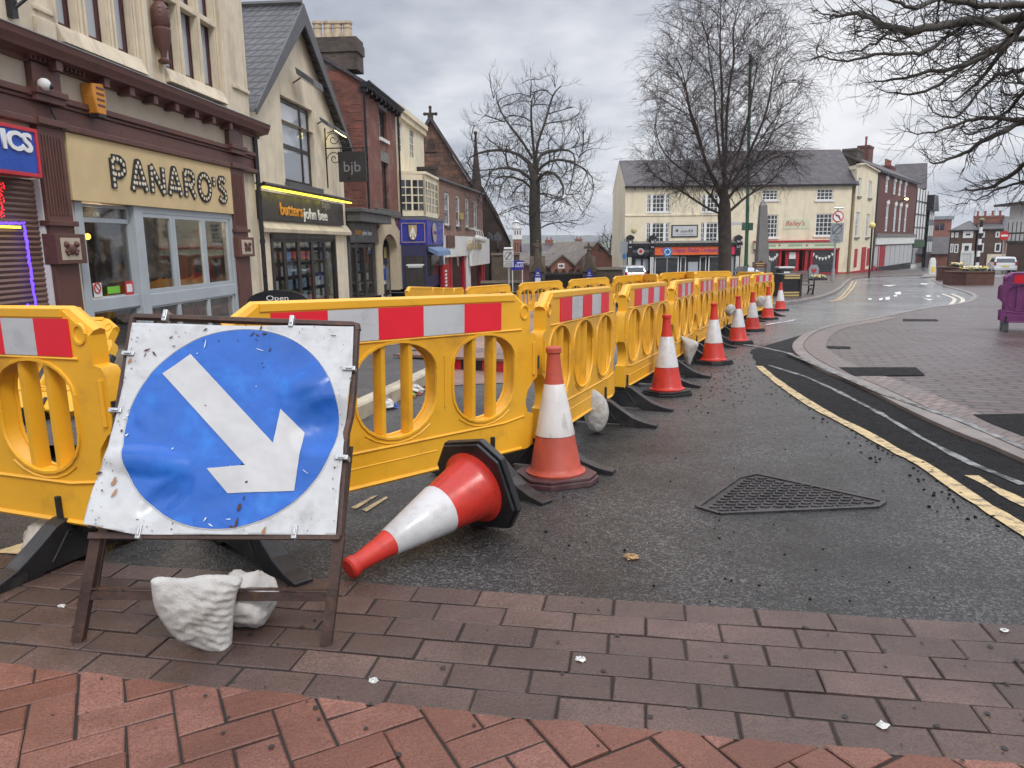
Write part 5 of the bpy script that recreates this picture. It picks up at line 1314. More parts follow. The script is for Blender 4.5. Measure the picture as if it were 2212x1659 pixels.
text('lettering', 'john bee', K['wletter'], t, Q.hx(655,463,yb), tz0-.12, Q.hx(706,467,yb), tz1, yb, .012, .012)
text('lettering', 'bjb', K['gletter'], t, Q.hx(696,455,yb), tz1+.0, Q.hx(712,455,yb), tz1+.32, yb, .006)
t = Q.empty('sign_light', 'yellow lit tube lamp on a dark rail over the black signboard', 'light'); yl = -.62
lxa, lxb = Q.hx(570,405,yl), Q.hx(760,437,yl); lz = avg(Q,(566,404),(760,434),yl)
b = MB(); b.tube([(lxa,yl,lz+.05),(lxb,yl,lz+.05)], .055, 8); b.box(lxa,lxb,yl-.02,yl+.14,lz-.0,lz+.05)
for k in range(4): x = lxa+.4+(lxb-lxa-.8)*k/3; b.tube([(x,yl,lz+.06),(x,-.02,lz+.12)], .02, 5)
b.build('rail', K['darkframe'], t)
b = MB(); b.box(lxa+.15, lxb, yl-.0, yl+.11, lz-.045, lz-.002); b.build('tube', K['lampy'], t)
def flood(lab, f, u, v, y, lit, s=1.0, rx=0):
    t = f.empty('floodlight', lab, 'light'); x, z = f.hit(u, v, y); b = MB()
    b.prism([(x-.28*s,y-.2*s,z-.08*s),(x+.28*s,y-.2*s,z-.08*s),(x+.28*s,y+.15*s,z+.16*s),(x-.28*s,y+.15*s,z+.16*s)], (0,.02*s,.13*s)); b.tube([(x,y+.15*s,z+.15*s),(x,0,z+.05*s)], .025, 6); b.build('housing', K['barge'], t, bevel=.01)
    b = MB(); b.prism([(x-.25*s,y-.18*s,z-.085*s),(x+.25*s,y-.18*s,z-.085*s),(x+.25*s,y+.12*s,z+.125*s),(x-.25*s,y+.12*s,z+.125*s)], (0,.01,-.012)); b.build('lens', lit, t)
flood('large unlit floodlight high on the cream gable', Q, 668, 184, -.5, K['skyglass'], 1.5)
flood('small dark floodlight above the upper window, right', Q, 704, 270, -.3, K['skyglass'], .8)
flood('lit floodlight at the right eave of the cream gable', Q, 734, 290, -.45, K['lampw'], .9)
b = MB(); 
t = Q.empty('hanging_sign', 'black square hanging sign lettered bjb on a scrolled iron bracket', 'sign')
hx = Q.hx(707, 400); hy0, hz1 = Q.side(730, 328, hx); hy1, hz0 = Q.side(793, 392, hx)
b = MB(); b.box(hx-.04, hx+.04, hy1, hy0, hz0, hz1); b.build('board', K['charcoal'], t, bevel=.005)
# text faces the camera: build it in the plane x = hx-.04
tt = text('lettering', 'bjb', K['gletter'], None, 0, 0, 1, 1, 0, .004); W_ = abs(hy1-hy0)
for vtx in tt.data.vertices:
    c = vtx.co.copy(); vtx.co = Vector((hx-.045+c.y*1.0, hy0-(W_*.2+c.x*W_*.6), hz0+(.22+.45*c.z)*(hz1-hz0)))
tt.parent = t
b = MB(); zq = hz1+.12; b.tube([(hx,-.02,zq-1.3),(hx,-.02,zq+.65)], .025, 6); b.tube([(hx,0,zq),(hx,hy1-.1,zq)], .022, 6)
for c_, r in (((-.3, .28), .24), ((-.3, -.34), .24), ((-.62, .12), .12)):
    b.tube([(hx, c_[0]+r*(1-k/26)*math.cos(k*.42), zq+c_[1]+r*(1-k/26)*math.sin(k*.42)) for k in range(24)], .014, 4)
for k in range(3): b.tube([(hx, hy0-.1-(W_-.2)*k/2, zq), (hx, hy0-.1-(W_-.2)*k/2, hz1)], .012, 4)
b.build('bracket', K['blackpaint'], t)

# ======== infill shop and red brick townhouse
bd = Q.empty('brick_townhouse', 'tall red brick townhouse with four clay pots on its stack and a stone arch below', 'building')
xc = Q.hx(785, 330); xe = Q.hx(859, 400); xi0 = Q.hx(756, 600)+.02
zev = avg(Q,(775,168),(850,238)); zgf = avg(Q,(793,460),(860,470))
ry, rz = Q.side(671, 82, xc); ry = max(ry, 2.8)
w1 = (Q.hx(819,270), Q.hz(827,300), Q.hx(835,270), Q.hz(826,238)); w2 = (Q.hx(826,400), Q.hz(832,462), Q.hx(840,400), Q.hz(833,352))
b = MB(); wall(b, xc, xe, zgf-.3, zev, [w1, w2], .2)
b.poly([(xc,0,zgf-2),(xc,0,zev),(xc,ry,rz),(xc,2*ry,zev),(xc,2*ry,zgf-2)], 1); b.poly([(xe,0,zgf-2),(xe,2*ry,zgf-2),(xe,2*ry,zev),(xe,ry,rz),(xe,0,zev)], 1); b.poly([(xc,2*ry,zgf-2),(xc,2*ry,zev),(xe,2*ry,zev),(xe,2*ry,zgf-2)], 1)
b.build('wall', [K['frontbrick'], K['redbrick']], bd)
b = MB(); sl2 = (rz-zev)/ry
b.prism([(xc-.12,-.35,zev-.35*sl2+.02),(xc-.12,ry,rz+.02),(xc-.12,2*ry+.3,zev),(xc-.12,2*ry+.3,zev+.12),(xc-.12,ry,rz+.16),(xc-.12,-.38,zev-.35*sl2+.14)], (xe-xc+.24,0,0)); b.build('roof', K['slate2'], bd)
b = MB(); b.box(xc-.15, xe+.1, -.32, 0, zev-.22, zev-.02); b.tube([(xc-.2,-.4,zev-.05),(xe+.1,-.4,zev-.05)], .07, 6)
for k in range(9): x = xc+(xe-xc)*k/8; b.box(x-.05, x+.05, -.28, 0, zev-.36, zev-.22)
b.build('eaves', K['blackpaint'], bd)
b = MB(); b.tube([(xc+.12,-.1,zgf-.2),(xc+.12,-.1,zev-.2)], .05, 6); b.build('downpipe', K['blackpaint'], bd)
for w in (w1, w2):
    window(bd, *w, .12, K['darkframe'], K['glass'], fw=.07, nz=2)
    b = MB(); b.box(w[0]-.12, w[2]+.12, -.03, .02, w[3], w[3]+.45); b.build('lintel', K['stonegrey'], bd)
    b = MB(); b.box(w[0]-.1, w[2]+.1, -.1, .05, w[1]-.14, w[1]); b.build('window_sill', K['whitepaint'], bd)
b = MB(); zqn = zgf
k = 0
while zqn < zev-.6: L_ = .55 if k % 2 else .3; b.box(xc-.012, xc+.04, -.012, L_, zqn, zqn+.26); zqn += .3; k += 1
b.build('quoins', K['redbrick'], bd)
cy0, cz0 = Q.side(770, 140, xc+.2); cy1, cz1 = Q.side(672, 82, xc+.2); cz1 = Q.side(720, 80, xc)[1]
b = MB(); cyA, cyB = Q.side(770, 110, xc)[0], Q.side(694-20, 100, xc)[0]
zb_ = min(zev+1, rz-1.2); b.box(xc-.02, xc+.95, cyA, cyB, zb_, cz1-.35); b.box(xc-.08, xc+1.0, cyA-.06, cyB+.06, cz1-.55, cz1-.18); b.box(xc-.04, xc+.97, cyA-.02, cyB+.02, cz1-.18, cz1)
ch_ = b.build('chimney', K['chimbrick'], bd)
n_ = 0
for ua in (685, 708, 729, 750):
    y_ = Q.side(ua, 65, xc+.4)[0]; hh = Q.side(ua, 46, xc+.4)[1]-cz1
    b = MB(); b.lathe([(.2,0),(.19,.1),(.16,hh*.6),(.18,hh*.62),(.18,hh*.72),(.16,hh*.74),(.17,hh*.84),(.20,hh*.86),(.2,hh*.9),(.15,hh*.92)], 10, (xc+.45, y_, cz1))
    for k in range(6): b.box(xc+.45+.15*math.cos(k*1.047)-.045, xc+.45+.15*math.cos(k*1.047)+.045, y_+.15*math.sin(k*1.047)-.045, y_+.15*math.sin(k*1.047)+.045, cz1+hh*.9, cz1+hh)
    b.build('chimney_pot', K['pot'], ch_)
# ground floor: infill shop (single storey) and stone arch
xi1 = Q.hx(812,560); xar0, xar1 = Q.hx(822,580), Q.hx(868,580)
zsb2 = Q.hz(785, 525); so2 = (xi0+.15, zbase, xi1-.1, zsb2)
b = MB(); wall(b, xi0, xi1, zbase, zgf+.02, [so2], .2); body(b, xi0, xi1, .003, 3, zbase, zgf+.02); b.build('shopfront_wall', K['greyboard'], bd)
b = MB(); b.box(xi0-.1, xi1+.8, -.55, 0, zgf-.42, zgf-.08); b.box(xi0-.2, xi1+.9, -.65, .1, zgf-.08, zgf+.06); b.box(xi1+.3, xe, -.12, .0, zgf-.05, zgf+.28); b.build('shop_canopy', K['greyboard'], bd, bevel=.02)
for a, c in zip((756,773,791), (773,791,809)): window(bd, max(Q.hx(a,590), so2[0]), so2[1], Q.hx(c,590), so2[3]-.05, .02, K['darkframe'], K['shopglass'], fw=.12)
b = MB(); b.poly([(so2[0],1,so2[1]),(so2[2],1,so2[1]),(so2[2],1,so2[3]),(so2[0],1,so2[3])]); b.build('interior', K['interiorwarm'], bd)
b = MB(); rg = random.Random(8)
for a in range(3):
    xa = so2[0]+.2+a*(so2[2]-so2[0])/3
    for k in range(5): b.box(xa, xa+.75, .25, .256, so2[1]+.3+k*.4, so2[1]+.6+k*.4, rg.randrange(4))
b.build('display_cards', [K['whitepaint'], mat('card_blue', (.25,.35,.5,1), .5, .3, 2, 0), mat('card_red', (.45,.16,.1,1), .5, .3, 2, 0), K['stonegrey']], bd)
t = Q.empty('shop_sign', 'small dark signboard reading butters john bee on the infill shop', 'sign'); y_ = -.08
sz1, sz0 = zgf-.44, zsb2+.05; b = MB(); b.box(xi0+.05, xi1, y_, 0, sz0, sz1); b.build('board', K['greyboard'], t)
text('lettering', 'butters', K['orange'], t, Q.hx(767,500,y_), sz0+(sz1-sz0)*.38, Q.hx(780,500,y_), sz0+(sz1-sz0)*.72, y_, .008, .01); text('lettering', 'john bee', K['wletter'], t, Q.hx(782,500,y_), sz0+(sz1-sz0)*.28, Q.hx(802,500,y_), sz0+(sz1-sz0)*.62, y_, .008, .01)
zas = Q.hz(843, 545); xa0, xa1 = Q.hx(823,560)+.1, Q.hx(857,560); rad = (xa1-xa0)/2; xam = (xa0+xa1)/2; ztop = Q.hz(843, 506); 
arcp = [(xa0, zbase)]+[(xam-rad*math.cos(RAD(k)), zas+(ztop-zas)*math.sin(RAD(k))) for k in range(0, 181, 12)]+[(xa1, zbase)]
crown = [(xar1+.1, zbase), (xar1+.1, zas+.2)]+[(xam+(rad+.95)*math.cos(RAD(k))*(1 if (i % 2) else .84), zas+(ztop-zas+.95)*math.sin(RAD(k))*(1 if i % 2 else .86)+.1) for i, k in enumerate(range(10, 180, 20))]+[(xi1+.02, zas+.2), (xi1+.02, zbase)]
b = MB(); pl = arcp+crown
b.prism([(x, -.06, z) for x, z in pl], (0, .4, 0)); b.build('stone_arch', K['quoin'], bd)
b = MB(); b.box(xi1-.02, xe, .02, .2, zas+.6, zgf); b.build('arch_spandrel', K['redbrick'], bd)
b = MB(); b.box(xa0-.1, xa1+.1, .9, 1.0, zbase, ztop+.2); b.box(xa0-.15, xa0-.1, .3, .9, zbase, ztop+.2); b.box(xa1+.1, xa1+.15, .3, .9, zbase, ztop+.2); b.build('arch_recess', K['stonegrey'], bd)
t = Q.empty('pub_sign', 'dark blue board with small crest inside the stone arch', 'sign'); b = MB(); x, z = Q.hit(832, 546, .5); b.box(x-.6, x+1.0, .5, .54, z-.55, z+.55); b.build('board', K['navy'], t); b = MB(); b.box(x-.3, x+.2, .47, .5, z-.25, z+.25); b.build('crest', K['shield'], t)
t = Q.empty('notice_board', 'white notice board with blue heading inside the stone arch', 'notice'); x, z = Q.hit(832, 600, .6); b = MB(); b.box(x-.7, x+1.1, .6, .64, z-1.1, z+.8); b.build('board', K['whitepaint'], t); b = MB(); b.box(x-.6, x+1.0, .57, .6, z-.1, z+.45); b.build('heading', K['blueboard'], t); b = MB(); b.box(x-.5, x+.6, .57, .6, z-.85, z-.3); b.build('photo', K['darkframe'], t)

# ======== cream bay house with the blue pub front
bd = Q.empty('bay_house', 'narrow pale cream house with canted bay over a royal blue pub front', 'building')
xb0, xb1 = xe+.02, Q.hx(916, 330)
zpa = avg(Q,(852,240),(918,264))
ws = [(Q.hx(858,290), Q.hz(864,328), Q.hx(869,290), Q.hz(864,262)), (Q.hx(885,300), Q.hz(890,340), Q.hx(896,300), Q.hz(890,278))]
zz0, zz1 = (ws[0][1]+ws[1][1])/2, (ws[0][3]+ws[1][3])/2; ws = [(a, zz0, c, zz1) for a, _, c, _ in ws]
b = MB(); wall(b, xb0, xb1, zbase, zpa, ws, .15); body(b, xb0, xb1, .003, 7, zbase, zpa); b.build('wall', K['cream2'], bd)
b = MB(); b.box(xb0, xb1+.1, -.25, 0, zpa-.22, zpa+.02); b.box(xb0, xb1+.1, -.15, 0, zpa-.5, zpa-.22); b.build('parapet_cornice', K['cream2'], bd)
b = MB(); b.tube([(xb0+.15,-.1,zbase+2),(xb0+.15,-.1,zpa-.3)], .05, 6); b.build('downpipe', K['blackpaint'], bd)
for w in ws: window(bd, *w, .06, K['wframe'], K['glass'], nz=4, nx=2, fw=.06)
def canted(xa, xb, dep, ch, z0, z1): return [(xa,0),(xa+ch,-dep),(xb-ch,-dep),(xb,0)]
zy1, zy0 = Q.hz(880, 366, -.9), Q.hz(880, 457, -.9)
xy0 = Q.hx(862, 400); yy_ = 1.15; xy1 = xy0+4.6
pl = canted(xy0, xy1, yy_, .45, 0, 0)
b = MB(); b.prism([(x, y, zy0-.1) for x, y in pl], (0,0,.28)); b.prism([(x, y, zy1-.22) for x, y in pl], (0,0,.25)); b.prism([(x*1+(.0), y*1.06-.02, zy1+.03) for x, y in pl], (0,0,.12))
for (xa, ya), (xb_, yb_) in zip(pl, pl[1:]):
    for k, q in ((0, 0), (1, 1)):
        b.tube([(xa+(xb_-xa)*q, ya+(yb_-ya)*q, zy0), (xa+(xb_-xa)*q, ya+(yb_-ya)*q, zy1)], .07, 6)
b.build('bay_frame', K['cream2'], bd)
for (xa, ya), (xb_, yb_), nx in ((pl[0], pl[1], 2), (pl[1], pl[2], 4)):
    w = MB(); L_ = math.hypot(xb_-xa, yb_-ya); w.M = Matrix.Translation((xa, ya, 0)) @ Matrix.Rotation(math.atan2(yb_-ya, xb_-xa), 4, 'Z')
    for k in range(nx+1): w.box(L_*k/nx-.045, L_*k/nx+.045, -.01, .05, zy0+.15, zy1-.2)
    for k in range(5): w.box(0, L_, .0, .04, zy0+.16+(zy1-zy0-.4)*k/4-.025, zy0+.16+(zy1-zy0-.4)*k/4+.025)
    for k in range(nx): w.box(L_*(k+.5)/nx-.02, L_*(k+.5)/nx+.02, .004, .036, zy0+.16, zy1-.2)
    o = w.build('bay_window', K['cream2'], bd); p = MB(); p.M = w.M; p.box(0, L_, .02, .028, zy0+.1, zy1-.15); p.build('pane', K['glass'], o)
# pub front: a canted box that follows the bay
zf1, zf0 = Q.hz(890, 471, -1.2), Q.hz(890, 529, -1.2)
xq_ = Q.hx(866, 600); pub = [(xq_, 0), (xq_+.35, -1.25), (xq_+5.2, -1.25), (xq_+5.2, 0)]
b = MB(); b.prism([(x, y, zbase) for x, y in pub], (0,0,zf0-zbase)); b.build('pub_front', K['navy'], bd)
b = MB(); b.prism([(x-.04 if i == 0 else x, y*1.06, zf0) for i, (x, y) in enumerate(pub)], (0,0,zf1-zf0+.02)); b.build('pub_fascia', K['royal'], bd)
b = MB(); b.prism([(x, y*1.1, zf1+.02) for i, (x, y) in enumerate(pub)], (0,0,.14)); b.build('pub_lead_roof', K['lead'], bd)
cant = Matrix.Translation((pub[0][0], pub[0][1], 0)) @ Matrix.Rotation(math.atan2(pub[1][1]-pub[0][1], pub[1][0]-pub[0][0]), 4, 'Z'); CL = math.hypot(pub[1][0]-pub[0][0], pub[1][1]-pub[0][1])
t = Q.empty('pub_sign', 'royal blue crest panel with gold shield facing along the street', 'sign')
b = MB(); b.M = cant
for q in ((.1,CL-.06,zf1-.16,zf1-.13),(.1,CL-.06,zf0+.12,zf0+.15),(.1,.13,zf0+.12,zf1-.13),(CL-.09,CL-.06,zf0+.12,zf1-.13)): b.box(q[0],q[1],-.12,-.09,q[2],q[3])
b.build('border', K['gold'], t)
sm = CL*.5; szm = (zf0+zf1)/2; hh = (zf1-zf0)*.30
b = MB(); b.M = cant; b.prism([(sm-.2,-.10,szm+hh),(sm+.2,-.10,szm+hh),(sm+.19,-.10,szm-hh*.3),(sm+.11,-.10,szm-hh*.85),(sm,-.10,szm-hh),(sm-.11,-.10,szm-hh*.85),(sm-.19,-.10,szm-hh*.3)], (0,-.05,0)); b.build('shield', K['shield'], t)
b = MB(); b.M = cant
for p0, p1 in (((-.12,-.2),(0,.28)),((0,.28),(.12,-.2)),((-.1,.02),(.1,.02)),((0,.25),(0,-.3)),((-.06,-.3),(.06,-.3))): b.beam((sm+p0[0]*1.1,-.16,szm+p0[1]), (sm+p1[0]*1.1,-.16,szm+p1[1]), .045, .02, up=(0,1,0))
b.build('emblem', K['wletter'], t)
t = Q.empty('pub_sign', 'round grey and gold pub roundel with purple lettering on the street side fascia', 'sign'); rx_ = xq_+2.0
b = MB(); b.tube([(rx_,-1.36,szm),(rx_,-1.40,szm)], [(zf1-zf0)*.42]*2, 24); b.build('roundel', K['roundel'], t)
text('lettering', 'Lounge', K['purplelet'], t, rx_-.42, szm-.12, rx_+.42, szm+.16, -1.40, .006, .01)
b = MB(); b.M = cant; b.box(.28, CL-.14, -.02, .0, zbase, zf0-.55); b.box(.22, .28, -.06, 0, zbase, zf0-.5); b.box(CL-.14, CL-.08, -.06, 0, zbase, zf0-.5); b.box(.28, CL-.14, -.04, 0, zf0-1.0, zf0-.94, 1); dr = b.build('door', [K['darkframe'], K['wframe']], bd)
b = MB(); b.M = cant; b.box(.36, CL-.22, -.035, -.022, zbase+1.2, zf0-1.1); b.build('pane', K['skyglass'], dr)
b = MB(); b.box(pub[1][0]+.3, pub[1][0]+3.3, -1.29, -1.25, zbase+.6, zf0-.5); b.build('pub_window', K['glass'], bd)
t = Q.empty('awning', 'faded blue folded awning under the round pub sign', 'awning'); b = MB(); ax0 = pub[1][0]+.2
b.prism([(ax0,-1.3,zf0-.1),(ax0,-1.75,zf0-.32),(ax0,-1.8,zf0-.55),(ax0,-1.7,zf0-.5),(ax0,-1.3,zf0-.3)], (4.0,0,0)); b.build('fabric', K['awning'], t)
b = MB(); b.tube([(xq_+5.1,-1.3,zbase),(xq_+5.1,-1.3,zf1)], .05, 6); b.build('drainpipe', K['whitepaint'], bd)

# ======== low brick range with white shop front
uA, dA = 946, 40.5
pA = atd(uA, 470, dA); d2 = ray(1345, 524); LDEG = math.degrees(math.atan2(d2.y, d2.x)); Lf = Fr((pA.x, pA.y, g(pA.x, pA.y)), LDEG)
bd = Lf.empty('brick_shop', 'low pale red brick building with four narrow windows over a white shop fascia', 'building')
xl0, xl1 = 0.0, Lf.hx(1042, 440); zl1 = avg(Lf,(950,386),(1038,421)); zfz = avg(Lf,(956,502),(1042,518)); zfb_ = avg(Lf,(958,552),(1042,552))
wl = []
for a, c in ((960,971.5),(985,993),(1005,1013),(1023,1031)): wl.append((Lf.hx(a,450), avg(Lf,(966,484),(1027,496)), Lf.hx(c,455), avg(Lf,(966,414),(1027,436))))
zfl = -.3; sh1 = (Lf.hx(972,590), zfl, Lf.hx(1004,590), zfb_-.02); sh2 = (Lf.hx(1012,590), zfl, Lf.hx(1038,590), Lf.hz(1025,572))
b = MB(); wall(b, xl0, xl1, zfl, zl1, wl+[sh1, sh2], .15); b.poly([(xl1,0,zfl),(xl1,8,zfl),(xl1,8,zl1),(xl1,0,zl1)]); b.poly([(xl0,8,zfl),(xl0,8,zl1),(xl1,8,zl1),(xl1,8,zfl)]); b.poly([(xl0,0,zl1-.1),(xl1,0,zl1-.1),(xl1,8,zl1-.1),(xl0,8,zl1-.1)])
b.build('wall', K['lowbrick'], bd)
b = MB(); b.box(xl0-.05, xl0+.02, -.01, 6, zfl, zl1+.5); b.box(xl0-.1, xl0+.3, -.05, 6, zl1+.5, zl1+.65); b.build('side_wall', K['darkbrick'], bd)
b = MB(); b.box(xl0, xl1+.1, -.14, .1, zl1, zl1+.12); b.build('coping', K['lead'], bd)
for w in wl:
    window(bd, *w, .05, K['wframe'], K['glass'], nz=2, fw=.12); b = MB(); b.box(w[0]-.08, w[2]+.08, -.08, .05, w[1]-.12, w[1]); b.build('window_sill', K['blackpaint'], bd)
xf0 = Lf.hx(957,530)
b = MB(); b.box(xf0, xl1+.3, -.22, 0, zfb_, zfz); b.box(Lf.hx(1006,530), xl1+.35, -.4, -.22, sh2[3]-.0, zfz-.1); b.build('fascia', K['whitepaint'], bd)
b = MB(); b.box(sh1[2], sh2[0], -.15, .05, zfl, zfb_); b.build('pillar', K['whitepaint'], bd)
b = MB()
for x in (sh1[0]-.15, sh1[2]-.5, sh2[2], xl1-.4): b.box(x, x+.45, -.08, .08, zfl, zfb_-.01)
b.build('shop_frame', K['redframe'], bd)
for s in (sh1, sh2): window(bd, *s, .06, K['redframe'], K['glass'], fw=.07)
t = Lf.empty('shop_sign', 'small dark square plaque on the white fascia', 'sign'); x, z0 = Lf.hit(966, 535, -.25); x2, z1 = Lf.hit(982, 509, -.25); b = MB(); b.box(x, x2, -.27, -.21, z0, z1); b.build('board', K['brown'], t)
t = Lf.empty('shop_lettering', 'gold script letters on the white shop fascia', 'sign'); x, z0 = Lf.hit(1012, 540, -.42); x2, z1 = Lf.hit(1040, 518, -.42); text('lettering', 'Hair & Skin', K['gold'], t, x, z0, x2, z1, -.41, .01, .02, .25)
t = Lf.empty('wall_lights', 'row of white globe lamps on a curved arm over the white fascia end', 'light'); b = MB()
for k in range(4): x, z = Lf.hit(1030+k*5, 514+k*1.5, -.7); b.ball((x,-.7,z), .2, 8, 6); b.tube([(x,-.7,z+.2),(x,-.6,z+.6),(x,-.2,z+.62)], .03, 4)
b.build('globes', K['whitepaint'], t)
t = Lf.empty('upright_sign', 'narrow red upright sign with white letters beside the shop window', 'sign'); x, z1 = Lf.hit(957, 572, -.5); x2, z0 = Lf.hit(971, 634, -.5); b = MB(); b.box(x, x2, -.5, -.35, z0, z1); b.build('board', K['redframe'], t)
b = MB()
for k in range(6): zz = z0+(z1-z0)*(.15+.12*k); b.box(x+(x2-x)*.3, x+(x2-x)*.62, -.52, -.5, zz, zz+(z1-z0)*.07)
b.build('lettering', K['wletter'], t)
t = Lf.empty('alarm_box', 'small amber alarm box between the brick building windows', 'alarm'); x, z = Lf.hit(997, 467, -.1); b = MB(); b.box(x-.14, x+.14, -.2, 0, z-.2, z+.2); b.build('cover', K['gold'], t)
# metal A-board and round table top glimpsed over the near barrier
t = thing('pavement_board', 'black framed pavement board with red panel peeping over the near barrier', 'board', tuple(atd(868, 640, 26))); b = MB(); b.tube([(-.55,0,-1),(-.55,0,.0),(-.45,0,.12),(.45,0,.12),(.55,0,0),(.55,0,-1)], .03, 6); b.build('frame', K['blackpaint'], t); b = MB(); b.box(-.48,.48,-.01,.01,-.95,-.12); b.build('panel', K['redframe'], t)
p_ = atd(600, 655, 13.5); t = thing('round_sign_board', 'black round topped pavement sign peeping over the barrier below the estate agent', 'sign', tuple(p_)); b = MB(); b.prism([(.55*math.cos(RAD(k)), 0, .12+.22*math.sin(RAD(k))-.1) for k in range(0, 181, 15)]+[(-.55,0,-.9),(.55,0,-.9)], (0,.05,0)); b.build('board', K['blackpaint'], t)
text('lettering', 'Open', K['wletter'], t, -.2, .02, .2, .14, -.002, .002)
# ---------------------------------------------------------------- church, gates, houses beyond
def front(Y, deg=0, u=1200, v=560):
    p = at(u, v, Y); return Fr((p.x, p.y, g(p.x, p.y)), deg)
def pitched(bd, x0, x1, y1, z0, ze, zr, wm, rm, ops=(), ov=.25, hip0=0, hip1=0, rev=.12, th=.14):
    """box with ridge along x; returns nothing, adds wall and roof parts"""
    b = MB(); wall(b, x0, x1, z0, ze, ops, rev); body(b, x0, x1, .003, y1, z0, ze); m = y1/2
    if not hip0: b.poly([(x0,0,ze),(x0,m,zr),(x0,y1,ze)])
    if not hip1: b.poly([(x1,0,ze),(x1,y1,ze),(x1,m,zr)])
    b.build('wall', wm, bd)
    b = MB(); s = (zr-ze)/m; e = ov
    A0, A1 = (x0-(.0 if not hip0 else e), -e, ze-e*s+.02), (x1+(0 if not hip1 else e), -e, ze-e*s+.02)
    B0, B1 = (x0-(.1 if not hip0 else e), y1+e, ze-e*s+.02), (x1+(.1 if not hip1 else e), y1+e, ze-e*s+.02)
    r0, r1 = (x0-.1+hip0, m, zr+.02), (x1+.1-hip1, m, zr+.02)
    up = lambda p: (p[0], p[1], p[2]+th)
    for q in ((A0, A1, r1, r0), (B1, B0, r0, r1)): b.poly([up(p) for p in q]); b.poly(q)
    b.poly([A0, A1, up(A1), up(A0)]); b.poly([B0, B1, up(B1), up(B0)])
    for a_, b_, c_ in ((A0, B0, r0), (A1, B1, r1)): b.poly([up(a_), up(b_), up(c_)]) if (hip0 if c_ is r0 else hip1) else (b.poly([a_, up(a_), up(c_), c_]), b.poly([b_, up(b_), up(c_), c_]))
    b.build('roof', rm, bd)
def chimney(bd, x, y, w, d, z0, z1, m, pots, pm, ph=.5, name='chimney'):
    b = MB(); b.box(x-w/2, x+w/2, y-d/2, y+d/2, z0, z1-.25); b.box(x-w/2-.06, x+w/2+.06, y-d/2-.06, y+d/2+.06, z1-.25, z1)
    c = b.build(name, m, bd)
    for k in range(pots):
        p = MB(); px = x-w/2+w*(k+.5)/pots; p.lathe([(.15,0),(.13,.08),(.11,ph*.7),(.14,ph*.75),(.14,ph)], 8, (px, y, z1)); p.build('chimney_pot', pm, c)
C = front(58)
bd = C.empty('church', 'red sandstone church gable with a cross finial behind the shops', 'church')
xg, zg_ = C.hit(930, 262); xr, zr_ = C.hit(1013, 390); w_ = xr-xg; zlo = -2
nic = (xg-.35, C.hz(930,328), xg+.35, C.hz(930,296))
b = MB(); b.prism([(xg-w_,0,zlo),(xr,0,zlo),(xr,0,zr_),(xg,0,zg_),(xg-w_,0,zr_)], (0,22,0)); b.build('wall', K['sandstone'], bd)
b = MB(); s_ = (zg_-zr_)/w_
for s in (-1, 1): b.prism([(xg,-.25,zg_+.05),(xg+s*(w_+.2),-.25,zr_-.2*s_+.05),(xg+s*(w_+.2),-.25,zr_-.2*s_+.4),(xg,-.25,zg_+.45)], (0,22.4,0))
b.build('roof', K['slate2'], bd)
b = MB(); b.prism([(xg-.45,-.12,nic[1]),(xg+.45,-.12,nic[1])]+[(xg+.45*math.cos(RAD(k)),-.12,nic[3]-.5+.7*math.sin(RAD(k))) for k in range(0,181,20)], (0,.12,0)); b.prism([(xg-.3,-.14,nic[1]+.1),(xg+.3,-.14,nic[1]+.1)]+[(xg+.3*math.cos(RAD(k)),-.14,nic[3]-.6+.5*math.sin(RAD(k))) for k in range(0,181,20)], (0,.02,0), 1); b.build('niche', [K['sandstone'], K['darkstone']], bd)
b = MB(); zc_ = C.hz(930, 232); b.box(xg-.09, xg+.09, -.1, .08, zg_+.3, zc_); b.box(xg-.42, xg+.42, -.09, .07, zc_-.55, zc_-.38); b.box(xg-.2, xg+.2, -.15, .15, zg_+.1, zg_+.5)
for dx, dz in ((-.42,-.465),(.42,-.465),(0,0)): b.ball((xg+dx,0,zc_+dz), .13, 8, 5)
b.build('cross', K['darkstone'], bd)
xp_, zp_ = C.hit(926, 345, -3); b = MB(); b.prism([(xp_-1.4,-3,zlo),(xp_+1.4,-3,zlo),(xp_+1.4,-3,zp_-1.1),(xp_,-3,zp_),(xp_-1.4,-3,zp_-1.1)], (0,3,0)); b.build('porch', K['sandstone'], bd)
xs_, zs_ = C.hit(1027, 286, 2); zsb_ = C.hz(1027, 405, 2); b = MB(); rb = C.hx(1041,405,2)-xs_
b.lathe([(rb,zsb_),(rb*.55,zsb_+(zs_-zsb_)*.45),(rb*.3,zsb_+(zs_-zsb_)*.75),(.06,zs_)], 8, (xs_,2,0)); b.box(xs_-rb,xs_+rb,2-rb,2+rb,zlo,zsb_); b.ball((xs_,2,zs_-.05), .16, 6, 5); b.build('spirelet', K['darkstone'], bd)
pl = [C.hit(u, v, 1.5) for u, v in ((1005,388),(1042,402),(1072,455),(1102,520),(1107,560),(1107,640),(1005,640))]
b = MB(); b.prism([(x,1.5,z) for x, z in pl], (0,24,0)); b.build('nave', K['darkstone'], bd)
b = MB(); b.prism([(x,1.3,z) for x, z in (pl[1], pl[3], (pl[3][0]+.1, pl[3][1]-.25), (pl[1][0], pl[1][1]-.35))], (0,24.4,0)); b.build('nave_roof', K['slate2'], bd)
b = MB()
for u in (1048, 1066, 1084): x, z = C.hit(u, 520, .9); b.box(x-.25, x+.25, .6, 1.5, zlo, z)
for u in (1057, 1075): x, z = C.hit(u, 500, 1.45); b.prism([(x-.3,1.45,z-2),(x+.3,1.45,z-2),(x+.3,1.45,z-.3),(x,1.45,z),(x-.3,1.45,z-.3)], (0,.04,0), 1)
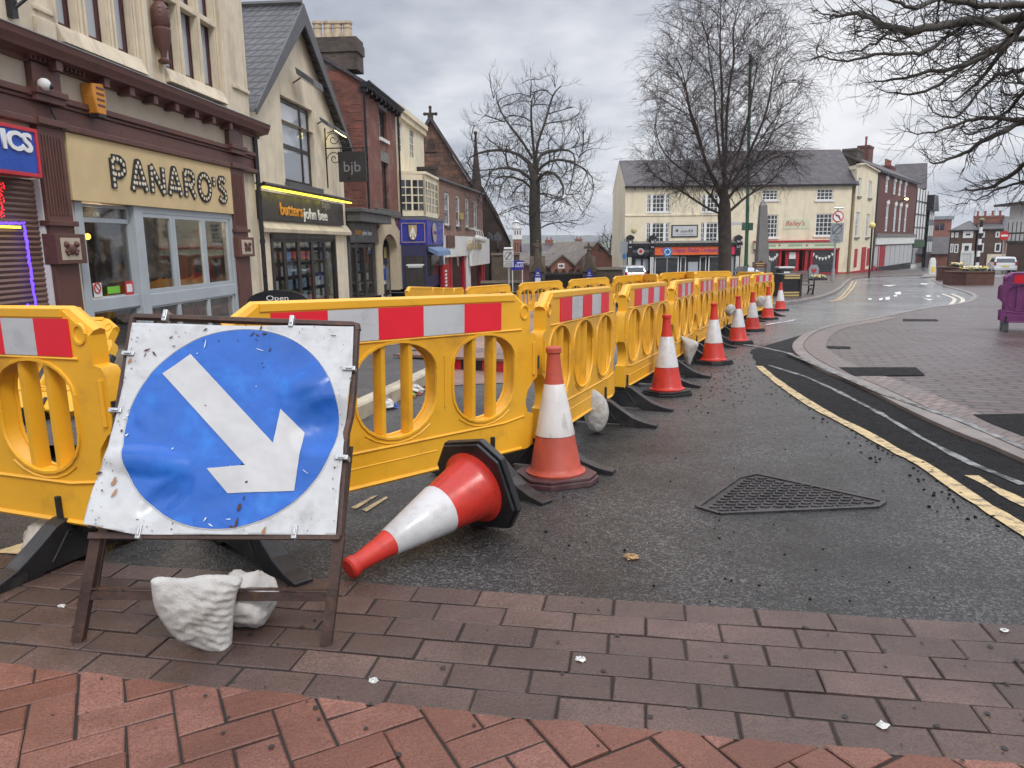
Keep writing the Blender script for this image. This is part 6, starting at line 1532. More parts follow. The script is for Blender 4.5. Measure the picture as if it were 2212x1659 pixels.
b.build('buttresses', [K['darkstone'], K['glass']], bd)
GA = front(44)
def stonewall(name, lab, u0, u1, vt, f=GA, y=0, th=.5, steps=()):
    x0, x1 = f.hx(u0, vt, y), f.hx(u1, vt, y); zt = f.hz((u0+u1)/2, vt, y); t = f.empty(name, lab, 'wall')
    b = MB(); b.box(x0, x1, y, y+th, -1.5, zt-.15); b.build('stonework', K['oldstone'], t)
    b = MB(); b.prism([(x0-.05,y-.08,zt-.15),(x0-.05,y+th+.08,zt-.15),(x0-.05,y+th/2,zt)], (x1-x0+.1,0,0)); b.build('coping', K['oldstone'], t)
stonewall('churchyard_wall', 'dark churchyard wall with mossy coping left of the gate pillars', 1040, 1143, 606)
stonewall('churchyard_wall', 'taller dark stone wall behind the zone ends sign', 1062, 1122, 546, y=4)
stonewall('churchyard_wall', 'low stone wall right of the right church gate pillar', 1286, 1345, 577)
stonewall('church_gates_wall', 'long low wall in front of the brick gables between the gate pillars', 1172, 1262, 588, y=3)
def pier(u, vt, vs, vc, w, lab, bl):
    x = GA.hx(u, 590); t = thing('gate_pier', lab, 'gate pillar', tuple(GA.W(x, 0, 0)), 0, 'carved stone church gate pillars'); z1 = GA.hz(u, vs); z2 = GA.hz(u, vt); z3 = GA.hz(u, vc); hw = (GA.hx(u+w, 590)-x)
    b = MB(); b.box(-hw, hw, -hw, hw, -1, z1-.5); b.box(-hw*1.15, hw*1.15, -hw*1.15, hw*1.15, -1, .5); b.box(-hw*1.2, hw*1.2, -hw*1.2, hw*1.2, z1-.55, z1-.35)
    for a in range(4):
        b.M = Matrix.Rotation(a*math.pi/2, 4, 'Z'); b.prism([(-hw*1.05,-hw*1.1,z1-.4),(hw*1.05,-hw*1.1,z1-.4),(0,-hw*1.1,z1+.35)], (0,hw*.6,0))
    b.M = None; b.build('shaft', K['oldstone'], t)
    b = MB(); b.lathe([(hw*.62,z1-.1),(hw*.55,z1+.15),(.09,z2),(.13,z2+.05),(.06,z2+.12)], 8); b.build('spirelet', K['oldstone'], t)
    b = MB(); b.box(-.06,.06,-.06,.06,z2,z3); b.box(-.2,.2,-.05,.05,(z2+z3)/2-.06,(z2+z3)/2+.08)
    for dx, dz in ((-.2,0),(.2,0),(0,.2)): b.ball((dx,0,(z2+z3)/2+dz), .08, 6, 5)
    b.build('finial_cross', K['oldstone'], t)
    bt = thing('church_banner', bl, 'banner', tuple(GA.W(x, -hw*1.15-.08, 0))); bw = hw*.55; zb = GA.hz(u, 612); zt = GA.hz(u, 576)
    b = MB(); b.prism([(-bw,0,zb),(bw,0,zb),(bw,0,zt-.45),(0,0,zt),(-bw,0,zt-.45)], (0,-.04,0)); b.build('board', K['royal'], bt)
    b = MB(); rg = random.Random(int(u))
    for k, (zz, ww) in enumerate(((.30,.3),(.38,.45),(.48,.6),(.85,.5),(1.1,.6),(1.3,.4),(1.5,.6))):
        if zt-zz > zb: b.box(-bw*ww, bw*ww, -.055, -.04, zt-zz-.03, zt-zz)
    b.box(-bw*.7, bw*.7, -.055, -.04, zb+.05, zb+.35); b.build('lettering', K['whitepaint'], bt)
pier(1161, 535, 566, 522, 15, 'carved stone gate pillar with cross finial, at the foot of the left bare tree', 'blue church notice on the left gate pillar')
pier(1271, 542, 566, 527, 13, 'carved stone gate pillar with cross finial, in front of the big brick gable', 'blue church notice on the right gate pillar')
t = GA.empty('church_gates', 'dark closed iron gates between the two stone gate pillars', 'gate')
xa, xb_ = GA.hx(1178,600), GA.hx(1257,600); zt = GA.hz(1218, 580)
b = MB()
for k in range(46): x = xa+(xb_-xa)*k/45; b.tube([(x,0,-.5),(x,0,zt-.25+.25*math.sin(k*.35)**2)], .02, 4)
b.box(xa, xb_, .03, .06, -.5, zt-.35); b.build('bars', K['gatewood'], t)
ch = GA.empty('church_sign', 'blue board lettered GILES beside the zone ends sign', 'sign'); x0, z1 = GA.hit(1103, 563, -1); x1, z0 = GA.hit(1132, 583, -1)
b = MB(); b.box(x0, x1, -1, -.94, z0, z1); b.build('board', K['royal'], ch); text('lettering', 'GILES', K['wletter'], ch, x0+(x1-x0)*.33, z0+(z1-z0)*.3, x1-.03, z0+(z1-z0)*.58, -1, .004, .01)
b = MB(); b.box(x0+.35, x0+.75, -1.01, -1, z1-.16, z1-.1); b.tube([(x0+.1,-.97,-1),(x0+.1,-.97,z0)], .03, 5); b.tube([(x1-.1,-.97,-1),(x1-.1,-.97,z0)], .03, 5); b.build('posts', K['whitepaint'], ch)
# tower far left, houses below the hill
T = front(150); bd = T.empty('tower', 'distant white topped red brick tower beside the church', 'tower'); x0, x1 = T.hx(1108,520), T.hx(1127,520); zq, zr_, zl_ = T.hz(1117,517), T.hz(1117,494), T.hz(1117,476)
b = MB(); b.box(x0, x1, 0, 1.8, -12, zq); b.build('red_shaft', K['housebrick'], bd); b = MB(); b.box(x0-.1, x1+.1, -.1, 1.9, zq, zr_); b.box(x0-.3, x1+.3, -.3, 2.1, zr_, zr_+.2); m_ = (x0+x1)/2; b.lathe([(.7,zr_+.2),(.7,zl_-.3),(.95,zl_-.3),(.2,zl_)], 8, (m_-.3, .8, 0)); b.build('white_top', K['whitepaint'], bd)
for k in range(3):
    x = x0+.35+k*.5
    for a, c, d in ((zq+.9, zq+1.7, .14), (zq-3, zq-.6, .03)): b = MB(); b.box(x, x+.2, -d, 0, a, c); b.build('window', K['glass'], bd)
Hm = {}
def gable_house(lab, u0, ua, u1, va, ve0, deg, Y, L_, wm=None, rm=None):
    p = at(u0, ve0, Y); f = Fr((p.x, p.y, g(p.x, p.y)), deg); bd = f.empty('house', lab, 'house', 'brick houses below the church'); x1 = f.hx(u1, ve0); zr = f.hz(ua, va, 0); ze = f.hz(u0, ve0); xm = x1/2
    zr = f.hz((u0+u1)/2, va); zb = -9
    b = MB(); b.prism([(0,0,zb),(x1,0,zb),(x1,0,ze),(xm,0,zr),(0,0,ze)], (0,L_,0)); b.build('wall', wm or K['housebrick'], bd)
    b = MB(); s = (zr-ze)/xm
    b.prism([(-.4,-.3,ze-.4*s),(xm,-.3,zr),(xm,-.3,zr+.2),(-.4,-.3,ze-.4*s+.2)], (0,L_+.6,0)); b.prism([(x1+.4,-.3,ze-.4*s),(x1+.4,-.3,ze-.4*s+.2),(xm,-.3,zr+.2),(xm,-.3,zr)], (0,L_+.6,0)); b.build('roof', rm or K['tile'], bd)
    return bd, f, x1, ze, zr
b_, f_, x1_, ze_, zr_ = gable_house('largest brick gable end with long tiled roof behind the right gate pillar', 1240, 1290, 1334, 525, 574, 32, 80, 7)
b = MB(); x, z = f_.hit(1298, 539); b.box(x-.3, x+.3, -.05, .05, z-.25, z+.25); b.build('window', K['glass'], b_)
b_, f_, x1_, ze_, zr_ = gable_house('small brick gable house left of the white windowed one', 1170, 1197, 1212, 549, 568, 34, 84, 9)
b_, f_, x1_, ze_, zr_ = gable_house('small brick gable with white window between the gate pillars', 1190, 1213, 1236, 553, 572, 14, 78, 8)
window(b_, f_.hx(1205,572), f_.hz(1213,580), f_.hx(1219,572), f_.hz(1213,569), -.06, K['wframe'], K['glass'], nx=3, fw=.12)
b_, f_, x1_, ze_, zr_ = gable_house('brick gable house left of the left gate pillar', 1128, 1146, 1168, 556, 570, 30, 88, 9)
def row_house(lab, u0, u1, vr, ve, Y, rm, wm=None, ch=()):
    p = at(u0, ve, Y); f = Fr((p.x, p.y, g(p.x, p.y)), 0); bd = f.empty('house', lab, 'house', 'brick houses below the church'); x1 = f.hx(u1, ve); ze = f.hz((u0+u1)/2, ve); dep = 8; zr = f.hz((u0+u1)/2, vr, dep/2)
    pitched(bd, 0, x1, dep, -14, ze, zr, wm or K['housebrick'], rm)
    for u, v0, v1 in ch: x, zt = f.hit(u, v0, dep/2); chimney(bd, x, dep/2, 1.3, .9, zr-1, zt, K['housebrick'], 2, K['redpot'], .4)
row_house('dark slate roofed terrace right behind the left bare trunk', 1172, 1240, 527, 546, 125, K['slate2'], ch=((1186,518,524),))
row_house('slate roofed house with red chimney behind the biggest gable', 1205, 1262, 524, 540, 140, K['slate2'], ch=((1250,516,524),))
row_house('dark hipped roof house between tower and bare tree', 1128, 1158, 528, 545, 120, K['slate2'])
row_house('long pale tiled roof in front of the dark terrace', 1165, 1238, 546, 558, 100, K['tile'])

# ---------------------------------------------------------------- cream range facing the square
f = front(70, 0, 1350, 560); f.o.z = -2.1
bd = f.empty('cream_building', 'long cream painted building with slate roof, orange and red shopfronts', 'building')
x0, xm_, x1 = f.hx(1350,480), f.hx(1572,480), f.hx(1836,480); ze = f.hz(1590,399); zb = -.6; dep = 8.5
zrA, zrB = f.hz(1450,349,dep/2), f.hz(1690,328,dep/2)
def W_(u0, v0, u1, v1): a, t_ = f.hit(u0, v0); c, b_ = f.hit(u1, v1); return (a, b_, c, t_)
wA = [W_(1397,420,1447,458), W_(1516,420,1562,458), W_(1396,482,1446,523), W_(1513,481,1561,525)]; wB = [W_(1647,410,1680,432), W_(1765,408,1799,432), W_(1651,464,1679,513), W_(1763,462,1796,509)]
shA = W_(1366,553,1596,600); shB = W_(1632,538,1806,590)
ops = wA+wB+[(shA[0], zb, shA[2], shA[3]), (shB[0], .05, shB[2], shB[3])]
b = MB(); wall(b, x0, x1, zb, ze, ops, .2); body(b, x0, x1, .003, dep, zb, ze); b.poly([(x0,0,ze),(x0,dep/2,zrA),(x0,dep,ze)]); b.poly([(xm_,0,ze),(xm_,dep/2,zrB),(xm_,dep,ze)]); b.build('wall', K['cream2'], bd)
b = MB()
def rf(xa, xb_, zr, hip):
    s = (zr-ze)/(dep/2); A = (xa,-.3,ze-.3*s); B = (xb_+(.3 if hip else 0),-.3,ze-.3*s); r0 = (xa,dep/2,zr); r1 = (xb_-(1.6 if hip else 0),dep/2,zr); D = (xa,dep+.3,ze-.3*s); E = (xb_+(.3 if hip else 0),dep+.3,ze-.3*s); u = lambda p: (p[0],p[1],p[2]+.16)
    b.poly([u(A),u(B),u(r1),u(r0)]); b.poly([u(E),u(D),u(r0),u(r1)]); b.poly([A,B,u(B),u(A)]); b.poly([A,u(A),u(r0),u(D),D,r0]); b.poly([u(B),u(E),u(r1)])
rf(x0+.0, xm_, zrA, 0); rf(xm_+.0, x1+.5, zrB, 0); b.build('roof', K['slate2'], bd)
b = MB(); b.box(x0-.1, x1+.2, -.35, -.1, ze-.16, ze-.04)
for k in range(12): x = x0+(xm_-x0)*k/11; b.box(x-.04, x+.04, -.2, 0, ze-.32, ze-.15)
b.build('gutter', K['blackpaint'], bd)
zs = f.hz(1460, 464); b = MB(); b.box(x0, xm_-.4, -.07, 0, zs-.08, zs+.06); b.build('string_course', K['cream2'], bd)
for i, w in enumerate(wA):
    a, c = w[0], w[2]; q = (c-a); window(bd, *w, .06, K['wframe'], K['glass'], xs=[a+q*.1, a+q*.26, a+q*.42, a+q*.58, a+q*.74, a+q*.9] , nz=4, fw=.1, bw=.05)
    b = MB()
    for k in (.22, .78): b.box(a+q*k-.12, a+q*k+.12, .0, .06, w[1], w[3])
    b.box(a-.05, c+.05, -.06, .06, w[1]-.1, w[1]); b.build('window_mullion', K['wframe'], bd)
for i, w in enumerate(wB):
    window(bd, *w, .06, K['wframe'], K['glass'], nx=4, nz=3 if i < 2 else 5, fw=.09, bw=.05); b = MB(); b.box(w[0]-.15, w[2]+.15, -.1, .05, w[1]-.14, w[1]); b.build('window_sill', K['wframe'], bd)
# orange shop
fy = -.35
xa, xb_ = f.hx(1355,545,fy), f.hx(1600,545,fy); zf1, zf0 = f.hz(1480,530,fy), f.hz(1480,552,fy)
b = MB(); b.box(xa, xb_, fy, 0, zf0, zf1); b.box(xa-.1, xb_+.1, fy-.2, 0, zf1-.05, zf1+.22); b.build('fascia', K['blackpaint'], bd)
b = MB(); b.prism([(xa-.1,fy-.25,zf1+.22),(xa-.1,0,zf1+.22),(xa-.1,0,zf1+.42)], (xb_-xa+.2,0,0)); b.build('fascia_lead', K['stonegrey'], bd)
for u in (1361, 1409, 1594):
    x = f.hx(u, 530, fy); z1_ = f.hz(u, 510, fy); b = MB(); b.box(x-.22, x+.22, fy-.18, 0, zf0, z1_-.25); b.prism([(x-.34,fy-.25,z1_-.3),(x+.34,fy-.25,z1_-.3),(x+.34,fy-.25,z1_-.05),(x,fy-.25,z1_+.12),(x-.34,fy-.25,z1_-.05)], (0,.5,0)); k_ = b.build('console', K['blackpaint'], bd)
    b = MB(); zc_ = f.hz(u, 524, fy)
    for q in ((-.13,-.1,-.4,.35),(.1,.13,-.4,.35),(-.13,.13,.32,.35),(-.13,.13,-.43,-.4),(-.04,.04,-.25,.15)): b.box(x+q[0], x+q[1], fy-.2, fy-.18, zc_+q[2], zc_+q[3])
    b.build('console_trim', K['wframe'], bd)
    b = MB(); b.box(x-.22, x+.22, fy-.12, .1, zb, zf0)
    b.build('pilaster', K['blackpaint'], bd); b = MB()
    for q in (-.17, -.06, .05): b.box(x+q, x+q+.07, fy-.14, fy-.12, zb+.4, zf0-.1)
    b.build('pilaster_flutes', K['wframe'], bd)
o_ = f.empty('shop_sign', 'long orange signboard with purple italic lettering on the cream building', 'sign'); y_ = fy-.05
ox0, ox1 = f.hx(1411,545,y_), f.hx(1590,545,y_); oz1, oz0 = zf1-.12, zf0+.06
b = MB(); b.box(ox0, ox1-.85, y_, fy, oz0, oz1); b.box(ox1-.8, ox1, y_, fy, oz0, oz1, 1); b.build('board', [K['orangeboard'], mat('pink_board', (.6,.03,.1,1), .5, .1, 3, 0)], o_); text('lettering', 'Hippy Hippy Shake Company', K['purplelet'], o_, f.hx(1428,545,y_), oz0+.12, f.hx(1555,545,y_), oz1-.1, y_, .006, .012, .3)
o_ = f.empty('shop_sign', 'small black sign with pale oval beside the orange signboard', 'sign'); b = MB(); xx, zz = f.hit(1384, 543, fy-.06); b.tube([(xx,fy-.08,zz),(xx,fy-.02,zz)], [.3,.3], 16); b.build('oval', K['signgrey'], o_)
b = MB(); b.box(xx-.9, xx+.9, fy-.03, fy-.0, zz-.12, zz+.12); b.build('band', K['greyboard'], o_)
b = MB(); b.tube([(xx,fy-.10,zz),(xx,fy-.07,zz)], [.17,.17], 12); b.build('emblem', K['redlet'], o_)
for a, c in ((1414,1466),(1530,1574)): window(bd, f.hx(a,575), zb+.3, f.hx(c,575), zf0-.08, .0, K['wframe'], K['glass'], fw=.1, nx=1)
window(bd, f.hx(1470,575), zb, f.hx(1482,575), zf0-.1, .1, K['wframe'], K['glass'], fw=.08); window(bd, f.hx(1512,575), zb, f.hx(1526,575), zf0-.1, .1, K['wframe'], K['glass'], fw=.08)
b = MB(); b.box(f.hx(1484,575), f.hx(1511,575), .12, .18, zb, zf0-.1); b.box(f.hx(1366,575), f.hx(1407,575), .1, .16, zb, zf0); dd = b.build('door', K['darkframe'], bd); b = MB(); b.box(f.hx(1487,575), f.hx(1508,575), .1, .12, zb+.8, zf0-.6)
for u in (1373, 1389): x = f.hx(u,575); b.box(x, x+.5, .08, .1, zf0-1.4, zf0-.3)
b.build('pane', K['skyglass'], dd)
b = MB(); x = f.hx(1578,575); b.box(x, x+.7, -.05, .1, zb, zf0-.1); b.build('shop_pillar', K['wframe'], bd)
o_ = f.empty('wall_sign', 'white framed lettered board between the first floor windows', 'sign'); x, z1_ = f.hit(1451, 486, -.06); x2, z0_ = f.hit(1507, 512, -.06)
b = MB(); b.box(x, x2, -.07, 0, z0_, z1_); b.build('frame', K['blackpaint'], o_); b = MB(); b.box(x+.1, x2-.1, -.085, -.07, z0_+.1, z1_-.1); b.build('board', K['signgrey'], o_); b = MB(); rg = random.Random(4); b.tube([(x+.5,-.1,(z0_+z1_)/2+.05),(x+.5,-.085,(z0_+z1_)/2+.05)], [.14,.14], 8)
for k in range(9): q = x+.85+k*.13; b.box(q, q+.07, -.09, -.085, z0_+.42, z0_+.42+rg.uniform(.15,.32))
b.box(x+.45, x2-.4, -.09, -.085, z0_+.24, z0_+.27); b.build('marks', K['greyboard'], o_)
o_ = f.empty('alarm_box', 'round cream alarm bell on the cream wall near its left corner', 'alarm'); b = MB(); x, z = f.hit(1370, 497, -.1); b.ball((x,-.05,z), .26, 12, 6, 0, (1,.4,1)); b.build('bell', mat('cream_bell', (.55,.47,.25,1), .5, .1, 3, 0), o_, smooth=True)
# red shop
zr1, zr0_ = f.hz(1720,523,-.3), f.hz(1720,537,-.3); xr0, xr1 = f.hx(1627,550), f.hx(1811,550)
b = MB(); b.box(xr0, xr1, -.28, 0, zr0_, zr1); b.build('fascia', mat('pale_green_fascia', (.62,.64,.48,1), .6, .08, 3, 0), bd); b = MB(); b.box(xr0-.05, xr1+.05, -.38, 0, zr1, zr1+.16); b.box(xr0, xr1, -.26, .0, zr0_-.14, zr0_)
for x in (shB[0], f.hx(1682,560), f.hx(1738,560), f.hx(1750,560), shB[2]-.1): b.box(x, x+.22, -.1, .15, 0, zr0_-.1)
b.box(xr0-.0, x1, -.12, .1, zb, f.hz(1740,589)); b.box(shB[0], shB[2], -.1, .1, .05, .35); b.build('shopfront_frame', K['redframe'], bd)
o_ = f.empty('shop_sign', "cream and green shop name Bailey's painted board above the red shop", 'sign'); x, z0_ = f.hit(1697, 491, -.03); x2, z1_ = f.hit(1747, 476, -.03)
b = MB(); b.box(x-.2, x2+.1, -.03, 0, z0_-.15, z1_+.1); b.build('board', mat('pale_green_board', (.6,.62,.45,1), .6, .08, 3, 0), o_); text('lettering', "Bailey's", K['redlet'], o_, x, z0_, x2-.35, z1_, -.03, .004, .005, .2)
b = MB(); gl_ = mat('green_letter', (.3,.4,.25,1), .6, .1, 3, 0)
for ua, ub in ((1640,1674),(1700,1730),(1757,1800)): b.box(f.hx(ua,530), f.hx(ub,530), -.285, -.28, zr0_+.2, zr1-.2)
b.build('faded_lettering', gl_, bd); b = MB()
for u in (1684, 1743): x, z = f.hit(u, 530, -.29); b.ball((x,-.28,z), .1, 6, 4, 0, (1,.3,1))
b.build('red_dots', K['redlet'], bd)
window(bd, f.hx(1655,560), .3, f.hx(1681,560), zr0_-.12, .03, K['redframe'], K['glass'], fw=.08); window(bd, f.hx(1754,560), .3, f.hx(1802,560), zr0_-.12, .03, K['redframe'], K['glass'], fw=.08); window(bd, f.hx(1735,560), .1, f.hx(1750,560), zr0_-.12, .12, K['redframe'], K['glass'], fw=.06)
b = MB(); b.box(f.hx(1697,560), f.hx(1727,560), .1, .16, .05, zr0_-.25); dd = b.build('door', K['redframe'], bd); b = MB(); b.box(f.hx(1704,560), f.hx(1720,560), .08, .1, 1.0, zr0_-.6); p_ = b.build('pane', K['glass'], dd); b = MB(); b.box(f.hx(1705,560), f.hx(1719,560), .07, .08, 1.7, 2.3); b.build('door_notice', K['whitepaint'], dd)
b = MB(); 
for ua, uc, v in ((1655,1681,543),(1754,1802,543)):
    n_ = 7
    for k in range(n_): t_ = (k+.5)/n_; x = f.hx(ua+(uc-ua)*t_, v); z = zr0_-.3-.55*(1-(2*t_-1)**2); b.prism([(x-.14,-.0,z),(x+.14,0,z),(x,0,z-.32)], (0,-.02,0))
o_ = f.empty('bunting', 'white bunting flags strung in the red shop windows', 'bunting'); b.build('flags', K['wframe'], o_)

# ---------------------------------------------------------------- street turning away to the right
pD = at(1838, 560, 70); DD = math.degrees(math.atan2(ray(2330,516).y, ray(2330,516).x)); D = Fr((pD.x, pD.y, g(pD.x, pD.y)-.1), DD)
bd = D.empty('corner_house', 'tall cream corner house with curved parapet and sooty brick stack', 'building')
xd = D.hx(1889, 480); zl_, zm_, zr_ = D.hz(1842,352), D.hz(1852,349), D.hz(1887,368); zb = -.8
ww = []
for a, c, v0, v1 in ((1853,1860,384,424),(1876,1883,390,428),(1848,1856,458,512),(1871,1878,462,512)): ww.append((D.hx(a,(v0+v1)/2), D.hz((a+c)/2,v1), D.hx(c,(v0+v1)/2), D.hz((a+c)/2,v0)))
dz = D.hz(1860,534)
b = MB(); wall(b, 0, xd, zb, zr_-.4, ww, .2); pts = [(0,0,zr_-.4),(xd,0,zr_-.4),(xd,0,zr_),(xd*.6,0,zr_+(zm_-zr_)*.55),(xd*.25,0,zm_),(0,0,zl_)]; b.poly(pts); b.poly([(xd,0,zb),(xd,7,zb),(xd,7,zr_),(xd,0,zr_)]); bx_, by_ = 7*math.sin(D.a), 7*math.cos(D.a); b.poly([(0,0,zb),(0,0,zl_),(bx_,by_,zl_),(bx_,by_,zb)]); b.poly([(.2,.3,zr_-.3),(xd,.3,zr_-.3),(xd,7,zr_-.3),(bx_,by_,zr_-.3)]); b.build('wall', K['cream2'], bd)
b = MB()
for p, q in zip(pts[2:], pts[3:]): b.beam((p[0],-.03,p[2]), (q[0],-.03,q[2]), .35, .12)
b.build('parapet_coping', K['ivory'], bd)
for w in ww: window(bd, *w, .08, K['wframe'], K['skyglass'], nz=2, fw=.1); b = MB(); b.box(w[0]-.1, w[2]+.1, -.12, .05, w[1]-.18, w[1]); b.build('window_sill', K['stonegrey'], bd)
b = MB(); xa_, xb2 = D.hx(1859,570), D.hx(1868,570); b.box(xa_, xb2, -.05, .05, zb, dz); b.box(0, xd, -.06, .02, zb, .35); b.build('door', K['redframe'], bd)
for a, c in ((1844,1850),(1871,1876)): b = MB(); b.box(D.hx(a,570), D.hx(c,570), -.03, .03, .7, D.hz(1860,537)); b.build('ground_window', K['redframe'], bd)
xq_, zc1 = D.hx(1838, 330), D.hz(1850,325,3); zc2 = D.hz(1870,316,3.6)
zc1 = D.hz(1845,324,3); chimney(bd, D.hx(1842,335,3), 3, 2.6, 1.4, zr_-2.5, zc1, K['chimbrick'], 0, K['redpot']); chimney(bd, D.hx(1869,335,4.2), 4.2, 2.4, 1.2, zr_-2.5, D.hz(1870,316,4.2), K['maroonbrick'], 1, K['redpot'], 1.1)
bd = D.empty('red_brick_house', 'three storey dark red brick house with tall white windows and white shop blinds', 'building')
xe0, xe1 = xd+.5, D.hx(1975,480); ztl = (D.hz(1900,374)+D.hz(1970,392))/2; ww = []
for a, c, v0, v1 in ((1927,1934,391,416),(1942,1948,397,422),(1953,1959,401,425),(1964,1970,404,428)): pass
for (u, va, vb, vc, vd) in ((1913,384,416,440,500),(1930,390,422,445,500),(1941,394,424,447,500),(1953,397,427,450,500)):
    for v0, v1 in ((va,vb),(vc,vd)): x = D.hx(u+3,(v0+v1)/2); ww.append((x-.62, 0, x+.62, 0))
zz = [D.hz(1932,420), D.hz(1932,392), D.hz(1932,500), D.hz(1932,443)]
for i in range(8): k = 0 if i % 2 == 0 else 2; ww[i] = (ww[i][0], zz[k], ww[i][2], zz[k+1])
zsh = D.hz(1935, 512)
b = MB(); wall(b, xe0, xe1, zb, ztl, ww, .15); body(b, xe0, xe1, .003, 8, zb, ztl); b.build('wall', K['maroonbrick'], bd)
b = MB(); s_ = 2.2; b.prism([(xe0-.6,-.35,ztl-.1),(xe0-.6,4,ztl+s_),(xe0-.6,8.3,ztl-.1),(xe0-.6,8.3,ztl+.1),(xe0-.6,4,ztl+s_+.2),(xe0-.6,-.4,ztl+.12)], (xe1-xe0+.7,0,0)); b.build('roof', K['slate2'], bd)
b = MB(); b.box(xe0-.5, xe0, -.1, 6, zb, ztl); b.build('dark_return', K['darkbrick'], bd)
for w in ww:
    window(bd, *w, .04, K['wframe'], K['skyglass'], nz=2, fw=.16, bw=.1); b = MB(); m_ = (w[0]+w[2])/2; b.box(w[0]-.1, w[2]+.1, -.04, .03, w[3], w[3]+.3); b.box(m_-.25, m_+.25, -.08, -.04, w[3]-.05, w[3]+.42); b.build('window_head', K['wframe'], bd)
b = MB(); b.box(xe0, xe1, -.3, 0, zsh, zsh+.35); b.build('cornice', K['stonegrey'], bd); b = MB(); b.box(xe0+.1, xe1-.2, -.22, 0, D.hz(1935,527), zsh); b.build('fascia', K['whitepaint'], bd)
zf_ = D.hz(1935,528); b = MB(); n_ = 8
for k in range(n_): xa_ = xe0+.2+(xe1-xe0-.5)*k/n_; b.box(xa_+.1, xa_+(xe1-xe0-.5)/n_-.12, -.06, .04, .4, zf_-.05, 0 if k != 1 else 1)
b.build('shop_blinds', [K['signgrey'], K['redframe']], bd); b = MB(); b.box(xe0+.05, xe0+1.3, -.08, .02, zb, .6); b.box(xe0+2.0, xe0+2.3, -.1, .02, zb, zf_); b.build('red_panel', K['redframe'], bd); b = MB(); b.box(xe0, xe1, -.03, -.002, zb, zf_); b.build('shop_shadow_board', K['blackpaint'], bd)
x_, zt_ = D.hit(1917, 358, 3.5); zt_ = D.hz(1917, 359, 3.5); chimney(bd, D.hx(1917,370,3.5), 3.5, 3.6, 1.2, ztl+1, zt_, K['maroonbrick'], 4, K['redpot'], .8)
o_ = D.empty('floodlight', 'small lit yellow lamp on the red brick front', 'light'); x, z = D.hit(1958, 430, -.8); b = MB(); b.ball((x,-.8,z), .26, 8, 5, 0, (1.4,.8,.5)); b.build('lens', K['lampw'], o_); b = MB(); b.tube([(x-.2,-.8,z-.1),(x-.6,0,z-.3)], .06, 5); b.build('arm', K['blackpaint'], o_)
bd = D.empty('timbered_house', 'narrow white timber framed house with steep slate roof and dark green shop', 'building')
xt0, xt1 = xe1+.1, D.hx(1999,480); zt0 = D.hz(1985,407); zr_ = D.hz(1970,357,4)
b = MB(); b.box(xt0, xt1, 0, 6, zb, zt0); b.build('wall', K['whitepaint'], bd)
pR = D.W(xt1, 0, 0); Rf = Fr((pR.x, pR.y, D.o.z), -26); xra, xrb = Rf.hx(1930,400), Rf.hx(2001,400)+.1; zra = Rf.hz(1985,408); zrr = Rf.hz(1975,353,4); wq = lambda x, y, z: tuple(Matrix.Rotation(-D.a, 3, 'Z') @ (Rf.W(x, y, z)-D.o))
b = MB(); b.poly([wq(xra,-.2,zra),wq(xrb,-.2,zra),wq(xrb,4,zrr),wq(xra,4,zrr)]); b.poly([wq(xra,8,zra),wq(xrb,8,zra),wq(xrb,4,zrr),wq(xra,4,zrr)]); b.poly([wq(xrb,-.2,zra),wq(xrb,8,zra),wq(xrb,4,zrr)]); b.poly([wq(xra,-.2,zra),wq(xra,8,zra),wq(xra,4,zrr)]); b.build('roof', K['slate2'], bd)
b = MB(); zq_ = D.hz(1985,520)
for k in range(4): z = zq_+(zt0-zq_)*k/4; b.box(xt0-.02, xt1+.05, -.06, 0, z, z+.16)
for k in range(5): x = xt0+(xt1-xt0)*k/4; b.box(x-.09, x+.09, -.07, 0, zq_, zt0)
b.box(xt1-.4, xt1+.6, -.9, .0, zq_+4, zt0-.5); b.build('timbers', K['blackpaint'], bd); b = MB(); b.box(xt0, xt1, -.15, 0, zq_-.8, zq_); b.build('green_fascia', mat('green_fascia', (.03,.09,.03,1), .5, .2, 3, 0), bd); b = MB(); b.box(xt0+.2, xt1-.3, -.08, 0, .2, zq_-.9); b.build('shop_window', K['glass'], bd)
bd = D.empty('jettied_house', 'dark narrow gabled house just past the white timbered one', 'building'); xj0, xj1 = xt1+.7, D.hx(2012,480); zj = D.hz(2004,455)
b = MB(); b.box(xj0, xj1, -.3, 8, zb, zj); b.build('wall', K['blackpaint'], bd); b = MB(); b.prism([(xj0-.3,-.8,zj),(xj1+.2,-.8,zj),(xj0+(xj1-xj0)*.6,-.8,D.hz(2004,420))], (0,9,0)); b.build('roof', K['slate2'], bd)
b = MB()
for k in range(3):
    for q in range(3): b.box(xj0+.3+k*(xj1-xj0)/3, xj0+.3+(k+.55)*(xj1-xj0)/3, -.34, -.3, 1.5+q*2.2, 2.9+q*2.2)
b.build('panels', K['whitepaint'], bd)
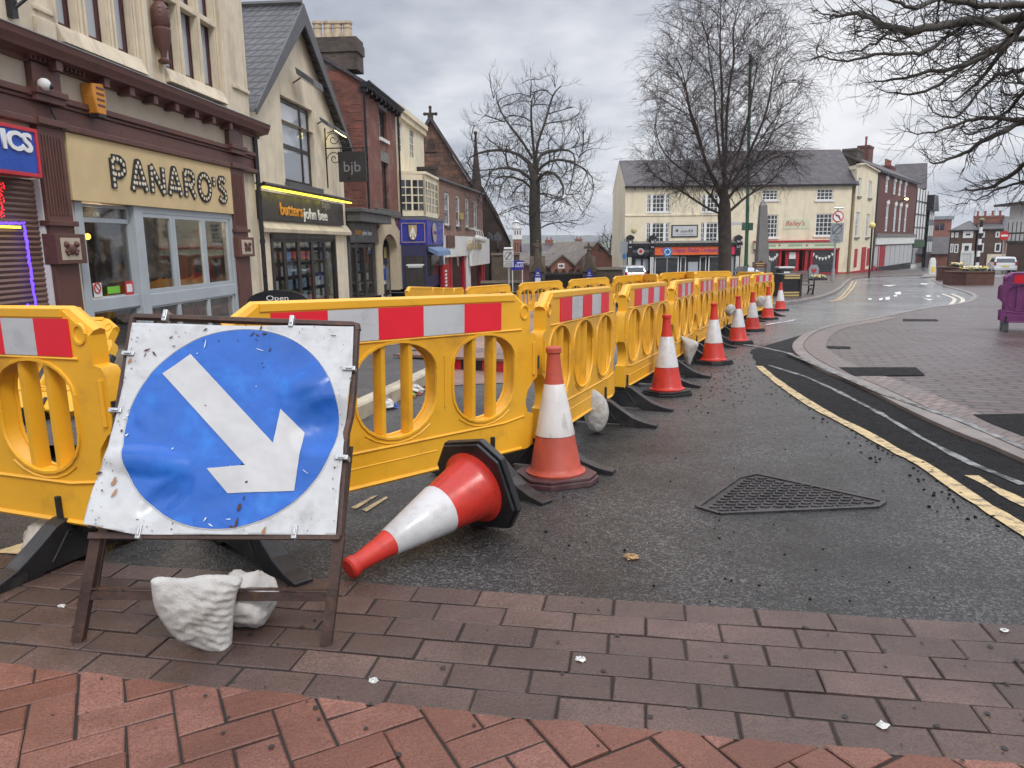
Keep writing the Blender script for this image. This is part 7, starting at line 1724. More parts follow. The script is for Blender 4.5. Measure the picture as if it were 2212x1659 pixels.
# distant buildings
f = front(150, -27, 2000, 500); bd = f.empty('brick_block', 'plain bright red brick block with flat grey top in the far distance', 'building'); x0, x1 = f.hx(2000,490), f.hx(2055,490); z1_ = f.hz(2030,467)
b = MB(); b.box(x0, x1, 0, 10, -6, f.hz(2030,474)); b.build('wall', K['housebrick'], bd); b = MB(); b.box(x0-.3, x1+.3, -.3, 10, f.hz(2030,474), z1_); b.build('flat_roof', K['signback'], bd)
b = MB()
for u in (2020, 2031): x = f.hx(u,490); b.box(x, x+.7, -.05, .05, f.hz(2030,497), f.hz(2030,482))
b.build('window', K['glass'], bd)
f = front(110, -28, 2000, 500); bd = f.empty('low_house', 'low brick building with long dark roof and red door in the distance', 'house'); x0, x1 = f.hx(2000,530), f.hx(2058,530); ze = f.hz(2030,548); pitched(bd, x0, x1, 7, -4, ze, f.hz(2030,514,3.5), K['housebrick'], K['slate2']); b = MB(); b.box(f.hx(2000,570), f.hx(2010,570), -.05, .05, -4, f.hz(2005,555)); b.build('door', K['redframe'], bd)
f = front(95, -29, 2050, 540); bd = f.empty('corner_terrace', 'brown brick three storey corner house with white framed square windows and hipped roof', 'house')
x0, x1 = f.hx(2054,520), f.hx(2107,520); ze = f.hz(2080,498); wn = []
def V2(x, y): return (1996+.0976*x, 432+.0976*y)
def wz(a, b_, c, d): (u0, v0), (u1, v1) = V2(a, b_), V2(c, d); p, q = f.hit(u0, v0), f.hit(u1, v1); return (p[0], q[1], q[0], p[1])
big = [wz(870,690,1080,840), wz(845,960,1040,1180)]; sm = [wz(610,720,655,830), wz(700,715,755,830), wz(590,970,640,1160), wz(680,975,750,1170)]
pitched(bd, x0, x1, 8, -4, ze, f.hz(2085,480,4), K['brownbrick'], K['slate'], hip0=2.2, hip1=.8)
for w in big: window(bd, *w, -.08, K['wframe'], K['glass'], fw=.3)
for w in sm: window(bd, *w, -.06, K['wframe'], K['glass'], fw=.12, nz=2)
b = MB(); zgf_ = f.hz(2080,548); b.box(x0+1.2, x1, -.2, 0, zgf_, zgf_+.35)
for k in range(4): x = x0+1.2+(x1-x0-1.6)*k/3; b.box(x, x+.45, -.15, 0, -4, zgf_)
b.build('shopfront', K['whitepaint'], bd); b = MB(); b.box(x0+1.6, x1, -.05, -.01, -4, zgf_); b.build('shop_window', K['glass'], bd)
bd = f.empty('brick_terrace', 'brown brick terrace with red chimney stack and white ground floor', 'house'); x2, x3 = x1+.2, f.hx(2164,520)
pitched(bd, x2, x3, 8, -4, f.hz(2130,496), f.hz(2130,482,4), K['brownbrick'], K['slate'])
for q in ((1250,700,1340,830),(1590,700,1670,830),(1225,960,1310,1160),(1575,955,1690,1150)): window(bd, *wz(*q), -.06, K['wframe'], K['glass'], fw=.14)
b = MB(); b.box(x2+1.2, x3+1, -.12, 0, -4, f.hz(2130,549)); b.build('ground_floor', K['cream2'], bd); b = MB()
for k in range(3): x = x2+2+k*1.8; b.box(x, x+.6, -.15, -.12, -4, f.hz(2130,558))
b.build('door', K['greyframe'], bd); chimney(bd, f.hx(2135,475,4), 4, 3.2, 1.2, f.hz(2130,490,4), f.hz(2135,466,4), K['housebrick'], 4, K['redpot'], .6)
bd = f.empty('red_terrace_end', 'redder brick house end at the right of the brown terrace', 'house'); x4 = f.hx(2182,520); pitched(bd, x3+.1, x4, 9, -4, f.hz(2170,500), f.hz(2165,470,4.5), K['housebrick'], K['slate'])
f = front(80, -105, 2172, 540); bd = f.empty('white_gabled_house', 'white rendered house with overhanging dark verge at the right edge', 'house'); x0 = f.hx(2180,470); x1 = x0+24; zz = f.hz(2195,444); b = MB(); b.box(x0, x1, 0, 8, -3, zz); b.build('wall', K['whitepaint'], bd)
b = MB(); b.box(x0-1.2, x1, -1.2, 9, zz, zz+.22); b.build('eaves', K['blackpaint'], bd); b = MB(); b.box(x0-.2, x1, 1.5, 7, zz+.22, zz+2.2); b.build('upper_wall', K['whitepaint'], bd)
b = MB(); zc_ = f.hz(2200,520); b.box(x0+.05, x1, -.05, .0, zc_, zc_+1.9)
b.build('white_bay', K['whitepaint'], bd); b = MB()
for k in range(6): b.box(x0+.25+k*1.1, x0+.37+k*1.1, -.09, -.05, zc_, zc_+1.9)
b.box(x0+.25, x1, -.09, -.05, zc_+.7, zc_+.85); b.box(x0+.2, x1, -.12, -.05, zc_-.25, zc_); b.build('timbers', K['blackpaint'], bd); b = MB(); b.box(x0+.3, x1, -.03, 0, -3, zc_-.25); b.build('lower_wall', K['brownbrick'], bd)

# ---------------------------------------------------------------- street furniture
def post(name, lab, cat, u, vb, group=None):
    p = gnd(u, vb); return thing(name, lab, cat, tuple(p), 0, group), p
def vz(p, v, u):  # height above p seen at pixel v in the plane of depth p.y
    q = at(u, v, p.y); return q.z-p.z, q.x-p.x
def disc_part(t, name, x, z, r, y, m, n=24, th=.02):
    b = MB(); b.tube([(x,y,z),(x,y+th,z)], [r,r], n); return b.build(name, m, t)
p = at(1099, 600, 34); p.z = g(p.x, p.y); t = thing('zone_sign', 'grey zone ends sign with struck out symbol on a grey pole, by the church', 'road sign', tuple(p))
z1_, _ = vz(p, 541, 1099); z0_, _ = vz(p, 577, 1099); zm_, _ = vz(p, 564.5, 1099); w_ = .42
b = MB(); b.tube([(0,0,0),(0,0,z1_)], .04, 8); b.build('pole', K['greypole'], t); b = MB(); b.box(-w_/2-.02, w_/2+.02, -.07, -.04, z0_, zm_-.01); b.box(-w_/2-.02, w_/2+.02, -.07, -.04, zm_+.01, z1_); b.build('plate', K['signgrey'], t); b = MB(); b.tube([(-.2,-.05,z1_+.08),(.2,-.05,z1_+.08)], .06, 8); b.build('lamp', K['steel'], t)
zc_ = (zm_+z1_)/2; b = MB(); b.tube([(.17*math.cos(k*.39),-.075,zc_+.17*math.sin(k*.39)) for k in range(17)], .012, 4, cap=False); b.beam((-.13,-.075,zc_-.17), (.13,-.075,zc_+.17), .05, .01, up=(0,1,0)); b.build('symbol', K['greyboard'], t); text('lettering', 'ZONE', K['greyboard'], t, -.16, (z0_+zm_)/2+.01, .16, zm_-.05, -.071, .003); text('lettering', 'ENDS', K['greyboard'], t, -.18, z0_+.03, .18, (z0_+zm_)/2-.01, -.071, .003)
t, p = post('roundabout_sign', 'round blue sign with white circling arrows in front of the orange shop', 'road sign', 1440, 604); zc_, _ = vz(p, 544.5, 1438); r_ = abs(vz(p, 545, 1448.5)[1]-vz(p, 545, 1438)[1])
b = MB(); b.tube([(0,0,0),(0,0,zc_)], .045, 8); b.build('pole', K['greypole'], t); disc_part(t, 'disc', 0, zc_, r_, -.09, K['steelblue']); b = MB()
for k in range(3):
    a0 = RAD(90+120*k); pts = [(r_*.58*math.cos(a0-RAD(q)), -.1, zc_+r_*.58*math.sin(a0-RAD(q))) for q in range(0, 80, 16)]; b.tube(pts, r_*.10, 4)
    a1 = a0-RAD(80); b.prism([(r_*.34*math.cos(a1),-.105,zc_+r_*.34*math.sin(a1)),(r_*.82*math.cos(a1),-.105,zc_+r_*.82*math.sin(a1)),(r_*.58*math.cos(a1-.5),-.105,zc_+r_*.58*math.sin(a1-.5))], (0,.02,0))
b.build('arrows', K['wletter'], t)
p = at(1348, 590, 52); p.z = g(p.x, p.y); t = thing('road_sign', 'grey backs of road signs on a pole at the left end of the cream building', 'road sign', tuple(p)); za, xa = vz(p, 522, 1340); zb_, xb_ = vz(p, 545, 1355)
b = MB(); b.tube([(0,0,0),(0,0,za+.2)], .045, 8); b.build('pole', K['greypole'], t); b = MB(); b.box(xa, xb_, -.08, -.05, zb_, za); b.box(xa+.15, xb_-.1, -.08, -.05, zb_-.45, zb_-.1, 1); b.build('plates', [K['signback'], K['steelblue']], t)
t, p = post('no_left_turn_sign', 'no left turn sign above grey zone plate on a stout pole before the red shop', 'road sign', 1798, 609)
zc_, xc_ = vz(p, 468, 1809); r_ = abs(vz(p, 468, 1821)[1]-xc_); zt_, xt_ = vz(p, 450, 1811); za, xa = vz(p, 482, 1794); zb_, xb_ = vz(p, 523, 1819)
b = MB(); b.tube([(0,0,0),(xc_*.5,0,zc_*.5),(xc_,0,zt_)], [.085,.06,.05], 8); b.tube([(0,0,0),(xc_*.12,0,.85)], .11, 10); b.tube([(0,0,0),(0,0,.22)], .13, 10); b.build('pole', K['greypole'], t)
b = MB(); b.tube([(xt_-.3,-.05,zt_+.02),(xt_+.3,-.05,zt_+.02)], .05, 8); b.build('lamp', K['steel'], t)
disc_part(t, 'disc', xc_, zc_, r_, -.1, K['redlet']); disc_part(t, 'disc_face', xc_, zc_, r_*.8, -.115, K['wletter'], th=.012)
b = MB(); y_ = -.125; b.beam((xc_+r_*.3,y_,zc_-r_*.5), (xc_+r_*.2,y_,zc_+.0), r_*.2, .01, up=(0,1,0)); b.beam((xc_+r_*.25,y_,zc_+.03), (xc_-r_*.25,y_,zc_+r_*.22), r_*.2, .01, up=(0,1,0)); b.prism([(xc_-r_*.2,y_,zc_+r_*.0),(xc_-r_*.2,y_,zc_+r_*.45),(xc_-r_*.55,y_,zc_+r_*.2)], (0,.01,0)); b.build('turn_arrow', K['letterblk'], t); b = MB(); b.beam((xc_-r_*.55,-.135,zc_+r_*.55), (xc_+r_*.55,-.135,zc_-r_*.55), r_*.14, .008, up=(0,1,0)); b.build('red_bar', K['redlet'], t)
b = MB(); b.box(xa, xb_, -.1, -.07, zb_, za); b.build('plate', K['signback'], t); b = MB(); cx, cz = (xa+xb_)/2, za-(za-zb_)*.32; rr = (xb_-xa)*.36; b.tube([(cx+rr*math.cos(k*.39),-.105,cz+rr*math.sin(k*.39)) for k in range(17)], .022, 4, cap=False); b.beam((cx-rr,-.105,cz-rr), (cx+rr,-.105,cz+rr), .08, .01, up=(0,1,0)); b.build('symbol', K['greyboard'], t); text('lettering', 'Zone', K['greyboard'], t, cx-.15, zb_+.28, cx+.15, zb_+.42, -.101, .003); text('lettering', 'ENDS', K['greyboard'], t, cx-.2, zb_+.06, cx+.2, zb_+.22, -.101, .003)
# green pole
t, p = post('green_pole', 'very tall thin dark green pole in front of the tall birch', 'pole', 1610, 612); zt_, xt_ = vz(p, 116, 1621); zb_, xb_ = vz(p, 489, 1614)
b = MB(); b.tube([(0,0,-.3),(xb_,0,zb_),(xt_,0,zt_)], [.13,.11,.09], 10); b.tube([(0,0,0),(0,0,1.2)], .16, 10); b.build('shaft', K['greenpole'], t); b = MB(); b.box(xb_-.32, xb_-.1, -.1, .1, zb_-.25, zb_+.25); b.box(xb_+.1, xb_+.35, -.1, .1, zb_-.25, zb_+.22); b.build('bracket_box', K['greenpole'], t)
b = MB(); z_, x_ = vz(p, 484, 1590); b.box(x_-.3, x_+.4, -.03, .0, z_-.08, z_+.12); b.tube([(x_+.3,0,z_),(xb_,0,z_)], .02, 4); b.build('finger_plate', K['signgrey'], t)
# obelisk
t, p = post('obelisk', 'grey stone obelisk in front of the red shop', 'monument', 1643, 612); zt_, xt_ = vz(p, 430, 1646); zb_, _ = vz(p, 566, 1643); wt, wb = abs(vz(p, 445, 1652)[1]-vz(p, 445, 1645)[1]), abs(vz(p, 560, 1655)[1]-vz(p, 560, 1643)[1])
b = MB()
for k in range(4): pass
q0 = [(-wb,-wb,zb_),(wb,-wb,zb_),(wb,wb,zb_),(-wb,wb,zb_)]; q1 = [(xt_*.5-wt,-wt,zt_-.4),(xt_*.5+wt,-wt,zt_-.4),(xt_*.5+wt,wt,zt_-.4),(xt_*.5-wt,wt,zt_-.4)]
i0 = [b.V(q) for q in q0]; i1 = [b.V(q) for q in q1]; ap = b.V((xt_*.5,0,zt_))
for k in range(4): b.face((i0[k], i0[(k+1)%4], i1[(k+1)%4], i1[k])); b.face((i1[k], i1[(k+1)%4], ap))
b.box(-wb*1.25, wb*1.25, -wb*1.25, wb*1.25, -.3, zb_); b.build('shaft', K['obelisk'], t)
t, p = post('information_kiosk', 'black kiosk roof with glass panel peeping over the end barrier', 'kiosk', 1615, 616); z1_, _ = vz(p, 576, 1612); z0_, xa = vz(p, 588, 1590); _, xb_ = vz(p, 588, 1640)
b = MB(); b.prism([(xa,-.6,z0_),(xb_,-.6,z0_),(xb_-.5,-.3,z1_),(xa+.35,-.3,z1_)], (0,1.2,0)); b.build('roof', K['blackpaint'], t); b = MB(); b.box(xa+.1, xb_-.1, -.4, .4, 0, z0_); b.build('cabinet', K['blackpaint'], t); b = MB(); b.prism([(xa+.5,-.62,z0_+.05),(xb_-.15,-.62,z0_+.05),(xb_-.55,-.36,z1_-.03),(xa+.6,-.36,z1_-.03)], (0,.02,0)); b.build('glass_panel', K['skyglass'], t)
t, p = post('pitched_sign', 'small dark sign with pitched top and gold lettering before the obelisk', 'sign', 1641, 619); z1_, _ = vz(p, 562, 1641); z0_, xa = vz(p, 578, 1626); _, xb_ = vz(p, 578, 1657)
b = MB(); b.prism([(xa,0,z0_),(xb_,0,z0_),(xb_,0,(z0_+z1_)/2-.05),(0,0,z1_),(xa,0,(z0_+z1_)/2-.05)], (0,.08,0)); b.tube([(-.3,.04,0),(-.3,.04,z0_)], .04, 6); b.tube([(.3,.04,0),(.3,.04,z0_)], .04, 6); b.build('board', K['brown'], t); b = MB(); b.box(xa+.2, xb_-.2, -.02, 0, z0_+.08, z0_+.13); b.box(xa+.15, xb_-.15, -.02, 0, z0_+.2, z0_+.26); b.build('lettering', K['gold'], t)
# planter, bin, bench, low flower box, board
t, p = post('black_planter', 'big black box planter with four gold bands behind the farthest cone', 'planter', 1709, 646); z1_, _ = vz(p, 592, 1709); _, xa = vz(p, 640, 1686); _, xb_ = vz(p, 640, 1731); zz = lambda v: vz(p, v, 1709)[0]
b = MB(); b.box(xa+.04, xb_-.04, .02, .9, 0, z1_-.04); b.box(xa, xa+.1, -.01, .1, 0, z1_); b.box(xb_-.1, xb_, -.01, .1, 0, z1_); b.box(xa, xb_, -.02, .92, z1_-.08, z1_); b.box(xa, xb_, -.02, .92, 0, .12); b.build('box', K['blackpaint'], t, bevel=.01); b = MB()
for v in (595, 600.5, 632, 638): b.box(xa+.1, xb_-.1, -.035, .02, zz(v)-.03, zz(v)+.03)
b.build('gold_bands', K['goldband'], t)
t, p = post('litter_bin', 'black litter bin with flat silver grey lid behind the black planter', 'bin', 1692, 634); z1_, _ = vz(p, 576, 1690); z0_, xa = vz(p, 580, 1674); _, xb_ = vz(p, 580, 1709); w_ = xb_-xa
b = MB(); b.box(-w_*.42, w_*.42, -w_*.35, w_*.35, 0, z1_-.1); b.build('body', K['blackpaint'], t, bevel=.02); b = MB(); b.box(-w_/2, w_/2, -w_*.4, w_*.4, z1_-.08, z1_); b.build('lid', K['steel'], t, bevel=.02); b = MB(); b.box(-.12, .14, -w_*.35-.01, -w_*.35, z1_-.36, z1_-.2); b.build('label', K['whitepaint'], t)
t, p = post('bench', 'grey slatted bench with black scrolled iron ends beside the black planter', 'bench', 1748, 641)
b = MB()
for k in range(5): b.box(-.55, .15, .02+k*.1, .10+k*.1, .44, .48)
for k in range(5): b.box(-.55, .15, .5+k*.03, .54+k*.03, .55+k*.09, .62+k*.09)
b.build('slats', K['bench'], t); 
for x in (-.5, .16):
    b = MB(); b.tube([(x,.02,0),(x,.06,.2),(x,.0,.42),(x,.02,.66),(x,.2,.68),(x,.5,.64)], .028, 6); b.tube([(x,.6,0),(x,.5,.25),(x,.52,.45),(x,.68,1.0)], .03, 6); b.tube([(x,.0,.42),(x,.5,.42)], .025, 6); b.tube([(x,.25+.12*math.cos(k*.5),.2+.12*math.sin(k*.5)) for k in range(13)], .018, 5); b.build('iron_end', K['blackpaint'], t)
def flowers(t, x0, x1, y0, y1, z, n, seed, s=.06):
    rg = random.Random(seed); L_ = MB()
    for k in range(n*5):
        c = Vector((rg.uniform(x0, x1), rg.uniform(y0, y1), z+rg.uniform(0, .12))); a = rg.uniform(0, 6.28); d = Vector((math.cos(a), math.sin(a), rg.uniform(.2, 1.2))).normalized(); e = d.cross(Vector((0, 0, 1))).normalized()*s*.4
        L_.poly([c-e, c+d*s*1.6*.5-e*.3, c+d*s*1.6, c+e])
    L_.build('leaves', K['foliage'], t)
    for nm, m in (('yellow_flowers', K['petaly']), ('white_flowers', K['petalw'])):
        b = MB()
        for k in range(n): 
            c = (rg.uniform(x0, x1), rg.uniform(y0, y1), z+rg.uniform(.08, .24)); b.ball(c, s*rg.uniform(.5, .9), 6, 4, 0, (1, 1, .6))
        b.build(nm, m, t)
t, p = post('flower_trough', 'low dark trough of pale yellow flowers on the pavement behind the bench', 'planter', 1767, 608); b = MB(); b.box(-.55,.55,-.2,.25,0,.22); b.build('trough', K['darkbrick'], t); flowers(t, -.5, .5, -.18, .2, .2, 16, 2, .09)
t, p = post('heart_board', 'grey pavement board with a red heart outside the red shop', 'board', 1757, 606); z1_, _ = vz(p, 572, 1757); b = MB(); b.prism([(-.32,0,0),(.32,0,0),(.36,.0,z1_*.75),(.2,0,z1_),(-.2,0,z1_),(-.36,0,z1_*.75)], (0,.05,0)); b.build('board', K['signback'], t); b = MB(); zc_ = z1_*.62; b.ball((-.08,-.02,zc_+.07), .1, 8, 5, 0, (1,.3,1)); b.ball((.08,-.02,zc_+.07), .1, 8, 5, 0, (1,.3,1)); b.prism([(-.17,-.04,zc_+.04),(.17,-.04,zc_+.04),(0,-.04,zc_-.18)], (0,.04,0)); b.build('heart', K['redlet'], t)
t, p = post('crossing_beacon', 'amber globe crossing beacon on a dark post by the cream corner house', 'beacon', 1877, 600); zc_, xc_ = vz(p, 490, 1884); b = MB(); b.tube([(0,0,0),(xc_,0,zc_)], .07, 8); b.build('post', K['blackpaint'], t); b = MB(); b.ball((xc_,0,zc_+.1), .24, 14, 8); b.build('globe', K['beacon'], t, smooth=True)
t, p = post('traffic_bollard', 'white traffic bollard with yellow panel on the small far island', 'bollard', 2012, 593); z1_, _ = vz(p, 557, 2012); w_ = .3
b = MB(); b.prism([(-w_*.95,-.14,0),(w_*.95,-.14,0),(w_*.8,-.14,z1_*.8),(w_*.45,-.14,z1_),(-w_*.45,-.14,z1_),(-w_*.8,-.14,z1_*.8)], (0,.28,0)); b.build('shell', K['whitepaint'], t, bevel=.04); b = MB(); b.box(-w_*.55, w_*.55, -.16, -.14, z1_*.15, z1_*.48); b.build('yellow_panel', K['petaly'], t)
b = MB(); q = GP([(1988,601),(2036,599),(2044,594),(1998,594)]); b.prism([(x, y, g(x, y)-.02) for x, y in q], (0,0,.12)); tag(b.build('crossing_island', K['kerb']), kind='structure')
def brick_planter(lab, u0, u1, vb, vt, seed, dep=2.2, cut=.5):
    p = gnd((u0+u1)/2, vb); t = thing('brick_planter', lab, 'planter', tuple(p), 0, 'raised brick flower beds'); _, xa = vz(p, vb, u0); z1_, xb_ = vz(p, vt, u1)
    pts = [(xa+cut,0),(xb_,0),(xb_,dep),(xa,dep),(xa,cut*1.2)]
    b = MB(); b.prism([(x,y,-.2) for x, y in pts], (0,0,z1_+.2-.08)); b.build('brickwork', K['planterbrick'], t); b = MB(); b.prism([(x*1.01,y*1.02-.04,z1_-.08) for x, y in pts], (0,0,.08)); b.build('coping', K['planterbrick'], t, bevel=.02)
    b = MB(); b.prism([(xa+cut+.1,.15,z1_-.01),(xb_-.1,.15,z1_-.01),(xb_-.1,dep-.1,z1_-.01),(xa+.2,dep-.1,z1_-.01)], (0,0,.02)); b.build('soil', K['soil'], t); flowers(t, xa+cut+.2, xb_-.2, .2, dep-.2, z1_+.02, 42, seed, .09)
brick_planter('larger brick flower bed with yellow and white flowers beside the purple barrier', 2066, 2150, 617, 586, 5, 1.3)
brick_planter('smaller brick flower bed behind the larger one, next to the white bollard', 2044, 2092, 607, 577, 6, 1.2)
t, p = post('no_entry_sign', 'small red no entry sign on a grey pole at the far right', 'road sign', 2165, 590); zc_, xc_ = vz(p, 509, 2168); b = MB(); b.tube([(0,0,0),(xc_,0,zc_)], .06, 8); b.build('pole', K['greypole'], t); r_ = .42; disc_part(t, 'disc', xc_, zc_, r_, -.1, K['redlet']); b = MB(); b.box(xc_-r_*.7, xc_+r_*.7, -.12, -.1, zc_-.08, zc_+.08); b.build('bar', K['wletter'], t)
t, p = post('lamp_post', 'black and white striped crossing post with greenish globe before the brown terrace', 'post', 2109, 592); zt_, _ = vz(p, 478, 2110); b = MB()
for k in range(9): b.tube([(0,0,zt_*k/9),(0,0,zt_*(k+1)/9)], .13, 8, k % 2)
b.build('post', [K['blackpaint'], K['wletter']], t); b = MB(); b.ball((0,0,zt_+.12), .2, 10, 6, 0, (1.2,1.2,.8)); b.build('globe', mat('mossy_globe', (.2,.2,.08,1), .5, .2, 3, 0), t)
# vehicles
def car(name, lab, cat, p, rz, L_, W2, Hh, m, van=False):
    t = thing(name, lab, cat, tuple(p), rz); h = W2/2; gc = .28
    if van: side = [(0,gc),(0,1.0),(.05,Hh*.92),(.35,Hh),(L_*.72,Hh),(L_*.82,Hh*.93),(L_*.93,1.05),(L_,.9),(L_,gc)]
    else: side = [(0,gc+.1),(.0,.75),(.06,.95),(.42,Hh-.06),(.7,Hh),(L_*.5,Hh-.01),(L_*.60,Hh-.1),(L_*.76,.98),(L_*.95,.82),(L_,.62),(L_,gc)]
    # body lofted over five stations so roof and flanks round off
    b = MB(); rows = []
    for s, k, dz in ((-1,.0,0),(-.985,1,0),(0,1,.02),(.985,1,0),(1,.0,0)):
        row = []
        for y, z in side:
            tum = 1-.16*max(0, (z-.85))/(Hh-.85+1e-6)
            cy, cz = L_/2, (gc+Hh)/2
            yy, zz_ = (y, z) if k else (cy+(y-cy)*.985, cz+(z-cz)*.97)
            row.append(b.V((h*s*tum, yy, zz_+dz*(z > .8))))
        rows.append(row)
    for a, c in zip(rows, rows[1:]):
        n = len(a)
        for i in range(n): b.face((a[i], a[(i+1)%n], c[(i+1)%n], c[i]))
    b.face(rows[0]); b.face(list(reversed(rows[-1]))); b.build('body', m, t, smooth=True, ang=30)
    b = MB(); zt = Hh-.14; hb = h*.80
    y0, y1 = (.045, .33) if not van else (-.012, .03)
    if van:
        b.poly([(-hb,-.012,1.15),(hb,-.012,1.15),(hb*.95,.045,zt),(-hb*.95,.045,zt)])
    else: b.poly([(-hb,.06,1.0),(hb,.06,1.0),(hb*.93,.36,zt+.0),(-hb*.93,.36,zt)])
    for v_ in b.v: v_.y -= .022
    b.build('rear_window', K['glass'], t)
    b = MB()
    for s in (-1, 1):
        x = s*h*1.004; xt = s*h*.895
        if van: b.poly([(x*.99,L_*.62,1.1),(x*.99,L_*.86,1.1),(xt,L_*.78,zt),(xt,L_*.64,zt)])
        else: b.poly([(x*.985,.5,1.0),(x*.985,L_*.70,1.0),(xt,L_*.58,zt),(xt,.75,zt)])
    b.build('side_window', K['glass'], t)
    for s in (-1, 1): b = MB(); b.box(s*h-.16 if s > 0 else -h-.0, s*h+.0 if s > 0 else -h+.16, -.03, .12, .75, 1.05); b.build('tail_light', K['taillight'], t, bevel=.02)
    b = MB(); b.box(-h*.97, h*.97, -.06, .15, gc+.05, .58); b.build('bumper', m, t, bevel=.04); b = MB(); b.box(-.26,.26,-.075,-.06,.62,.74); b.build('number_plate', K['petaly'], t)
    for y in (L_*.2, L_*.8):
        for s in (-1, 1):
            b = MB(); x = s*(h-.1); b.tube([(x-.1,y,.31),(x-.09,y,.31),(x+.09,y,.31),(x+.1,y,.31)], [.26,.31,.31,.26], 20); w = b.build('wheel', K['tyre'], t); b = MB(); b.tube([(x+s*.09,y,.31),(x+s*.115,y,.31)], [.2,.18], 14); b.build('rim', K['steel'], w)
    return t
p = gnd(1374, 624); p = Vector((at(1374, 600, 58).x, 58, 0)); p.z = g(p.x, p.y)
car('parked_car', 'silver hatchback seen from behind over the yellow barriers', 'car', p, .08, 3.9, 1.68, 1.5, K['carpaint'])
p = Vector((at(2174, 560, 64).x, 64, 0)); p.z = g(p.x, p.y); car('parked_car', 'pale grey car roof showing above the purple barrier', 'car', p, RAD(-25), 3.9, 1.7, 1.45, K['carwhite'])
# ---------------------------------------------------------------- trees
from mathutils.kdtree import KDTree
def colonize(root, trunk, attr, D, di, dk, trop, rg, maxit=90, limbs=()):
    nodes = [Vector(root)]; par = [-1]
    for p in trunk: nodes.append(Vector(p)); par.append(len(nodes)-2)
    for lb in limbs:
        L3 = []
        for a, c in zip(lb, lb[1:]):
            n = max(1, int((c-a).length/(D*1.3)))
            for k in range(n): L3.append(a+(c-a)*k/n+Vector((rg.gauss(0,.05), rg.gauss(0,.05), rg.gauss(0,.04))))
        L3.append(lb[-1]); pi = min(range(len(nodes)), key=lambda i: (nodes[i]-L3[0]).length)
        for q in L3[1:]: nodes.append(q); par.append(pi); pi = len(nodes)-1
    A = [Vector(a) for a in attr]; dirs = {}
    for it in range(maxit):
        kd = KDTree(len(nodes))
        for i, p in enumerate(nodes): kd.insert(p, i)
        kd.balance(); acc = {}
        for a in A:
            co, i, d = kd.find(a)
            if d < di: acc.setdefault(i, Vector()); acc[i] += (a-co).normalized()
        if not acc: break
        new = []
        for i, v in acc.items():
            w = v.normalized()+trop+Vector((rg.gauss(0,.16), rg.gauss(0,.16), rg.gauss(0,.12)))
            if par[i] >= 0: w += (nodes[i]-nodes[par[i]]).normalized()*.55
            p = nodes[i]+w.normalized()*D
            if kd.find(p)[2] < D*.35: continue
            new.append((p, i))
        if not new: break
        for p, i in new: nodes.append(p); par.append(i)
        k2 = KDTree(len(new))
        for j, (p, i) in enumerate(new): k2.insert(p, j)
        k2.balance(); A = [a for a in A if k2.find(a)[2] > dk]
        if not A: break
    return nodes, par
def skin(nodes, par, r_tip, power, rtrunk):
    n = len(nodes); ch = [[] for _ in range(n)]
    for i, p in enumerate(par):
        if p >= 0: ch[p].append(i)
    r = [0]*n
    for i in range(n-1, -1, -1):
        r[i] = r_tip if not ch[i] else sum(r[c]**power for c in ch[i])**(1/power)
    k = rtrunk/max(r[0], 1e-6)
    if k < 1: r = [max(r_tip*.8, x*(k if x > r_tip*4 else 1)) for x in r]
    else:
        mx = r[0]; r = [x*(1+(k-1)*(x/mx)**.9) for x in r]
    return ch, r
def chains(ch, r):
    out = []; st = [(0, None)]
    while st:
        i, pre = st.pop(); c = [pre, i] if pre is not None else [i]
        while ch[c[-1]]:
            k = sorted(ch[c[-1]], key=lambda q: -r[q])
            for q in k[1:]: st.append((q, c[-1]))
            c.append(k[0])
        out.append(c)
    return out
def smooth3(P, it=2):
    for _ in range(it): P = [P[0]]+[(P[i-1]+P[i]*2+P[i+1])/4 for i in range(1, len(P)-1)]+[P[-1]] if len(P) > 2 else P
    return P
def twigs(b, p, d, L_, r, rg, droop, lev, spread=.6, fork=3, nseg=3):
    d = d.normalized(); P = [p]; 
    for k in range(nseg):
        d = (d+Vector((rg.gauss(0,.18), rg.gauss(0,.18), rg.gauss(0,.14)))+Vector((0,0,droop))).normalized(); P.append(P[-1]+d*L_/nseg)
    b.tube(P, [r*(1-.6*k/nseg) for k in range(nseg+1)], 3, cap=False)
    if lev > 0:
        for k in range(fork):
            t = rg.uniform(.25, 1); i = min(int(t*nseg), nseg-1); q = P[i]+(P[i+1]-P[i])*(t*nseg-i); s = Vector((rg.gauss(0,1), rg.gauss(0,1), rg.gauss(0,1))); dd = (P[i+1]-P[i]).normalized()+s.normalized()*spread
            twigs(b, q, dd, L_*rg.uniform(.45,.75), r*.66, rg, droop*1.2, lev-1, spread, max(2, fork-1), nseg)
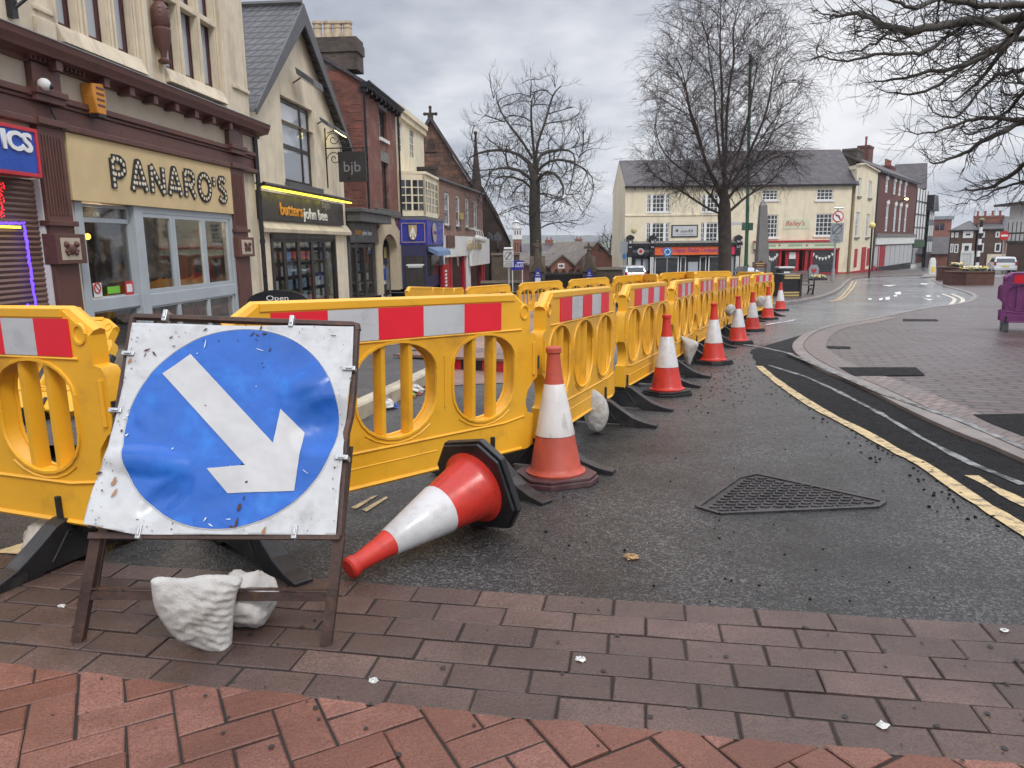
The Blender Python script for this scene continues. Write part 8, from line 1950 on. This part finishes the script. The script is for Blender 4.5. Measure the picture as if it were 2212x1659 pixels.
def make_tree(name, lab, base, trunk, attr, D, di, dk, trop, seed, r_tip, rtr, power, tw, bark, twig, limbs=()):
    """tw: (count per thin node, length, radius, droop, levels, spread, fork)"""
    rg = random.Random(seed); t = thing(name, lab, 'tree', tuple(base)); base = Vector(base)
    nodes, par = colonize((0,0,0), [Vector(q)-base for q in trunk], [Vector(a)-base for a in attr], D, di, dk, trop, rg, 90, [[Vector(q)-base for q in l] for l in limbs])
    ch, r = skin(nodes, par, r_tip, power, rtr); bT, bC = MB(), MB()
    r[0] = rtr*1.25
    for c in chains(ch, r):
        P = smooth3([nodes[i] for i in c]); R_ = [r[i] for i in c]
        if len(c) > 1 and R_[0] > R_[1]*1.6: R_[0] = R_[1]*1.15
        big = R_[1 if len(c) > 1 else 0]
        k = len(c)
        for j, x in enumerate(R_):
            if x < r_tip*3.2: k = j; break
        n = 10 if big > rtr*.5 else 6
        if k >= 2: bT.tube(P[:k+1], R_[:k+1], n, cap=False)
        if k < len(c)-1: s = max(0, k-(0 if k < 2 else 0)); bC.tube(P[s:], R_[s:], 4, cap=False)
    for i in range(1, len(nodes)):
        if r[i] < r_tip*tw[7]:
            d0 = nodes[i]-nodes[par[i]]
            for q in range(tw[0] if tw[0] >= 1 else (1 if rg.random() < tw[0] else 0)):
                s = Vector((rg.gauss(0,1), rg.gauss(0,1), rg.gauss(0,.8))).normalized(); twigs(bC, nodes[i], d0.normalized()+s*tw[5], tw[1]*rg.uniform(.6,1.2), tw[2], rg, tw[3], tw[4], tw[5], tw[6])
    bT.build('trunk', bark, t, smooth=True, ang=80); bC.build('crown', twig, t)
    return t
def env(u0, prof, Y, n, rg, asym=None):
    out = []; vs = [p[0] for p in prof]
    area = [(a[1]+b_[1])**2*(b_[0]-a[0]) for a, b_ in zip(prof, prof[1:])]; tot = sum(area)
    while len(out) < n:
        x = rg.random()*tot; k = 0
        while x > area[k]: x -= area[k]; k += 1
        (v0, r0, o0), (v1, r1, o1) = prof[k], prof[k+1]; q = rg.random(); v = v0+(v1-v0)*q; r = r0+(r1-r0)*q; o = o0+(o1-o0)*q
        rr = r*math.sqrt(rg.random()); a = rg.uniform(0, 6.283); m = Y/1600
        p = at(u0+o+rr*math.cos(a), v, Y); out.append(Vector((p.x, p.y+rr*math.sin(a)*m, p.z)))
    return out
def limbs(Y, ls, sp):
    r2 = random.Random(int(Y)); out = []
    for l in ls: e = r2.uniform(-sp, sp); out.append([at(u, v, Y+e*i/(len(l)-1)) for i, (u, v) in enumerate(l)])
    return out
rg = random.Random(12)
# bare broad tree by the church gate
Y1 = 50.0; bp = gnd(1158, 618); bp = at(1158, 600, Y1); bp.z = g(bp.x, bp.y)
tr = [at(u, v, Y1) for u, v in ((1157,560),(1157,530),(1158,500),(1155,475),(1152,450),(1156,425),(1156,400),(1157,375),(1157,345))]
at1 = env(1150, [(172,35,10),(200,75,5),(240,115,-5),(300,140,-8),(350,150,-8),(400,155,-5),(440,140,0),(480,95,10),(505,60,25)], Y1, 1500, rg)
make_tree('bare_tree', 'broad leafless tree with knuckled limbs standing by the church gate pillar', bp, tr, at1, .42, 3.2, .70, Vector((0,0,.12)), 3, .020, .40, 2.3, (1, .95, .014, .12, 2, .75, 3, 2.3), K['bark'], K['twig'], limbs(Y1, [[(1157,425),(1152,400),(1134,392),(1107,377),(1079,377)],[(1157,400),(1147,382),(1127,360),(1097,355),(1067,365)],[(1157,365),(1152,340),(1127,305),(1092,262),(1069,212),(1057,160)],[(1157,345),(1154,310),(1147,262),(1144,212),(1147,172)],[(1157,345),(1162,307),(1179,267),(1192,210),(1204,165)],[(1157,365),(1164,330),(1197,327),(1234,320),(1272,305)],[(1157,390),(1162,372),(1189,362),(1212,385),(1222,420)],[(1157,380),(1170,355),(1205,340),(1240,350),(1275,372)],[(1152,340),(1120,330),(1080,320),(1030,330),(1005,340)]], 3))
# tall birch in the works
Y2 = 34.0; bp = at(1566, 606, Y2); bp.z = g(bp.x, bp.y)
tr = [at(u, v, Y2) for u, v in ((1566,570),(1566,540),(1566,510),(1565,485),(1564,462),(1565,440),(1566,415),(1567,390))]
at2 = env(1560, [(-5,35,10),(20,85,8),(60,125,10),(120,148,8),(200,160,3),(280,165,5),(340,172,-5),(390,160,-15),(420,110,-10),(440,60,0)], Y2, 2300, rg)
make_tree('birch_tree', 'tall leafless birch with dense fine drooping twigs beside the green pole', bp, tr, at2, .32, 2.6, .54, Vector((0,0,.75)), 5, .0095, .29, 2.2, (2, .95, .0085, -.07, 2, .6, 3, 2.6), K['birchbark'], K['birchtwig'], limbs(Y2, [[(1567,395),(1569,340),(1572,240),(1580,140),(1588,50)],[(1566,425),(1556,340),(1545,260),(1536,170),(1530,80)],[(1565,445),(1540,385),(1510,310),(1488,230),(1475,160)],[(1567,410),(1590,350),(1612,280),(1628,200),(1638,110)],[(1566,440),(1598,395),(1640,340),(1675,280),(1698,210)],[(1565,455),(1520,405),(1470,362),(1432,330),(1415,290)],[(1566,470),(1600,430),(1645,405),(1690,372),(1715,330)],[(1564,468),(1512,442),(1455,400),(1400,372)],[(1566,400),(1560,320),(1558,220),(1556,120),(1556,40)],[(1566,430),(1525,350),(1500,260),(1478,200)],[(1567,420),(1610,345),(1650,260),(1668,170)]], 2.2))
# overhanging tree whose trunk stands outside the frame on the right
t = thing('overhanging_tree', 'bare branches hanging in from the right edge across the sky', 'tree', (9.6, 9.0, g(9.6, 9.0)))
base = Vector(t.location); rg = random.Random(31); bT, bC = MB(), MB()
bT.tube([(0,0,-.2),(.05,0,1),(0,.05,3),(-.1,.1,5),(-.1,.2,6.5),(.1,.3,9)], [.42,.33,.29,.26,.2,.1], 12)
def zu(x, y): return (1659+.25*x, .25*y)
LIMB = [([(2400,130),(2212,140),(2000,175),(1700,190),(1350,250),(1130,255),(950,190),(780,110),(600,140),(500,120),(380,75)], 10.0, .075),
 ([(2420,170),(2212,230),(2000,420),(1700,560),(1400,620),(1000,700),(900,690)], 10.5, .06), ([(2100,300),(1900,190),(1700,215),(1500,350),(1300,460),(1000,460),(700,520),(500,500),(430,470),(410,390)], 9.8, .035),
 ([(2150,280),(2000,470),(1850,660),(1650,850),(1500,880)], 10.8, .045), ([(2420,330),(2212,330),(1900,440),(1600,640),(1350,790),(1100,800),(970,770)], 11.2, .05),
 ([(2460,900),(2212,1050),(1900,1190),(1700,1330),(1450,1410),(1380,1370)], 11.0, .055), ([(2460,1250),(2212,1430),(1950,1600),(1750,1640),(1700,1620)], 11.5, .05), ([(2420,1000),(2212,1030),(1900,1020),(1700,1050),(1500,1120),(1300,1150),(1180,1120)], 10.6, .04),
 ([(2420,20),(2212,40),(1800,60),(1500,-20),(1300,60),(1100,20),(850,-20),(700,-40)], 9.6, .05), ([(1130,250),(1000,320),(850,400),(620,460),(500,440)], 9.9, .022), ([(2300,700),(2100,900),(1980,1050),(1720,1160),(1680,1080)], 11.0, .035), ([(2212,600),(2000,650),(1850,760),(1650,1000),(1450,980),(1400,900)], 11.4, .035),
 ([(1350,250),(1150,340),(900,330),(700,280)], 9.9, .02), ([(2420,700),(2212,720),(2100,600),(2000,560)], 10.2, .035), ([(1500,-40),(1470,100),(1480,160)], 9.9, .02), ([(2300,1500),(2212,1560),(2000,1640),(1800,1720),(1650,1760)], 11.6, .03)]
hub = Vector((-.1, .2, 6.2))
for pts, Y, r in LIMB:
    P = [at(*zu(x, y), Y + rg.uniform(-.25, .25) + .5*math.sin(i*.9)) - base for i, (x, y) in enumerate(pts)]
    P3 = []
    for i in range(len(P)-1):
        a, b_, c, d = P[max(i-1,0)], P[i], P[i+1], P[min(i+2,len(P)-1)]
        for k in range(4):
            s = k/4; P3.append(.5*((2*b_)+(c-a)*s+(2*a-5*b_+4*c-d)*s*s+(3*b_-a-3*c+d)*s**3))
    P3.append(P[-1]); n = len(P3)
    P3 = [q+Vector((rg.gauss(0,.012), rg.gauss(0,.012), rg.gauss(0,.012))) for q in P3]
    R_ = [max(.007, r*(1-i/(n-1))**.85) for i in range(n)]
    if pts[0][0] >= 2400: h = hub+Vector((0,0,rg.uniform(-1.4,1.6)*(1 if pts[0][1] < 600 else 2.0)-(0 if pts[0][1] < 600 else .8))); h.z = min(h.z, 8); bT.tube([h, (h+P3[0])/2+Vector((0,0,.15)), P3[0]], [r*1.7, r*1.25, R_[0]], 8, cap=False)
    bT.tube(P3, R_, 7, cap=False)
    for i in range(1, n):
        tt = i/(n-1)
        if P3[i].x+base.x > 9.2: continue
        for q in range(2 if rg.random() < .75 else 1):
            d = (P3[i]-P3[i-1]).normalized(); s = Vector((rg.gauss(0,.7), rg.gauss(0,.9), rg.gauss(0,.8)))
            L_ = rg.uniform(.25, .75)*(1-.45*tt); dd = d*.75+s.normalized()*.7
            twigs(bC, P3[i], dd, L_, max(.0042, R_[i]*.35) if R_[i] < .03 else .010, rg, .05, 2 if L_ > .5 else 1, .65, 3)
bT.build('trunk', K['bark'], t, smooth=True, ang=80); bC.build('crown', K['twig'], t)
# small scrubby trees beyond
Y3 = 95; bp = at(1318, 560, Y3); bp.z = g(bp.x, bp.y)
rg = random.Random(3)
make_tree('scrub_tree', 'grey leafless scrub tree beside the left end of the cream building', bp, [at(1318, v, Y3) for v in (556, 546, 538)], env(1318, [(488,8,10),(505,22,4),(525,30,0),(545,26,0),(556,14,0)], Y3, 260, rg), .5, 4, .7, Vector((0,0,.2)), 8, .03, .2, 2.3, (2, 1.1, .022, .05, 1, .7, 3, 2.6), K['bark'], K['twig'])
# ---------------------------------------------------------------- far hills
def hills(name, Y, prof, m, dep):
    b = MB(); top = [at(u, v, Y) for u, v in prof]; rows = []
    for k in range(6):
        q = k/5; row = []
        for p in top:
            y = Y - dep*(1-q)*1.0; row.append(b.V((p.x*(y/Y), y, -12+(p.z+12)*math.sin(q*math.pi/2))))
        rows.append(row)
    rows.append([b.V((p.x*1.2, p.y+dep, -12)) for p in top])
    for r0, r1 in zip(rows, rows[1:]):
        for i in range(len(top)-1): b.face((r0[i], r0[i+1], r1[i+1], r1[i]))
    tag(b.build(name, m, smooth=True), kind='structure')
rg = random.Random(2)
hills('hills', 2400, [(u, 508+rg.uniform(-.8,.8)+(u-1250)*.002) for u in range(300, 2600, 12)], K['hill'], 700)
hills('hills', 1300, [(u, 521+rg.uniform(-.5,.5)+2*math.sin(u*.02)) for u in range(300, 2600, 15)], K['field'], 400)

# ---------------------------------------------------------------- sky and light
w = bpy.data.worlds.new('World'); SC.world = w; w.use_nodes = True; nt = w.node_tree; L = nt.links.new
bg = nt.nodes['Background']; SUN_EL, SUN_AZ = RAD(48), RAD(150)      # azimuth measured clockwise from +Y
sky = N(nt, 'ShaderNodeTexSky', sky_type='NISHITA'); sky.sun_disc = False; sky.sun_elevation = SUN_EL; sky.sun_rotation = SUN_AZ
tc = N(nt, 'ShaderNodeTexCoord'); sp = N(nt, 'ShaderNodeSeparateXYZ'); L(tc.outputs['Generated'], sp.inputs[0])
# project the cloud deck: direction / (elevation + small) gives a receding layer
zp = N(nt, 'ShaderNodeMath', operation='MAXIMUM'); zp.inputs[1].default_value = 0; L(sp.outputs[2], zp.inputs[0])
za = N(nt, 'ShaderNodeMath', operation='ADD'); za.inputs[1].default_value = .22; L(zp.outputs[0], za.inputs[0])
dv = N(nt, 'ShaderNodeVectorMath', operation='DIVIDE'); cb = N(nt, 'ShaderNodeCombineXYZ')
for k in range(3): L(za.outputs[0], cb.inputs[k])
L(tc.outputs['Generated'], dv.inputs[0]); L(cb.outputs[0], dv.inputs[1])
mp = N(nt, 'ShaderNodeMapping'); mp.inputs['Location'].default_value = (.35, .8, 0); mp.inputs['Scale'].default_value = (1, 1, 1.4); L(dv.outputs[0], mp.inputs[0])
n1 = nz(nt, mp.outputs[0], 1.0, 5, .5); n2 = nz(nt, mp.outputs[0], 3.2, 6, .55)
ad = N(nt, 'ShaderNodeMath', operation='MULTIPLY_ADD'); L(n2, ad.inputs[0]); ad.inputs[1].default_value = .35; L(n1, ad.inputs[2])
cr = N(nt, 'ShaderNodeValToRGB'); L(ad.outputs[0], cr.inputs[0]); e = cr.color_ramp.elements
e[0].position = .46; e[0].color = (.34, .37, .45, 1); e[1].position = .80; e[1].color = (1.0, 1.0, 1.03, 1); q = e.new(.62); q.color = (.60, .63, .70, 1)
# overcast: brighter towards the zenith
br = N(nt, 'ShaderNodeMapRange'); br.inputs[1].default_value = .28; br.inputs[2].default_value = .9; br.inputs[3].default_value = 1; br.inputs[4].default_value = ZEN = 3.0; L(zp.outputs[0], br.inputs[0])
vm = N(nt, 'ShaderNodeVectorMath', operation='SCALE'); L(cr.outputs[0], vm.inputs[0]); L(br.outputs[0], vm.inputs['Scale'])
sk = N(nt, 'ShaderNodeVectorMath', operation='SCALE'); sk.inputs['Scale'].default_value = .08; L(sky.outputs[0], sk.inputs[0])
sm = mixc(nt, .9, sk.outputs[0], vm.outputs[0])
L(sm, bg.inputs[0]); bg.inputs[1].default_value = 1.0
sd = bpy.data.lights.new('sun', 'SUN'); sd.energy = 1.5; sd.angle = RAD(14); sd.color = (1, .96, .9); so_ = bpy.data.objects.new('sun', sd); COL.objects.link(so_)
dirv = Vector((math.sin(SUN_AZ)*math.cos(SUN_EL), math.cos(SUN_AZ)*math.cos(SUN_EL), math.sin(SUN_EL)))
so_.rotation_euler = dirv.to_track_quat('Z', 'Y').to_euler()
SC.view_settings.view_transform = 'Standard'; SC.view_settings.look = 'None'; SC.view_settings.gamma = 1; SC.view_settings.exposure = 0.0
SC.render.engine = 'CYCLES'; SC.cycles.use_denoising = True; SC.cycles.max_bounces = 6; SC.cycles.transparent_max_bounces = 12
# ---------------------------------------------------------------- damp air
b = MB(); b.box(-2600, 2600, -40, 3400, -16, 62); hz_ = b.build('haze', None or bpy.data.materials.new('damp_air')); hm = bpy.data.materials['damp_air']; hm.use_nodes = True; nt = hm.node_tree
nt.nodes.remove(nt.nodes['Principled BSDF']); pv_ = N(nt, 'ShaderNodeVolumePrincipled'); pv_.inputs['Color'].default_value = (.86, .9, .97, 1); pv_.inputs['Density'].default_value = .00028; pv_.inputs['Anisotropy'].default_value = .2
nt.links.new(pv_.outputs[0], nt.nodes['Material Output'].inputs['Volume']); tag(hz_, kind='stuff')
